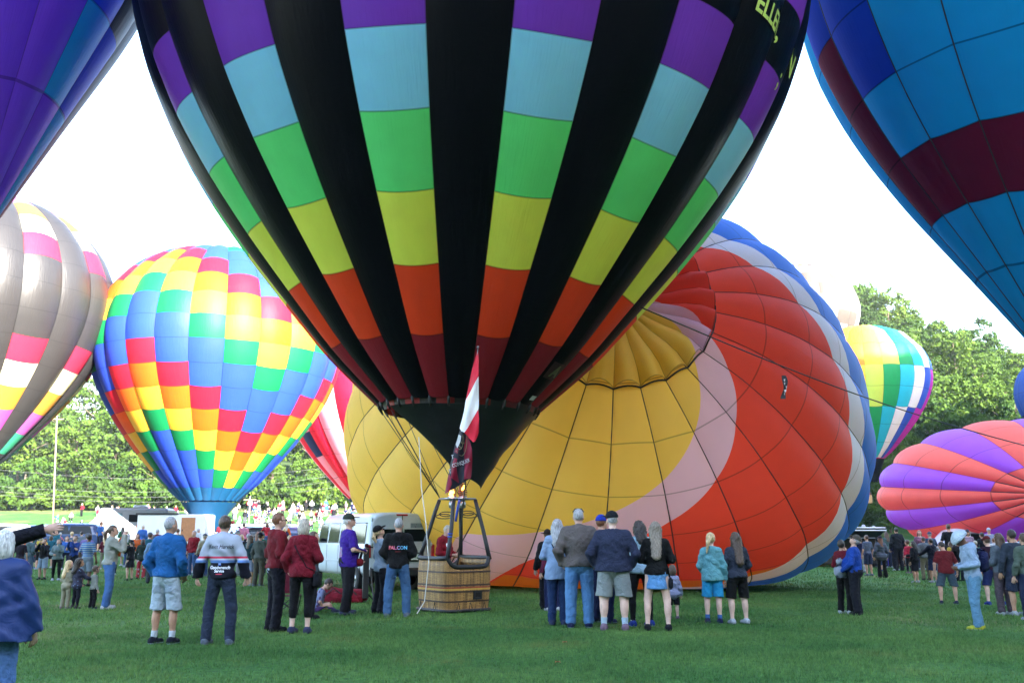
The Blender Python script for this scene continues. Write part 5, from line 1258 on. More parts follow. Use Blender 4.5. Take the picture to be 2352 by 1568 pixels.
P = person(795, 1411, 1183, -62, 'bearded person in a purple polo shirt and olive cap beside the van', w=1.12, belly=.05, arms=('low', 'hold'), head=(-18, 6), stance=.13, step=(.06, -.06), top=T('tee', (66, 30, 152), hem=.84, sleeve=.46, straight=.175, loose=1.3), bottom=Bm('trousers', (18, 18, 26), loose=1.1), shoes=SH['slate'], hair=dict(style='short', mat='white'), hat=dict(kind='cap', mat=C_(58, 66, 58)), specs='face', seed=9)
V, F = rect(.18, .20, 6, 6); press(P, 'top', V, F, 1.27, spotted('shirt_print', pc(120, 150, 210), pc(170, 120, 160), 30), name='back_print')
lens = empty('camera_bag', P['root'].location + Vector((.27, -.10, 1.06)), 0, 'small red camera pouch held by the person in purple', 'bag'); mb = MB(); mb.box((0, 0, 0), (.13, .11, .16), 0, .03); mb.build('pouch', C_(125, 15, 30), lens, True); mb = MB(); mb.tube([(.0, 0, .08), (.03, .02, .2)], .03, 8); mb.build('lens', C_(18, 18, 22), lens, True)
P = person(871, 1409, 1208, -55, 'person in a black cap and pale grey sweater looking up behind the black hoodie', sex='f', w=.88, arms=('low', 'hold'), head=(0, 28), top=T('sweater', (150, 166, 186), hem=.84), bottom=Bm('flare', (15, 17, 26)), shoes=SH['black'], hair=dict(style='pony', mat='blonde'), hat=dict(kind='cap', mat=C_(14, 14, 20)), specs='face', seed=10)
P = person(911, 1417, 1192, 4, 'grey-haired person in a black hoodie lettered FAL.CON and blue jeans', w=1.08, arms=('kangaroo', 'kangaroo'), stance=.17, step=(-.02, .06), head=(0, 4), top=T('hoodie', (12, 13, 19), hem=.87), bottom=Bm('jeans', (72, 108, 152), loose=1.15), shoes=SH['grey'], hair=dict(style='buzz', mat='grey'), seed=11)
pockets(P, .845, denim(58, 92, 136))
GR = [plain('ink_%d' % k, c, .5) for k, c in enumerate(((.65, .10, .12), (.62, .12, .20), (.50, .16, .35), (.20, .34, .60), (.12, .42, .70), (.12, .48, .78)))]
back_decal(P, 'top', 'FAL.CON', .098, 1.36, LETW, mats=GR, bold=.022, sq=.92)
V, F = rect(.11, .010, 4, 1); press(P, 'top', V, F, 1.285, plain('ink_dim_red', (.20, .02, .03), .6), name='red_mark')
# pilot in the basket
P = build_person('person', H=1.74, w=.98, arms=('hold', 'hold'), head=(-10, -26), top=T('jacket', (140, 16, 35)), bottom=Bm('jeans', (40, 50, 80)), shoes=SH['black'], hair=dict(style='short', mat='ash'), h=.0155, seed=12)
P['root'].location = (BC.x - .22, BC.y + .10, BC.z + .10); P['root'].rotation_euler[2] = R(-115); tag(P['root'], 'pilot in a red jacket looking down inside the wicker basket', 'person')
V, F = rect(.10, .09, 3, 3); press(P, 'top', V, F, 1.30, LETW, x0=.08, name='badge', front=True)

# front row, right half
P = person(1259, 1398, 1218, 10, 'person in black with a dark hat partly hidden behind the pale shirt', sex='f', w=.95, h=.018, arms=('side', 'side'), top=T('coat', (16, 17, 22), hem=.60), bottom=Bm('trousers', (20, 20, 28)), shoes=SH['black'], hair=dict(style='short', mat='brown'), hat=dict(kind='brim', mat=C_(40, 30, 28)))
P = person(1268, 1402, 1232, 20, 'person in a plum top and dark jeans behind the pale shirt', sex='f', w=.85, h=.018, top=T('sweater', (110, 35, 70)), bottom=Bm('jeans', (30, 40, 85)), shoes=SH['white'], hair=dict(style='short', mat='brown'))
P = person(1282, 1435, 1194, -4, 'long grey-haired person in a pale blue shirt with a cross-body strap', sex='f', w=1.0, arms=('hold', 'side'), head=(-4, 2), stance=.10, top=T('shirt', (150, 172, 208), hem=.76, straight=.19, flare=.02, loose=1.2), bottom=Bm('jeans', (34, 56, 98)), shoes=SH['slate'], hair=dict(style='long', mat='grey'), seed=13)
bag(P, 'shoulder_bag', 'thin black cross-body bag on the person in the pale blue shirt', [onback(P, 'top', -.10 + .028 * k, 1.44 - .055 * k) for k in range(11)], (.20, .02, .80), (.06, .16, .18), C_(20, 20, 28))
P = person(1332, 1441, 1171, -3, 'tall grey-haired person in a tan jacket and light jeans with sunglasses on top', w=1.2, arms=('pocket', 'pocket'), stance=.135, top=T('jacket', (106, 96, 94), hem=.90, loose=1.25), bottom=Bm('jeans', (96, 142, 194), loose=1.15), shoes=SH['navy'], hair=dict(style='buzz', mat='grey'), seed=14)
pockets(P, .84, denim(84, 128, 180))
mb = MB(); mb.tube([P['hd']((-.085, .03, .225)), P['hd']((-.05, -.01, .275)), P['hd']((.05, -.01, .275)), P['hd']((.085, .03, .225))], .010, 6); mb.build('sunglasses', plain('black_plastic', (.01, .01, .012), .25), P['root'])
P = person(1386, 1430, 1186, -48, 'person in a blue and orange cap and red top behind the navy sweatshirt', w=1.0, h=.018, head=(0, 4), top=T('sweater', (145, 18, 40)), bottom=Bm('jeans', (28, 38, 80)), shoes=SH['navy'], hair=dict(style='short', mat='auburn'), stance=.15, hat=dict(kind='cap', mat=[C_(35, 60, 175), C_(225, 80, 50)], split=lambda q: (q[:, 1] > .055).astype(int)), seed=15)
P = person(1358, 1398, 1260, 0, 'child in dark clothes glimpsed between the tan and navy jackets', child=.5, h=.02, top=T('tee', (30, 28, 36)), bottom=Bm('leggings', (20, 20, 28)), shoes=SH['black'], hair=dict(style='short', mat='dark'))
P = person(1412, 1447, 1178, -8, 'broad person in a navy sweatshirt, khaki shorts and black cap', w=1.36, belly=.04, arms=('pocket', 'pocket'), head=(10, 2), stance=.16, top=T('sweater', (46, 52, 78), hem=.87, straight=.19, loose=1.2), bottom=Bm('shorts', (150, 156, 158), hem=.50, loose=1.2), shoes=SH['pink'], socks=(C_(185, 205, 225), .11), hair=dict(style='buzz', mat='grey'), hat=dict(kind='cap', turn=40, mat=C_(20, 24, 32)), skin='pale', seed=16)
P = person(1474, 1438, 1198, 14, 'curly-haired person in a white hoodie and black leggings', sex='f', w=.98, arms=('side', 'side'), stance=.16, top=T('hoodie', (182, 214, 236), hem=.88), bottom=Bm('leggings', (14, 15, 22)), shoes=SH['blue'], socks=(C_(200, 205, 215), .06), hair=dict(style='curly', mat='dark'), skin='tan', seed=17)
P = person(1512, 1447, 1200, -6, 'long-haired person in a black top and short denim skirt', sex='f', w=1.06, arms=('hold', 'hold'), stance=.17, top=T('sweater', (10, 10, 15), hem=.90), bottom=dict(kind='skirt', mat=denim(112, 168, 228), hem=.665, flare=.185), shoes=SH['black'], hair=dict(style='verylong', mat='streak'), skin='pale', seed=18)
bag(P, 'shoulder_bag', 'small black bag hanging beside the denim skirt', [onback(P, 'top', .13 + .008 * k, 1.40 - .05 * k) for k in range(9)] + [(.22, -.03, .88)], (.235, -.03, .78), (.08, .13, .20), C_(20, 22, 30))
P = person(1548, 1421, 1298, 0, 'small child in a white coat standing beside the denim skirt', child=.8, sex='f', top=T('coat', (165, 168, 200), hem=.60, flare=.05), bottom=Bm('shorts', (16, 17, 24), hem=.52), shoes=SH['pink'], hair=dict(style='bob', mat='brown'), skin='pale', h=.018)
P = person(1640, 1431, 1225, -10, 'blonde girl in a mint hoodie and turquoise shorts', sex='f', w=.98, child=.12, arms=('low', 'side'), head=(4, 2), stance=.12, top=T('hoodie', (116, 178, 188), hem=.84, straight=.18), bottom=Bm('shorts', (48, 168, 228), hem=.52), shoes=SH['navy'], socks=(C_(70, 115, 185), .09), hair=dict(style='pony', mat='blonde', sx=-.06), skin='pale', seed=19)
P = person(1698, 1432, 1224, 14, 'long-haired girl in a charcoal top and black bike shorts', sex='f', w=1.12, child=.1, arms=('low', 'low'), stance=.15, top=T('sweater', (54, 60, 76), hem=.90), bottom=Bm('shorts', (10, 10, 15), hem=.50, loose=.5), shoes=SH['white'], hair=dict(style='verylong', mat='brown'), skin='pale', glasses=True, seed=20)
P = person(1944, 1409, 1240, -52, 'person in a dark red top carrying a white bag, face lifted', sex='f', w=1.0, arms=('hold', 'hold'), head=(20, 20), h=.018, top=T('sweater', (112, 20, 38), hem=.88), bottom=Bm('trousers', (14, 14, 20)), shoes=SH['white'], hair=dict(style='short', mat='dark'), seed=21)
lb = empty('white_bag', P['root'].location + Vector((-.12, -.22, .93)), .3, 'crumpled white and grey bag carried by the person in dark red', 'bag'); mb = MB(); mb.box((0, 0, 0), (.34, .20, .30), 0, .09); mb.box((-.06, -.04, .20), (.16, .12, .16), .4, .05); mb.build('pouch', C_(165, 172, 190), lb, True)
P = person(1970, 1412, 1229, 62, 'stout person in a bright blue sweater and tan cap looking up', w=1.2, belly=.10, arms=('low', 'low'), head=(6, 30), h=.017, top=T('sweater', (22, 72, 170), hem=.86), bottom=Bm('trousers', (22, 24, 36)), shoes=SH['black'], hair=dict(style='short', mat='grey'), hat=dict(kind='cap', mat=C_(92, 84, 76)), specs='face', seed=22)
P = person(2180, 1387, 1243, -12, 'person in a rust-red tee and grey shorts leaning to one side', w=1.14, arms=('side', 'side'), head=(30, -18), stance=.2, h=.018, lean=-6, top=T('tee', (116, 30, 38), hem=.86, sleeve=.46, straight=.175), bottom=Bm('shorts', (70, 88, 106)), shoes=SH['navy'], hair=dict(style='short', mat='dark'), seed=23)
P = person(2247, 1446, 1228, 82, 'person in a white bucket hat, pale hoodie and light jeans bent over a phone', w=.98, arms=('hold', 'hold'), head=(0, -38), lean=-6, h=.0155, stance=.10, step=(.05, -.05), hk=1.06, top=T('hoodie', (165, 186, 216), hem=.86), bottom=Bm('jeans', (112, 158, 194)), shoes=dict(mat=C_(190, 190, 60), sole=C_(180, 190, 200)), hair=dict(style='short', mat='dark'), hat=dict(kind='bucket', mat=C_(205, 220, 238)), skin='brown', seed=24)
mb = MB(); o_ = P['root']; bp_ = empty('backpack', o_.location + Vector((.20, 0, 1.22)), R(82), 'navy backpack worn by the person in the white bucket hat', 'backpack'); mb.box((0, 0, 0), (.28, .16, .40), 0, .06); mb.build('pouch', C_(30, 36, 80), bp_, True)
mb = MB()
for sx in (-.1, .1): mb.tube([(sx, .02, .2), (sx, .16, .24), (sx, .30, .12), (sx * 1.1, .26, -.1), (sx, .06, -.18)], .016, 5)
mb.build('strap', C_(40, 46, 90), bp_, True)
P = person(2287, 1389, 1232, 6, 'person in a dark plum sweater with a pale hem and blue shorts', w=1.12, h=.02, arms=('hold', 'side'), stance=.2, lean=-8, top=T('sweater', (46, 16, 38), hem=.88, under=(C_(120, 150, 165), .83)), bottom=Bm('shorts', (28, 42, 92)), shoes=SH['blue'], hair=dict(style='short', mat='brown'), hat=dict(kind='cap', mat=C_(110, 30, 40)), skin='pale')
P = person(2312, 1412, 1226, 14, 'long-haired person in a long grey cardigan near the right edge', sex='f', w=.95, h=.018, arms=('hold', 'side'), top=T('coat', (95, 105, 118), hem=.62), bottom=Bm('trousers', (90, 78, 88), loose=1.2), shoes=SH['white'], hair=dict(style='verylong', mat='brown'))
P = person(2343, 1414, 1218, 8, 'person in a slate sweater and navy shorts at the right edge', w=1.12, h=.018, arms=('side', 'side'), top=T('sweater', (52, 62, 78), hem=.88), bottom=Bm('shorts', (38, 48, 72)), shoes=SH['white'], hair=dict(style='short', mat='dark'), skin='tan')
P = person(2372, 1425, 1226, 10, 'person in olive cut off by the right edge', w=1.0, h=.022, top=T('jacket', (90, 105, 95)), bottom=Bm('jeans', (40, 50, 80)), shoes=SH['white'], hair=dict(style='short', mat='brown'))

# family on the left
P = person(244, 1398, 1208, -62, 'person with a brown ponytail in a cream jacket and jeans lifting a phone', sex='f', w=1.0, arms=('camera', 'camera'), head=(-10, 4), stance=.17, step=(.03, -.03), top=T('jacket', (165, 168, 162), hem=.93, loose=1.1), bottom=Bm('jeans', (76, 116, 178), loose=1.25), shoes=SH['white'], hair=dict(style='pony', mat='brown'), seed=25)
ph = empty('phone', P['root'].matrix_basis @ Vector((0, 0, 0)), 0, 'phone held up by the person in the cream jacket', 'phone'); q_ = Matrix.LocRotScale(P['root'].location, P['root'].rotation_euler, None) @ ((P['wrist'][0] + P['wrist'][1]) / 2 + Vector((0, .08, .06))); ph.location = q_; ph.rotation_euler[2] = R(-62)
mb = MB(); mb.box((0, 0, 0), (.15, .012, .075), 0, .004); mb.build('case', C_(25, 25, 30), ph); mb = MB(); mb.box((0, -.0075, 0), (.135, .003, .065), 0, 0); mb.build('screen', plain('phone_screen', (.04, .07, .11), .1), ph)
P = person(148, 1397, 1288, -20, 'small blonde child in a cream coat and trousers', sex='f', child=.85, arms=('low', 'hold'), head=(-30, 0), top=T('coat', (168, 162, 142), hem=.80, flare=.03), bottom=Bm('trousers', (150, 146, 125)), shoes=SH['pink'], hair=dict(style='long', mat='blonde'), skin='pale', seed=26, h=.014)
P = person(172, 1398, 1283, -35, 'small dark-haired child in a navy coat with pale hearts', sex='f', child=.85, arms=('low', 'out'), head=(-20, 2), top=dict(kind='coat', mat=spotted('hearts', pc(24, 27, 62), pc(110, 130, 170), 16, .22), hem=.72, flare=.03), bottom=Bm('leggings', (20, 22, 36)), shoes=dict(mat=C_(50, 45, 50), high=.1), hair=dict(style='curly', mat='dark'), skin='tan', seed=27, h=.014)
P = person(211, 1397, 1300, -40, 'small child in black trousers with a white stripe beside the cream jacket', child=.95, arms=('up', 'side'), top=T('sweater', (150, 155, 150)), bottom=Bm('trousers', (18, 19, 26)), shoes=SH['slate'], hair=dict(style='short', mat='brown'), skin='fair', seed=28, h=.014)

# folk further back on the left
back = [
 (62, 1329, 1232, -20, dict(sex='f', top=T('hoodie', (88, 110, 116)), bottom=Bm('jeans', (84, 106, 132)), hair=dict(style='short', mat='ash'), shoes=SH['slate'], arms=('side', 'kangaroo')), 'person in a grey-green hoodie and pale jeans far left'),
 (95, 1331, 1237, 170, dict(w=1.1, top=T('sweater', (16, 17, 22)), bottom=Bm('shorts', (150, 168, 192)), hair=dict(style='short', mat='dark'), shoes=SH['black'], arms=('camera', 'camera')), 'person in a black sweater and pale shorts shading the eyes'),
 (127, 1333, 1238, -170, dict(sex='f', w=1.2, top=T('sweater', (130, 146, 150)), bottom=Bm('leggings', (16, 16, 20)), hair=dict(style='short', mat='brown'), shoes=SH['white'], arms=('camera', 'hold')), 'person in a pale grey sweater and black leggings'),
 (165, 1330, 1230, 170, dict(sex='f', w=1.1, top=T('tee', (30, 66, 140), sleeve=.46), bottom=Bm('trousers', (25, 30, 45)), hair=dict(style='short', mat='brown'), shoes=SH['black'], arms=('phone', 'phone')), 'person in a royal blue top clasping hands'),
 (195, 1346, 1227, -8, dict(w=1.1, top=dict(kind='tee', mat=zbands('stripes', [(0, pc(60, 120, 190)), (.5, pc(170, 185, 200))], 14), sleeve=.46, hem=.88), bottom=Bm('shorts', (140, 155, 175)), hair=dict(style='short', mat='dark'), shoes=SH['black'], skin='brown'), 'person in a blue and white striped tee'),
 (296, 1333, 1241, 60, dict(sex='f', top=T('sweater', (17, 17, 24), sleeve=.46), bottom=dict(kind='dress', mat=C_(20, 20, 34), hem=.58, flare=.24), hair=dict(style='pony', mat='dark'), hat=dict(kind='cap', mat=C_(25, 25, 40)), shoes=SH['black'], arms=('phone', 'phone')), 'person in a black dress and cap taking a picture'),
 (322, 1329, 1238, 0, dict(sex='f', top=T('coat', (40, 56, 50), hem=.62), bottom=dict(kind='trousers', mat=spotted('red_print', pc(190, 35, 55), pc(200, 195, 205), 7, .3)), hair=dict(style='bob', mat='dark'), shoes=SH['black']), 'person in a dark green coat and red patterned trousers'),
 (347, 1340, 1230, 20, dict(top=T('hoodie', (140, 172, 212)), bottom=Bm('trousers', (70, 76, 84)), hair=dict(style='short', mat='dark'), shoes=SH['black'], skin='brown'), 'person in a pale blue hoodie behind the blue jacket'),
 (412, 1320, 1228, 10, dict(sex='f', top=T('sweater', (22, 20, 28)), bottom=Bm('trousers', (46, 50, 58)), hair=dict(style='long', mat='brown'), shoes=SH['grey']), 'long-haired person in black between the blue and red jackets'),
 (440, 1322, 1219, 160, dict(w=1.1, top=T('jacket', (152, 22, 38)), bottom=Bm('jeans', (74, 108, 160)), hair=dict(style='buzz', mat='grey'), shoes=SH['white'], arms=('pocket', 'pocket')), 'grey-haired person in a red jacket and jeans facing this way'),
 (570, 1345, 1230, -30, dict(sex='f', w=1.05, top=T('jacket', (26, 62, 72)), bottom=Bm('shorts', (150, 160, 190)), hair=dict(style='long', mat='brown'), shoes=SH['white'], arms=('hold', 'side')), 'person in a dark teal jacket and white shorts'),
 (592, 1346, 1224, -20, dict(top=T('hoodie', (92, 96, 92)), bottom=Bm('trousers', (92, 88, 78)), hair=dict(style='short', mat='dark'), hat=dict(kind='cap', mat=C_(25, 25, 32)), shoes=SH['grey']), 'person in a grey-green hoodie and black cap beside the teal jacket'),
 (40, 1332, 1236, 10, dict(top=T('tee', (40, 30, 44), sleeve=.46), bottom=Bm('shorts', (70, 60, 60)), hair=dict(style='short', mat='dark'), shoes=SH['black']), 'person in a dark plum tee behind the navy rain jacket'),
 (550, 1322, 1228, 160, dict(sex='f', top=T('shirt', (190, 180, 200)), bottom=Bm('trousers', (180, 180, 190)), hair=dict(style='bob', mat='blonde'), shoes=SH['white']), 'fair person all in white behind the race-team jacket'),
 # right side
 (2028, 1326, 1232, 4, dict(sex='f', w=1.1, top=dict(kind='coat', mat=zbands('plaid', [(0, pc(70, 80, 100)), (.35, pc(110, 120, 138)), (.6, pc(52, 58, 78)), (.75, pc(96, 104, 124))], 9), hem=.66, flare=.06), bottom=Bm('flare', (16, 16, 22)), hair=dict(style='long', mat='auburn'), hat=dict(kind='cap', mat=C_(30, 34, 60)), shoes=SH['black']), 'person in a long plaid shirt and navy cap'),
 (1997, 1322, 1229, 20, dict(top=T('tee', (98, 110, 138), sleeve=.46), bottom=Bm('shorts', (45, 60, 95)), hair=dict(style='buzz', mat='brown'), shoes=SH['grey']), 'person in a grey-blue tee behind the blue sweater'),
 (2105, 1338, 1243, 40, dict(w=1.05, top=T('hoodie', (16, 18, 30)), bottom=Bm('shorts', (22, 26, 44)), hair=dict(style='curly', mat='dark'), shoes=SH['white'], skin='fair', arms=('side', 'out')), 'curly-haired person in a black hoodie and dark shorts'),
 (2146, 1338, 1237, 30, dict(w=1.05, top=T('hoodie', (24, 28, 52)), bottom=Bm('shorts', (40, 58, 100)), hair=dict(style='short', mat='dark'), shoes=SH['white'], arms=('out', 'side')), 'person in a navy hoodie and denim shorts'),
 (2066, 1310, 1212, 5, dict(w=1.1, top=T('jacket', (28, 34, 44)), bottom=Bm('trousers', (30, 32, 44)), hair=dict(style='short', mat='dark'), shoes=SH['black']), 'person in a dark jacket before the far white van'),
 (2119, 1308, 1218, 170, dict(sex='f', w=1.15, top=T('tee', (140, 92, 118), sleeve=.46), bottom=Bm('jeans', (50, 60, 90)), hair=dict(style='long', mat='auburn'), shoes=SH['white']), 'person in a dusty pink tee before the far white van'),
 (2143, 1312, 1222, 10, dict(w=1.2, top=T('tee', (64, 84, 112), sleeve=.46), bottom=Bm('jeans', (36, 46, 80)), hair=dict(style='buzz', mat='grey'), hat=dict(kind='cap', mat=C_(60, 80, 110)), shoes=SH['white']), 'person in a steel blue tee and cap before the far white van'),
 (2188, 1315, 1204, -10, dict(w=1.1, top=T('tee', (24, 26, 34), sleeve=.46), bottom=Bm('shorts', (40, 40, 52)), hair=dict(style='buzz', mat='brown'), shoes=SH['black']), 'tall person in a black tee above the red tee'),
 (2231, 1312, 1217, 160, dict(sex='f', top=T('tee', (168, 140, 164), sleeve=.46), bottom=Bm('jeans', (50, 60, 90)), hair=dict(style='bob', mat='brown'), hat=dict(kind='cap', mat=C_(70, 60, 70)), shoes=SH['white']), 'person in a pale pink tee beside the bucket hat'),
 (2264, 1318, 1223, 10, dict(top=T('hoodie', (20, 24, 36)), bottom=Bm('jeans', (30, 38, 66)), hair=dict(style='short', mat='dark'), shoes=SH['black']), 'person in a black hoodie to the right of the bucket hat'),
 (2279, 1300, 1213, 170, dict(w=1.1, top=T('tee', (150, 158, 190), sleeve=.46), bottom=Bm('jeans', (40, 50, 80)), hair=dict(style='short', mat='grey'), hat=dict(kind='cap', mat=C_(205, 215, 235)), shoes=SH['white']), 'person in a white cap and pale tee beside the burner hoop'),
 (2014, 1302, 1208, 0, dict(top=T('jacket', (38, 48, 50)), bottom=Bm('trousers', (30, 32, 40)), hair=dict(style='short', mat='grey'), shoes=SH['black']), 'tall person in a dark green jacket beside the black trailer'),
 (1990, 1298, 1206, 170, dict(top=T('tee', (24, 22, 30), sleeve=.46), bottom=Bm('jeans', (40, 44, 70)), hair=dict(style='short', mat='dark'), hat=dict(kind='cap', mat=C_(190, 190, 205)), shoes=SH['black']), 'person in a black tee and white cap beside the black trailer'),
 (2042, 1304, 1222, 10, dict(sex='f', top=T('sweater', (84, 112, 112)), bottom=Bm('jeans', (40, 50, 80)), hair=dict(style='long', mat='brown'), shoes=SH['white']), 'person in a sage sweater behind the plaid shirt'),
 (2090, 1316, 1240, 20, dict(child=.7, top=T('hoodie', (190, 40, 70)), bottom=Bm('leggings', (20, 20, 30)), hair=dict(style='short', mat='brown'), shoes=SH['pink']), 'child in a pink hoodie before the far white van'),
 (2330, 1345, 1234, -20, dict(top=T('sweater', (40, 42, 66)), bottom=Bm('trousers', (36, 32, 60)), hair=dict(style='short', mat='dark'), shoes=SH['white']), 'person in dark blue behind the long grey cardigan'),
]
for x, feet, ty, face, kw, lb in back: person(x, feet, ty, face, lb, h=.021, **kw)
# ------------------------------------------------------------------ the crowd behind: a few builds, copied with their own colours
def archetype(**k):
    return build_person('person', h=.032, hands=None, **k)['root']
GEN = C_(100, 100, 110)
ARC = [
 (archetype(H=1.75, seed=1, arms=('side', 'pocket'), top=T('tee', (100, 100, 110), sleeve=.46), bottom=Bm('shorts', (100, 100, 110)), shoes=SH['grey'], hair=dict(style='short', mat='brown')), 'tee', 'shorts'),
 (archetype(H=1.64, sex='f', seed=2, arms=('hold', 'side'), top=T('sweater', (100, 100, 110)), bottom=Bm('leggings', (100, 100, 110)), shoes=SH['white'], hair=dict(style='long', mat='brown')), 'sweater', 'leggings'),
 (archetype(H=1.78, w=1.15, seed=3, arms=('pocket', 'pocket'), top=T('jacket', (100, 100, 110)), bottom=Bm('jeans', (100, 100, 110)), shoes=SH['black'], hair=dict(style='buzz', mat='grey')), 'jacket', 'jeans'),
 (archetype(H=1.66, sex='f', w=1.1, seed=4, arms=('camera', 'camera'), head=(0, 12), top=T('tee', (100, 100, 110), sleeve=.46), bottom=Bm('shorts', (100, 100, 110)), shoes=SH['white'], hair=dict(style='bob', mat='ash')), 'tee', 'shorts'),
 (archetype(H=1.74, seed=5, arms=('side', 'side'), top=T('hoodie', (100, 100, 110)), bottom=Bm('trousers', (100, 100, 110)), shoes=SH['grey'], hair=dict(style='short', mat='dark'), hat=dict(kind='cap', mat=GEN)), 'hoodie', 'trousers'),
 (archetype(H=1.2, child=.8, seed=6, arms=('side', 'out'), top=T('tee', (100, 100, 110), sleeve=.46), bottom=Bm('shorts', (100, 100, 110)), shoes=SH['blue'], hair=dict(style='short', mat='blonde')), 'tee', 'shorts'),
]
SITARC = [archetype(H=1.72, seed=7, seat=True, arms=('hold', 'low'), top=T('tee', (100, 100, 110), sleeve=.46), bottom=Bm('jeans', (100, 100, 110)), shoes=SH['white'], hair=dict(style='short', mat='brown')),
          archetype(H=1.64, sex='f', seed=8, seat=True, arms=('low', 'low'), top=T('sweater', (100, 100, 110)), bottom=Bm('jeans', (100, 100, 110)), shoes=SH['white'], hair=dict(style='bob', mat='blonde'))]
TOPS = dict(white=(205, 208, 215), black=(20, 20, 28), red=(165, 25, 45), navy=(28, 36, 78), blue=(50, 100, 180), grey=(115, 122, 132), pink=(195, 120, 150), green=(45, 95, 70), teal=(35, 105, 125), maroon=(95, 18, 40), orange=(205, 95, 40), lilac=(140, 120, 180), yellow=(205, 175, 70), cream=(190, 180, 160))
BOTS = dict(black=(20, 20, 26), denim=(62, 88, 135), khaki=(135, 128, 110), grey=(80, 84, 92), navy=(28, 34, 60), white=(185, 190, 200))
def recolor(r, top, bot, hairc=None):
    for ch in r.children:
        st = ch.name.split('.')[0]
        m = C_(*TOPS[top]) if st in ('shirt', 'sweater', 'jacket') else C_(*BOTS[bot]) if st in ('trousers', 'shorts', 'skirt') else HAIR[hairc] if st == 'hair' and hairc else None
        if m: ch.material_slots[0].link = 'OBJECT'; ch.material_slots[0].material = m
firsts = set()
def member(root, loc, face, top, bot, label, group, hairc=None, sc=1.0):
    r = root if root not in firsts else dup(root, loc)
    if root not in firsts: firsts.add(root)
    r.location = loc; r.rotation_euler = (0, 0, R(face)); tag(r, label, 'person', group); recolor(r, top, bot, hairc); r.scale = (sc, sc, sc); return r
rc = np.random.default_rng(21)
def pick(d): return list(d)[rc.integers(len(d))]
HC = ['brown', 'dark', 'grey', 'blonde', 'ash', 'auburn']
ADJ = {0: 'short-haired', 1: 'long-haired', 2: 'cropped-haired', 3: 'bob-haired', 4: 'capped', 5: 'young'}
used = set()
def crowd(xs, where, group, lo, hi, faces=(-40, 40)):
    for x in xs:
        for _ in range(40):
            a = int(rc.integers(len(ARC))); t, b, hc_ = pick(TOPS), pick(BOTS), HC[rc.integers(6)]
            lb = '%s-haired person in %s %s and %s %s %s' % (hc_ if a != 4 else hc_, t, ARC[a][1], b, ARC[a][2], where)
            if a == 4: lb = lb.replace('-haired person', '-haired capped person')
            if a == 5: lb = lb.replace('person', 'child')
            if lb not in used: used.add(lb); break
        d = rc.uniform(lo, hi); X = (x - CX) / FPX * d * 1.0
        member(ARC[a][0], (X, d, float(ground_z(X, d))), rc.uniform(*faces) + (180 if rc.random() < .22 else 0), t, b, lb, group, hc_, rc.uniform(.94, 1.05))
crowd([-8, 12, 30, 48, 76, 88, 108, 118, 140, 152, 176, 186, 208, 222, 262, 276, 284, 306, 314, 334, 362, 378, 402, 424, 456, 470, 486, 530, 545, 560, 584, 604, 616, 640, 652, 664, 676, 700], 'in the left crowd', 'people in the crowd on the left', 38, 52)
crowd([15, 55, 100, 160, 250, 300, 345, 520, 572, 624, 668], 'far back at the left', 'people far back in the crowd on the left', 54, 60)
crowd([1922, 1958, 1984, 2006, 2034, 2054, 2078, 2100, 2130, 2160, 2176, 2204, 2216, 2246, 2258, 2292, 2306, 2322, 2338, 2350], 'in the right crowd', 'people in the crowd on the right', 40, 54)
def bank(n, x0, x1, y0, y1, seated, where):
    for k in range(n):
        x = rc.uniform(x0, x1); d = rc.uniform(y0, y1); X = (x - CX) / FPX * d; s_ = rc.random() < seated; t, b, hc_ = ['white', 'white', 'pink', 'navy', 'cream', 'grey', 'blue', 'red', 'black'][rc.integers(9)], pick(BOTS), HC[rc.integers(6)]
        z = float(ground_z(X, d))
        if s_: member(SITARC[rc.integers(2)], (X, d, z - .40), 180 + rc.uniform(-40, 40), t, b, 'tiny seated spectator in a %s top %s' % (t, where), 'spectators seated on the bank', hc_)
        else: member(ARC[rc.integers(5)][0], (X, d, z), rc.uniform(120, 240), t, b, 'tiny standing spectator in a %s top %s' % (t, where), 'spectators standing on the bank', hc_)
bank(84, 545, 830, 112, 144, .72, 'on the sunny bank before the wood'); bank(34, 150, 480, 112, 140, .45, 'on the sunny bank at the left'); bank(10, 560, 760, 146, 151, .0, 'at the edge of the wood')
# passengers of the balloon lifting off
for k, (dx, t) in enumerate(((-1.45, 'white'), (-1.05, 'black'), (-.6, 'red'))):
    p = LIFT.root.location + Vector((dx, -.1, -15.75)); member(ARC[(0, 2, 4)[k]][0], p, 180 - 20 * k, t, 'navy', 'tiny passenger in a %s top in the basket lifting off' % t, 'passengers of the balloon lifting off', 'dark')
# ------------------------------------------------------------------ vehicles and gear
PAINTW = plain('white_paint', (.52, .56, .60), .22, spec=.4, var=.04, scale=2)
GLASS = plain('dark_glass', (.006, .007, .009), .06, spec=.16, var=.0)
TYRE = plain('tyre_rubber', (.015, .015, .016), .8); RIM = plain('wheel_metal', (.35, .36, .38), .3, metal=.9); BLKP = plain('black_trim', (.014, .014, .016), .5)
REDL = plain('tail_light_red', (.45, .01, .02), .15, spec=.8); CLRL = plain('lamp_clear', (.65, .62, .50), .2, spec=.8); CHROME = plain('chrome', (.6, .6, .62), .12, metal=1.0)
def section(y, sx, z0, zb, zw, zr):
    h = [(.0, z0), (.88, z0), (.97, z0 + .10), (1.0, z0 + .28), (1.0, zb - .05), (.985, zb + .05), (.93, zw), (.86, zr - .14), (.76, zr - .05), (.5, zr), (0, zr + .015)]
    R_ = [(sx * x, y, z) for x, z in h]; return R_ + [(-x, y, z) for x, y, z in R_[-2:0:-1]]
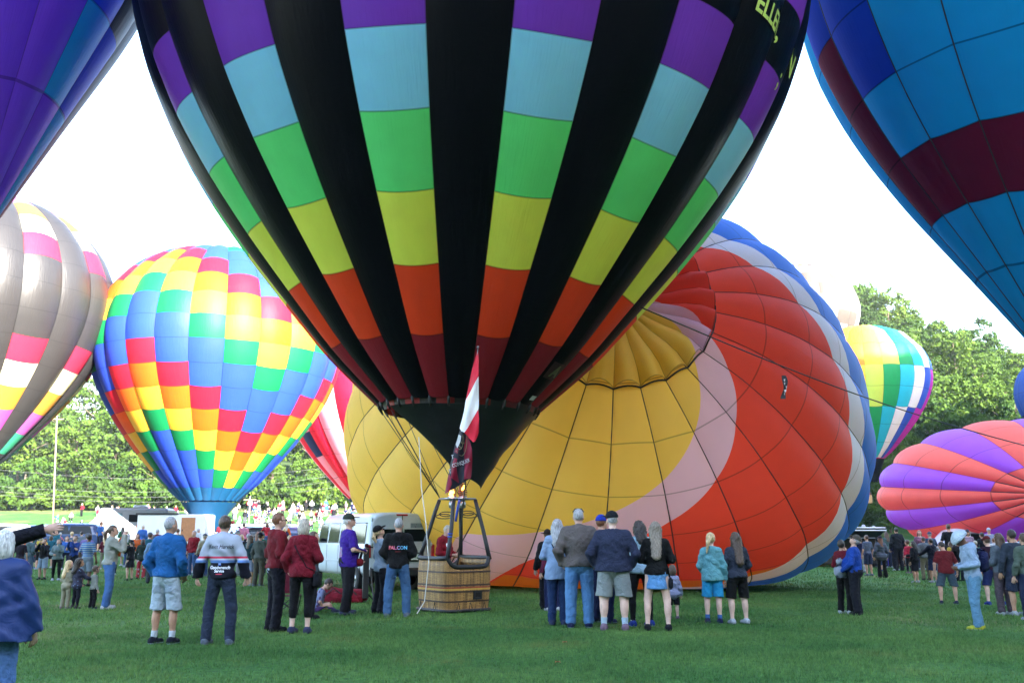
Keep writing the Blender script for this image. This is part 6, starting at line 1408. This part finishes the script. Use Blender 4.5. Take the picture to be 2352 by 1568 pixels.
def loft(mb, secs, cap=True):
    n = len(secs[0]); V = [p for s_ in secs for p in s_]; F = [(n * i + k, n * i + (k + 1) % n, n * (i + 1) + (k + 1) % n, n * (i + 1) + k) for i in range(len(secs) - 1) for k in range(n)]
    if cap: F += [tuple(range(n - 1, -1, -1)), tuple(n * (len(secs) - 1) + k for k in range(n))]
    return mb.add(V, [f[::-1] for f in F])
def wheel(par, x, y, r_=.36, w=.24):
    mb = MB(); mb.lathe([(r_ * .62, -w / 2), (r_ * .93, -w / 2), (r_, -w / 2 + .04), (r_, w / 2 - .04), (r_ * .93, w / 2), (r_ * .62, w / 2)], 20, (x, y, r_), 'x'); t = mb.build('wheel', TYRE, par, True)
    m2 = MB(); sg = 1 if x > 0 else -1
    m2.lathe([(.001, w / 2 * sg - .03 * sg), (r_ * .2, w / 2 * sg - .01 * sg), (r_ * .25, w / 2 * sg - .05 * sg), (r_ * .5, w / 2 * sg - .06 * sg), (r_ * .62, w / 2 * sg - .005 * sg)], 14, (x, y, r_), 'x'); m2.build('rim', RIM, t, True)
def sidex(z, W, zb, zw, zr):
    return W * float(np.interp(z, [zb - .05, zb + .05, zw, zr - .14], [1.0, .985, .93, .86]))
def van(loc, rz, label, sticker=True, panes=None):
    r = empty('passenger_van', loc, rz, label, 'van'); W = 1.0; zb, zw, zr = 1.22, 1.78, 2.10; mb = MB()
    loft(mb, [section(0.0, .93, .55, zb, zw - .01, zr - .10), section(.06, .985, .46, zb, zw, zr - .04), section(.5, W, .42, zb, zw, zr), section(2.2, W, .42, zb, zw, zr), section(3.75, W, .42, zb, zw, zr), section(3.95, W, .42, zb, zw - .02, zr - .05), section(4.55, W, .42, 1.10, 1.30, 1.50), section(4.75, .99, .42, .95, 1.10, 1.27), section(5.35, .96, .44, .80, .95, 1.10), section(5.5, .88, .5, .75, .85, .98)])
    mb.build('body', PAINTW, r, True)
    def pane(name, y0, y1, z0, z1, sg, mat, par=r, lift=.006, tp=.05):
        V = []; 
        for z in (z0, (z0 + z1) / 2, z1):
            f = (z - z0) / (z1 - z0)
            for y in (y0 + tp * f * 0, (y0 + y1) / 2, y1 - tp * f): V.append((sg * (sidex(z, W, zb, zw, zr) + lift), y, z))
        return obj(name, V, [(3 * j + i, 3 * j + i + 1, 3 * j + i + 4, 3 * j + i + 3) if sg > 0 else (3 * j + i, 3 * j + i + 3, 3 * j + i + 4, 3 * j + i + 1) for j in range(2) for i in range(2)], mat, par)
    for sg in (-1, 1):
        for y0, y1 in ((.32, 1.22), (1.34, 2.26), (2.38, 3.22), (3.36, 4.05)):
            pane('window_seal', y0 - .04, y1 + .04, 1.27, 1.83, sg, BLKP, lift=.004); pane('side_window', y0, y1, 1.31, 1.79, sg, GLASS, lift=.009)
        for y in (1.28, 2.32, 3.29):
            mb = MB(); mb.box((sg * 1.004, y, .85), (.006, .012, .76)); mb.build('door_seam', BLKP, r)
        mb = MB(); mb.box((sg * 1.008, 2.2, .80), (.012, 3.9, .05), 0, .005); mb.build('side_moulding', PAINTW, r)
        mb = MB(); mb.box((sg * .965, -.005, 1.08), (.09, .05, .34), 0, .02); mb.build('tail_light', REDL, r)
        for y in (.95, 4.55):
            mb = MB(); mb.lathe([(.44, -.02), (.40, .012), (.001, .013)], 20, (sg * 1.0, y, .40), 'x'); mb.build('wheel_arch', BLKP, r, True)
            wheel(r, sg * .90, y)
        mb = MB(); mb.box((sg * 1.16, 4.1, 1.32), (.22, .10, .22), 0, .03); mb.build('mirror', BLKP, r)
    mb = MB(); mb.box((0, -.012, 1.28), (.012, .03, 1.5)); mb.build('rear_door_seam', BLKP, r)
    for sg in (-1, 1):
        V = [(sg * .07, -.004 + .02 * 0, 1.33), (sg * .80, -.004, 1.33), (sg * .735, .018, 1.84), (sg * .07, .018, 1.84)]; V2 = [(x, y - .010, z) for x, y, z in V]
        mb = MB(); mb.add(V2 + [(x, y + .03, z) for x, y, z in V], [(0, 1, 2, 3) if sg > 0 else (3, 2, 1, 0)] + [(k, 4 + k, 4 + (k + 1) % 4, (k + 1) % 4) if sg > 0 else ((k + 1) % 4, 4 + (k + 1) % 4, 4 + k, k) for k in range(4)]); mb.build('rear_window', GLASS, r)
        for z in (.62, 1.25, 1.9):
            mb = MB(); mb.box((sg * .91, -.018, z), (.05, .03, .09), 0, .01); mb.build('hinge', PAINTW, r)
    mb = MB(); mb.box((0, .02, 2.03), (.34, .06, .05), 0, .01); mb.build('high_brake_light', REDL, r)
    mb = MB(); mb.box((.44, -.02, .92), (.46, .03, .24), 0, .012); rec = mb.build('plate_recess', BLKP, r)
    mb = MB(); mb.box((.44, -.038, .92), (.32, .012, .16), 0, .003); pl = mb.build('number_plate', plain('plate_white', (.62, .66, .62), .5), rec)
    V, F = text_mesh('1HEAD', .10, 0, .001); obj('plate_lettering', np.stack([V[:, 0] + .44, np.full(len(V), -.0455), V[:, 1] + .92], 1), F, plain('plate_green', (.03, .16, .08), .5), rec, False)
    mb = MB(); mb.box((-.45, -.02, .93), (.34, .03, .055), 0, .01); mb.build('badge', BLKP, r)
    mb = MB(); mb.box((.03, -.03, 1.06), (.10, .04, .12), 0, .02); mb.build('door_handle', BLKP, r)
    mb = MB(); mb.box((0, -.07, .53), (1.96, .20, .22), 0, .05); bmp = mb.build('rear_bumper', BLKP, r)
    for x, m in ((-.75, REDL), (-.55, CLRL)):
        mb = MB(); mb.lathe([(.07, 0), (.065, -.02), (.001, -.028)], 14, (x, -.17, .54), 'y'); mb.build('round_lamp', m, bmp, True)
    mb = MB(); mb.box((.72, -.172, .55), (.13, .008, .11)); st = mb.build('bumper_sticker', plain('sticker_white', (.62, .62, .66), .5), bmp)
    V, F = text_mesh('F18', .06, 0, .001); obj('sticker_lettering', np.stack([V[:, 0] + .72, np.full(len(V), -.1775), V[:, 1] + .55], 1), F, LETB, bmp, False)
    if sticker:
        mb = MB(); mb.box((.46, -.008, 1.755), (.40, .008, .12)); mb.build('window_sticker', spotted('sticker_art', pc(170, 185, 200), pc(120, 90, 140), 22, .25), r)
        mb = MB(); mb.box((.70, -.03, 1.27), (.13, .01, .11)); mb.build('cross_sticker', LETB, r)
        for sg in (-1, 1):
            mb = MB(); mb.tube([(.70 - .05, -.038, 1.27 - sg * .04), (.70 + .05, -.038, 1.27 + sg * .04)], .010, 4); mb.build('cross_bar', LETW, r)
    return r
g = on_ground(920, 1360); VANM = van(g, R(31), 'white passenger van parked tail towards us between the crowd and the basket')
VANM.scale = (1.08, 1.06, 1.12)
gz = lambda X, Y: float(ground_z(X, Y))
van((30.2, 57.5, gz(30, 57)), R(96), 'white passenger van far back on the right in front of the coral balloon', False)
# tall lifting post on the tail of the van
g = on_ground(838, 1384); t = empty('lifting_rack', g, R(20), 'black steel lifting rack standing at the tail of the white van', 'rack')
mb = MB(); mb.box((0, 0, .72), (.14, .09, 1.22), 0, .01); mb.build('post', BLKP, t); mb = MB(); mb.tube([(.02, 0, .62), (.30, .05, .02)], .022, 6); mb.tube([(-.02, 0, .3), (.28, .1, .02)], .018, 6); mb.tube([(.12, 0, .85), (.16, -.3, .03)], .016, 6); mb.build('strut', BLKP, t)
mb = MB(); mb.lathe([(.001, 1.33), (.05, 1.34), (.05, 1.42), (.001, 1.44)], 10); mb.tube([(.0, 0, 1.36), (.16, -.02, 1.34)], .02, 6); mb.build('winch_head', C_(70, 18, 34), t, True)
# bags and chair
def lump(name, cat, label, px, py, size, mat, rz=0.0):
    g = on_ground(px, py); t = empty(name, g, rz, label, cat); sx, sy, sz = size; r_ = np.random.default_rng(int(px))
    V, F = surface_nets(lambda p: ell(p, (0, 0, sz * .35), (sx / 2, sy / 2, sz * .65)) + .03 * wr(p, 5, px * .1) + .01 * wr(p, 15, 2), (-sx * .7, -sy * .7, 0), (sx * .7, sy * .7, sz * 1.2), .03); obj('cover', V, F, mat, t); mb = MB(); mb.tube([(-sx * .2, -sy * .4, sz * .6), (0, -sy * .45, sz * 1.02), (sx * .2, -sy * .4, sz * .6)], .015, 5); mb.build('handle', BLKP, t)
lump('storage_bag', 'bag', 'large red canvas bag lying flat beside the van wheel', 765, 1384, (1.0, .6, .36), C_(128, 18, 42), .2)
lump('storage_bag', 'bag', 'flat red canvas bag lying in front of the lifting rack', 812, 1383, (.75, .5, .34), C_(140, 20, 40), -.2)
def camp_chair(px, py, face, label, col, s=1.0):
    t = empty('camp_chair', on_ground(px, py), face, label, 'chair'); t.scale = (s, s, s); m = C_(*col)
    mb = MB(); V = [(x, y, .42 - .05 * (1 - abs(x) / .27)) for y in (-.24, .0, .24) for x in (-.27, -.1, .1, .27)]; mb.add(V, [(4 * j + i, 4 * j + i + 1, 4 * j + i + 5, 4 * j + i + 4) for j in range(2) for i in range(3)]); mb.build('seat', m, t, True)
    mb = MB(); V = [(x, -.25 - .10 * f - .04 * (1 - abs(x) / .27), .42 + .5 * f) for f in (0, .5, 1) for x in (-.27, -.1, .1, .27)]; mb.add(V, [(4 * j + i, 4 * j + i + 1, 4 * j + i + 5, 4 * j + i + 4) for j in range(2) for i in range(3)]); mb.build('backrest', m, t, True)
    for a, b in (((-.27, -.25, 0), (.27, -.25, .42)), ((.27, -.25, 0), (-.27, -.25, .42)), ((-.27, .25, 0), (.27, .25, .42)), ((.27, .25, 0), (-.27, .25, .42)), ((-.27, -.25, 0), (-.27, .25, .42)), ((.27, -.25, 0), (.27, .25, .42)), ((-.27, -.25, .38), (-.27, -.36, .94)), ((.27, -.25, .38), (.27, -.36, .94))):
        mb = MB(); mb.tube([a, b], .012, 6); mb.build('leg', BLKP, t, True)
camp_chair(655, 1412, R(200), 'maroon folding chair behind the blonde person in red', (95, 15, 40), 1.0)
camp_chair(1869, 1297, R(170), 'blue and orange folding chair beside the wooden box', (40, 60, 170))
g = on_ground(728, 1408); P = build_person('person', H=1.25, child=.7, seat='ground', h=.017, arms=('low', 'low'), head=(0, -30), lean=-14, top=dict(kind='tee', mat=spotted('tie_dye', pc(120, 130, 175), pc(75, 40, 90), 9, .35), sleeve=.46), bottom=Bm('leggings', (85, 60, 120)), shoes=dict(mat=C_(60, 62, 90), sole=C_(190, 195, 205)), hair=dict(style='short', mat='dark'))
P['root'].location = g - Vector((0, 0, .90 * .91 * 1.25 / 1.75 - .09)); P['root'].rotation_euler[2] = R(-75); tag(P['root'], 'child in a tie-dyed top sitting on the grass behind the blonde person', 'person')
# cars, camper and trailer on the left
def car(loc, rz, label, col, suv=False, group='cars parked behind the crowd on the left'):
    r = empty('parked_car', loc, rz, label, 'car', group); m = plain('paint_%d_%d_%d' % tuple(int(c * 99) for c in col), col, .2, spec=.7, var=.03); H = 1.68 if suv else 1.46; mb = MB()
    S = [(0, .80, .50, .85, .88, .92), (.15, .88, .32, .92, .97, 1.02), (.75 if not suv else .2, .90, .30, .96, 1.0, 1.06 if not suv else H - .2), (1.25 if not suv else .5, .90, .30, .95, 1.22, H - .03), (2.3, .90, .30, .95, 1.25, H), (2.95, .90, .30, .95, 1.2, H - .06), (3.55, .90, .30, .90, .97, 1.05), (4.3, .86, .32, .78, .84, .92), (4.5, .78, .42, .68, .72, .78)]
    loft(mb, [section(*s_) for s_ in S]); mb.build('body', m, r, True)
    y0 = .55 if suv else 1.1
    for sg in (-1, 1):
        for a, b in ((y0, 1.85), (1.95, 2.85)):
            V = [(sg * .895, a - .12, .99), (sg * .895, b + .1, .99), (sg * .80, b - .04, H - .17), (sg * .80, a + .08, H - .17)]; obj('side_window', V, [(0, 1, 2, 3) if sg > 0 else (3, 2, 1, 0)], GLASS, r, False)
        wheel(r, sg * .80, .85, .32, .2); wheel(r, sg * .80, 3.65, .32, .2)
        mb = MB(); mb.box((sg * .68, .03, .82), (.26, .06, .12), 0, .02); mb.build('tail_light', REDL, r); mb = MB(); mb.box((sg * .62, 4.42, .66), (.26, .08, .11), 0, .02); mb.build('headlight', CLRL, r)
    V = [(-.66, 3.50, 1.09), (.66, 3.50, 1.09), (.60, 2.98, H - .08), (-.60, 2.98, H - .08)]; obj('windscreen', [(x, y + .012, z + .012) for x, y, z in V], [(0, 1, 2, 3)], GLASS, r, False)
    V = [(-.64, .70 if not suv else .16, 1.08), (.64, .70 if not suv else .16, 1.08), (.58, 1.22 if not suv else .42, H - .1), (-.58, 1.22 if not suv else .42, H - .1)]; obj('rear_window', [(x, y - .03, z + .015) for x, y, z in V], [(3, 2, 1, 0)], GLASS, r, False)
    return r
CARC = [('silver', (.45, .47, .50)), ('dark blue', (.03, .06, .16)), ('pale blue', (.22, .32, .45)), ('black', (.015, .015, .018)), ('white', (.68, .69, .70)), ('grey', (.16, .17, .19)), ('steel blue', (.08, .16, .30))]
for k, (px, d, ci, suv, rz, wh) in enumerate(((112, 63, 0, 0, 80, 'behind the black sweater'), (150, 66, 6, 1, 86, 'behind the royal blue top'), (182, 62, 1, 1, 95, 'left of the white camper'), (66, 64, 5, 0, 84, 'at the far left'), (528, 64, 6, 0, 100, 'right of the skirt of the rainbow balloon'), (566, 66, 2, 1, 94, 'before the wooden pole'), (600, 63, 3, 0, 84, 'behind the green-grey hoodie'), (632, 66, 0, 1, 90, 'left of the maroon hoodie'), (668, 64, 1, 0, 96, 'between the maroon and red hoodies'), (20, 66, 4, 1, 90, 'at the left edge'), (540, 78, 4, 0, 88, 'in the second row'), (585, 79, 5, 1, 92, 'in the second row'), (622, 78, 6, 0, 90, 'in the second row'), (660, 79, 2, 1, 88, 'in the second row'), (96, 78, 6, 1, 88, 'in the second row, left'), (140, 79, 0, 0, 92, 'in the second row, left'))):
    X = (px - CX) / FPX * d; n, c = CARC[ci]; car((X + 2.2 * math.sin(R(rz)), d, gz(X, d)), R(rz), '%s %s parked %s' % (n, 'off-roader' if suv else 'saloon car', wh), c, suv)
def box_vehicle():
    X = (290 - CX) / FPX * 66; r = empty('camper', (X, 66, gz(X, 66)), R(96), 'white camper van with roof unit and a round emblem, behind the cream jacket', 'camper'); mb = MB()
    mb.box((0, -1.2, 1.65), (2.2, 4.6, 2.2), 0, .14); mb.build('body', plain('camper_white', (.26, .28, .31), .4, var=.05), r)
    mb = MB(); loft(mb, [section(1.05, 1.0, .5, 1.3, 1.7, 2.1), section(1.5, 1.0, .5, 1.3, 1.7, 2.0), section(2.2, .98, .5, 1.1, 1.2, 1.35), section(2.9, .92, .5, .9, 1.0, 1.12)]); cab = mb.build('cab', PAINTW, r, True)
    obj('windscreen', [(-.78, 2.2, 1.39), (.78, 2.2, 1.39), (.70, 1.55, 1.98), (-.70, 1.55, 1.98)], [(0, 1, 2, 3)], GLASS, cab, False)
    mb = MB(); mb.box((-1.104, -.1, 1.55), (.02, .8, 1.7), 0, .008); mb.build('side_door', plain('door_pale_blue', (.10, .17, .22), .4), r)
    for y in (-2.2, -1.3): 
        mb = MB(); mb.box((-1.104, y, 2.05), (.02, .7, .5), 0, .008); mb.build('side_window', GLASS, r)
    mb = MB(); mb.box((0, -1.4, 2.85), (.7, .9, .22), 0, .08); mb.build('roof_unit', PAINTW, r)
    mb = MB(); mb.lathe([(.28, -1.103), (.27, -1.112), (.001, -1.113)], 20, (0, -1.75, 1.5), 'x'); em = mb.build('round_emblem', plain('emblem_rust', (.35, .10, .06), .5), r, True)
    mb = MB(); mb.lathe([(.18, -1.116), (.001, -1.117)], 16, (0, -1.75, 1.5), 'x'); mb.build('emblem_core', LETW, em, True)
    for sg in (-1, 1): wheel(r, sg * .95, -2.3); wheel(r, sg * .95, 2.1)
box_vehicle()
X = (420 - CX) / FPX * 60; t = empty('box_trailer', (X, 60, gz(X, 60)), R(92), 'long white box trailer with a brown door, behind the race-team jacket', 'trailer')
mb = MB(); mb.box((0, 0, 1.35), (2.1, 4.2, 1.75), 0, .05); mb.build('body', PAINTW, t); mb = MB(); mb.box((-1.06, -1.05, 1.30), (.03, .85, 1.45), 0, .01); dr = mb.build('door', plain('door_brown', (.26, .12, .05), .6), t)
mb = MB(); mb.box((-1.085, -.72, 1.25), (.03, .05, .12), 0, .01); mb.build('handle', BLKP, dr); mb = MB(); mb.box((0, .9, 2.26), (2.3, 2.6, .08), 0, .02); mb.build('roof_edge', BLKP, t)
for sg in (-1, 1): wheel(t, sg * .9, -.4, .34, .2)
# poles and wires over the left wood
WOODP = plain('pole_wood', (.16, .12, .09), .9, var=.3, scale=4)
for px, y0, y1, d, lb in ((125, 952, 1232, 104, 'tall thin utility pole before the wood below the grey balloon'), (575, 1138, 1204, 120, 'wooden pole standing right of the rainbow balloon tip')):
    a, b = at(px - 4, y1, d), at(px + (6 if px < 200 else 0), y0, d); a.z = gz(a.x, d) - .3; t = empty('utility_pole', a, 0, lb, 'pole'); mb = MB(); mb.tube([(0, 0, 0), b - a], [.11, .08], 8); mb.build('shaft', WOODP, t, True); mb = MB(); mb.box(b - a - Vector((0, 0, .5)), (1.6, .12, .12)); mb.build('crossarm', WOODP, t)
WIRE = plain('wire', (.20, .20, .20), .5, metal=.4)
for k, (ya, yb) in enumerate(((1073, 1042), (1112, 1060), (1124, 1072), (1131, 1088))):
    a, b = at(-60, ya, 103), at(860, yb + 18, 108); pts = [a.lerp(b, j / 20) - Vector((0, 0, 1.6 * math.sin(math.pi * j / 20))) for j in range(21)]
    o = MB().tube(pts, .010, 4).build('overhead_wire', WIRE, None, True); tag(o, '%s overhead power line crossing before the left wood' % ('topmost', 'second', 'third', 'lowest')[k], 'wire', 'power lines')
# right: black trailer with awning and round sign, crates, lying basket, hoop basket, open trailer
X = (1945 - CX) / FPX * 52; t = empty('event_trailer', (X, 52, gz(X, 52)), R(4), 'black trailer with raised flap and white light tubes behind the blue sweater', 'trailer'); mb = MB()
mb.box((-.4, .8, .95), (3.2, 1.6, 1.5), 0, .04); mb.build('body', BLKP, t); mb = MB(); V = [(-1.9, -.1, 1.68), (1.3, -.1, 1.68), (1.3, -1.2, 2.12), (-1.5, -1.2, 2.12)]; mb.add(V + [(x, y, z - .06) for x, y, z in V], [(0, 1, 2, 3), (7, 6, 5, 4), (3, 2, 6, 7), (0, 3, 7, 4), (1, 0, 4, 5), (2, 1, 5, 6)]); mb.build('flap', plain('flap_slate', (.03, .035, .05), .4), t)
for z, x0, x1 in ((2.14, -.6, 1.2), (2.0, -.5, 1.25)):
    mb = MB(); mb.tube([(x0, -1.24, z), (x1, -1.24, z)], .035, 6); mb.build('light_tube', LETW, t, True)
mb = MB(); mb.box((-.4, -.03, 1.62), (3.1, .05, .07)); mb.build('white_rail', LETW, t)
g = on_ground(1937, 1302); t = empty('round_sign', g, 0, 'round white sign with orange and blue lettering beside the black trailer', 'sign'); mb = MB(); mb.lathe([(.001, -.02), (.40, -.02), (.42, 0), (.40, .02), (.001, .02)], 24, (0, 0, 1.32), 'y'); mb.build('disc', LETW, t, True); mb = MB(); mb.tube([(0, .03, 0), (0, .03, 1.0)], .03, 6); mb.build('post', BLKP, t)
for z, w, m in ((1.46, .46, C_(50, 110, 190)), (1.32, .60, C_(210, 80, 50)), (1.18, .46, C_(60, 120, 190))):
    mb = MB(); mb.box((0, -.03, z), (w, .01, .07)); mb.build('sign_band', m, t)
BOXW = plain('crate_wood', (.32, .17, .07), .7, var=.25, scale=5)
for px, py, sz, lb, lid in ((1906, 1297, (.62, .5, .42), 'open wooden box with a raised lid beside the folding chair', 1), (1884, 1300, (.5, .45, .36), 'low wooden box half hidden by the folding chair', 0)):
    t = empty('wooden_box', on_ground(px, py), .1, lb, 'box'); mb = MB(); mb.box((0, 0, sz[2] / 2), sz, 0, .02); mb.build('case', BOXW, t)
    if lid: mb = MB(); mb.box((0, sz[1] * .5, sz[2] + .22), (sz[0], .05, .42), 0, .01); mb.build('lid', plain('lid_brown', (.14, .06, .035), .7), t)
t = empty('lying_basket', on_ground(2068, 1301), R(-12), 'wicker basket lying on its side with a blue and purple cover', 'basket'); mb = MB()
for c, d in (((0, .5, .06), (1.2, 1.0, .08)), ((0, .5, .92), (1.2, 1.0, .08)), ((-.58, .5, .49), (.08, 1.0, .8)), ((.58, .5, .49), (.08, 1.0, .8)), ((0, 1.0, .49), (1.2, .08, .9))): mb.box(c, d, 0, .03)
mb.build('basket_wall', plain('wicker_dark', (.10, .05, .03), .8, var=.4, scale=14), t); mb = MB(); mb.box((-.66, .45, .50), (.10, 1.05, .94), 0, .04); mb.build('cover', C_(70, 60, 190), t); mb = MB(); mb.tube([(-.6, 0, .03), (.6, 0, .03), (.6, 0, .95), (-.6, 0, .95), (-.6, 0, .03)], .05, 6, False); mb.build('padded_rim', PAD, t)
t = empty('hoop_basket', on_ground(2310, 1296), 0, 'upright basket with a tan burner hoop before the coral balloon', 'basket'); mb = MB(); mb.box((0, 0, .55), (1.0, .8, 1.05), 0, .06); mb.build('basket', WICK, t); mb = MB(); mb.tube([(.46 * math.cos(a), 0, 1.1 + 1.35 * math.sin(a)) for a in np.linspace(0, math.pi, 17)], .035, 7); mb.build('hoop', plain('hoop_tan', (.42, .20, .08), .5), t, True)
mb = MB(); mb.lathe([(.07, 2.45), (.10, 2.5), (.10, 2.75), (.05, 2.8)], 12); mb.build('burner', STEEL, t, True); mb = MB(); mb.tube([(-.44, 0, 1.1), (-.36, 0, 1.9)], .07, 7); mb.build('padded_upright', PAD, t, True)
t = empty('open_trailer', (22.4, 40, gz(22, 40)), R(-8), 'open trailer with white top frame and dark red inside at the right edge', 'trailer'); mb = MB()
for c, d in (((0, .9, .25), (2.2, 1.8, .1)), ((-1.1, .9, .9), (.08, 1.8, 1.3)), ((1.1, .9, .9), (.08, 1.8, 1.3)), ((0, 1.8, .9), (2.2, .08, 1.3))): mb.box(c, d)
mb.build('bay', plain('bay_maroon', (.06, .012, .02), .6), t); mb = MB(); mb.box((0, .9, 1.60), (2.4, 2.0, .10), 0, .03); mb.build('top_frame', PAINTW, t); wheel(t, -1.0, .9, .3, .2); wheel(t, 1.0, .9, .3, .2)
# ------------------------------------------------------------------ grass
def grass(n, y0, y1, seed, hmin, hmax, w):
    r = np.random.default_rng(seed); y = np.sqrt(r.uniform(y0 ** 2, y1 ** 2, n)); x = r.uniform(-.76, .76, n) * y
    keep = (np.sin(x * 1.1 + 2 * np.sin(y * .7)) * np.sin(y * 1.3 + x * .4) + r.normal(0, .8, n)) > -1.0; x, y = x[keep], y[keep]; n = len(x)
    z = ground_z(x, y); a = r.uniform(0, 2 * math.pi, n); h = r.uniform(hmin, hmax, n) * (1 + .35 * np.sin(x * 2.1 + np.sin(y)) * np.sin(y * 1.7 + np.sin(x * 1.3)) + .35 * np.sin(x * 7.1 + 2 * np.sin(y * 3.1)) * np.sin(y * 6.3 + np.sin(x * 4))); b = r.uniform(0, 2 * math.pi, n); l = h * r.uniform(.2, .9, n); ww = w * r.uniform(.6, 1.3, n)
    p0 = np.stack([x - np.cos(a) * ww, y - np.sin(a) * ww, z - .01], 1); p1 = np.stack([x + np.cos(a) * ww, y + np.sin(a) * ww, z - .01], 1); p2 = np.stack([x + np.cos(b) * l, y + np.sin(b) * l, z + h], 1)
    return np.stack([p0, p1, p2], 1).reshape(-1, 3), np.arange(3 * n).reshape(n, 3)
def grass_mat():
    m, N, L, P = _new('grass_blades'); tc = N.new('ShaderNodeTexCoord'); mix = None
    n1 = N.new('ShaderNodeTexNoise'); n1.inputs['Scale'].default_value = .35; n1.inputs['Detail'].default_value = 6; n2 = N.new('ShaderNodeTexNoise'); n2.inputs['Scale'].default_value = 14; n2.inputs['Detail'].default_value = 3
    for n_ in (n1, n2): L.new(tc.outputs['Object'], n_.inputs['Vector'])
    c1 = N.new('ShaderNodeValToRGB'); e = c1.color_ramp.elements; e[0].position = .3; e[1].position = .72; e[0].color = (.036, .115, .03, 1); e[1].color = (.12, .22, .058, 1); L.new(n1.outputs['Fac'], c1.inputs['Fac'])
    c2 = N.new('ShaderNodeValToRGB'); e = c2.color_ramp.elements; e[0].position = .3; e[1].position = .7; e[0].color = (.45, .48, .5, 1); e[1].color = (1.5, 1.42, 1.35, 1); L.new(n2.outputs['Fac'], c2.inputs['Fac'])
    mx = N.new('ShaderNodeMixRGB'); mx.blend_type = 'MULTIPLY'; mx.inputs[0].default_value = 1; L.new(c1.outputs[0], mx.inputs[1]); L.new(c2.outputs[0], mx.inputs[2]); n3 = N.new('ShaderNodeTexNoise'); n3.inputs['Scale'].default_value = .55; n3.inputs['Detail'].default_value = 5; L.new(tc.outputs['Object'], n3.inputs['Vector'])
    c3 = N.new('ShaderNodeValToRGB'); e = c3.color_ramp.elements; e[0].position = .56; e[1].position = .74; e[0].color = (0, 0, 0, 1); e[1].color = (.6, .6, .6, 1); L.new(n3.outputs['Fac'], c3.inputs['Fac'])
    my = N.new('ShaderNodeMixRGB'); my.inputs[2].default_value = (.17, .17, .055, 1); L.new(c3.outputs[0], my.inputs[0]); L.new(mx.outputs[0], my.inputs[1]); mx = my
    L.new(mx.outputs[0], P.inputs['Base Color']); P.inputs['Roughness'].default_value = .7; P.inputs['Specular IOR Level'].default_value = .2
    tr = N.new('ShaderNodeBsdfTranslucent'); L.new(mx.outputs[0], tr.inputs['Color']); ms = N.new('ShaderNodeMixShader'); ms.inputs[0].default_value = .3; L.new(P.outputs[0], ms.inputs[1]); L.new(tr.outputs[0], ms.inputs[2]); L.new(ms.outputs[0], N['Material Output'].inputs['Surface']); return m
A_, B_ = grass(230000, 7.5, 17, 3, .022, .058, .006), grass(205000, 17, 34, 4, .03, .075, .011)
D_ = grass(130000, 34, 66, 5, .05, .11, .022)
V = np.concatenate([A_[0], B_[0], D_[0]]); F = np.concatenate([A_[1], B_[1] + len(A_[0]), D_[1] + len(A_[0]) + len(B_[0])])
g = obj('grass', V, F, grass_mat(), None, False); tag(g, 'short mown grass of the field', 'grass', None, 'stuff')
# a few fallen leaves on the turf
LEAFM = plain('fallen_leaf_rust', (.30, .08, .02), .7)
for k, (px, py, lb) in enumerate(((1281, 1527, 'small rust-coloured leaf on the grass below the tan jacket'), (1297, 1480, 'small dark leaf on the grass'),)):
    c = on_ground(px, py); obj_ = obj('fallen_leaf', [c + Vector((.05 * math.cos(a) * (1 if i % 2 else .6), .05 * math.sin(a) * (1 if i % 2 else .6), .045 + .012 * math.sin(3 * a))) for i, a in enumerate(np.linspace(0, 2 * math.pi, 8, endpoint=False))], [tuple(range(8))], LEAFM, None, False); tag(obj_, lb, 'leaf')
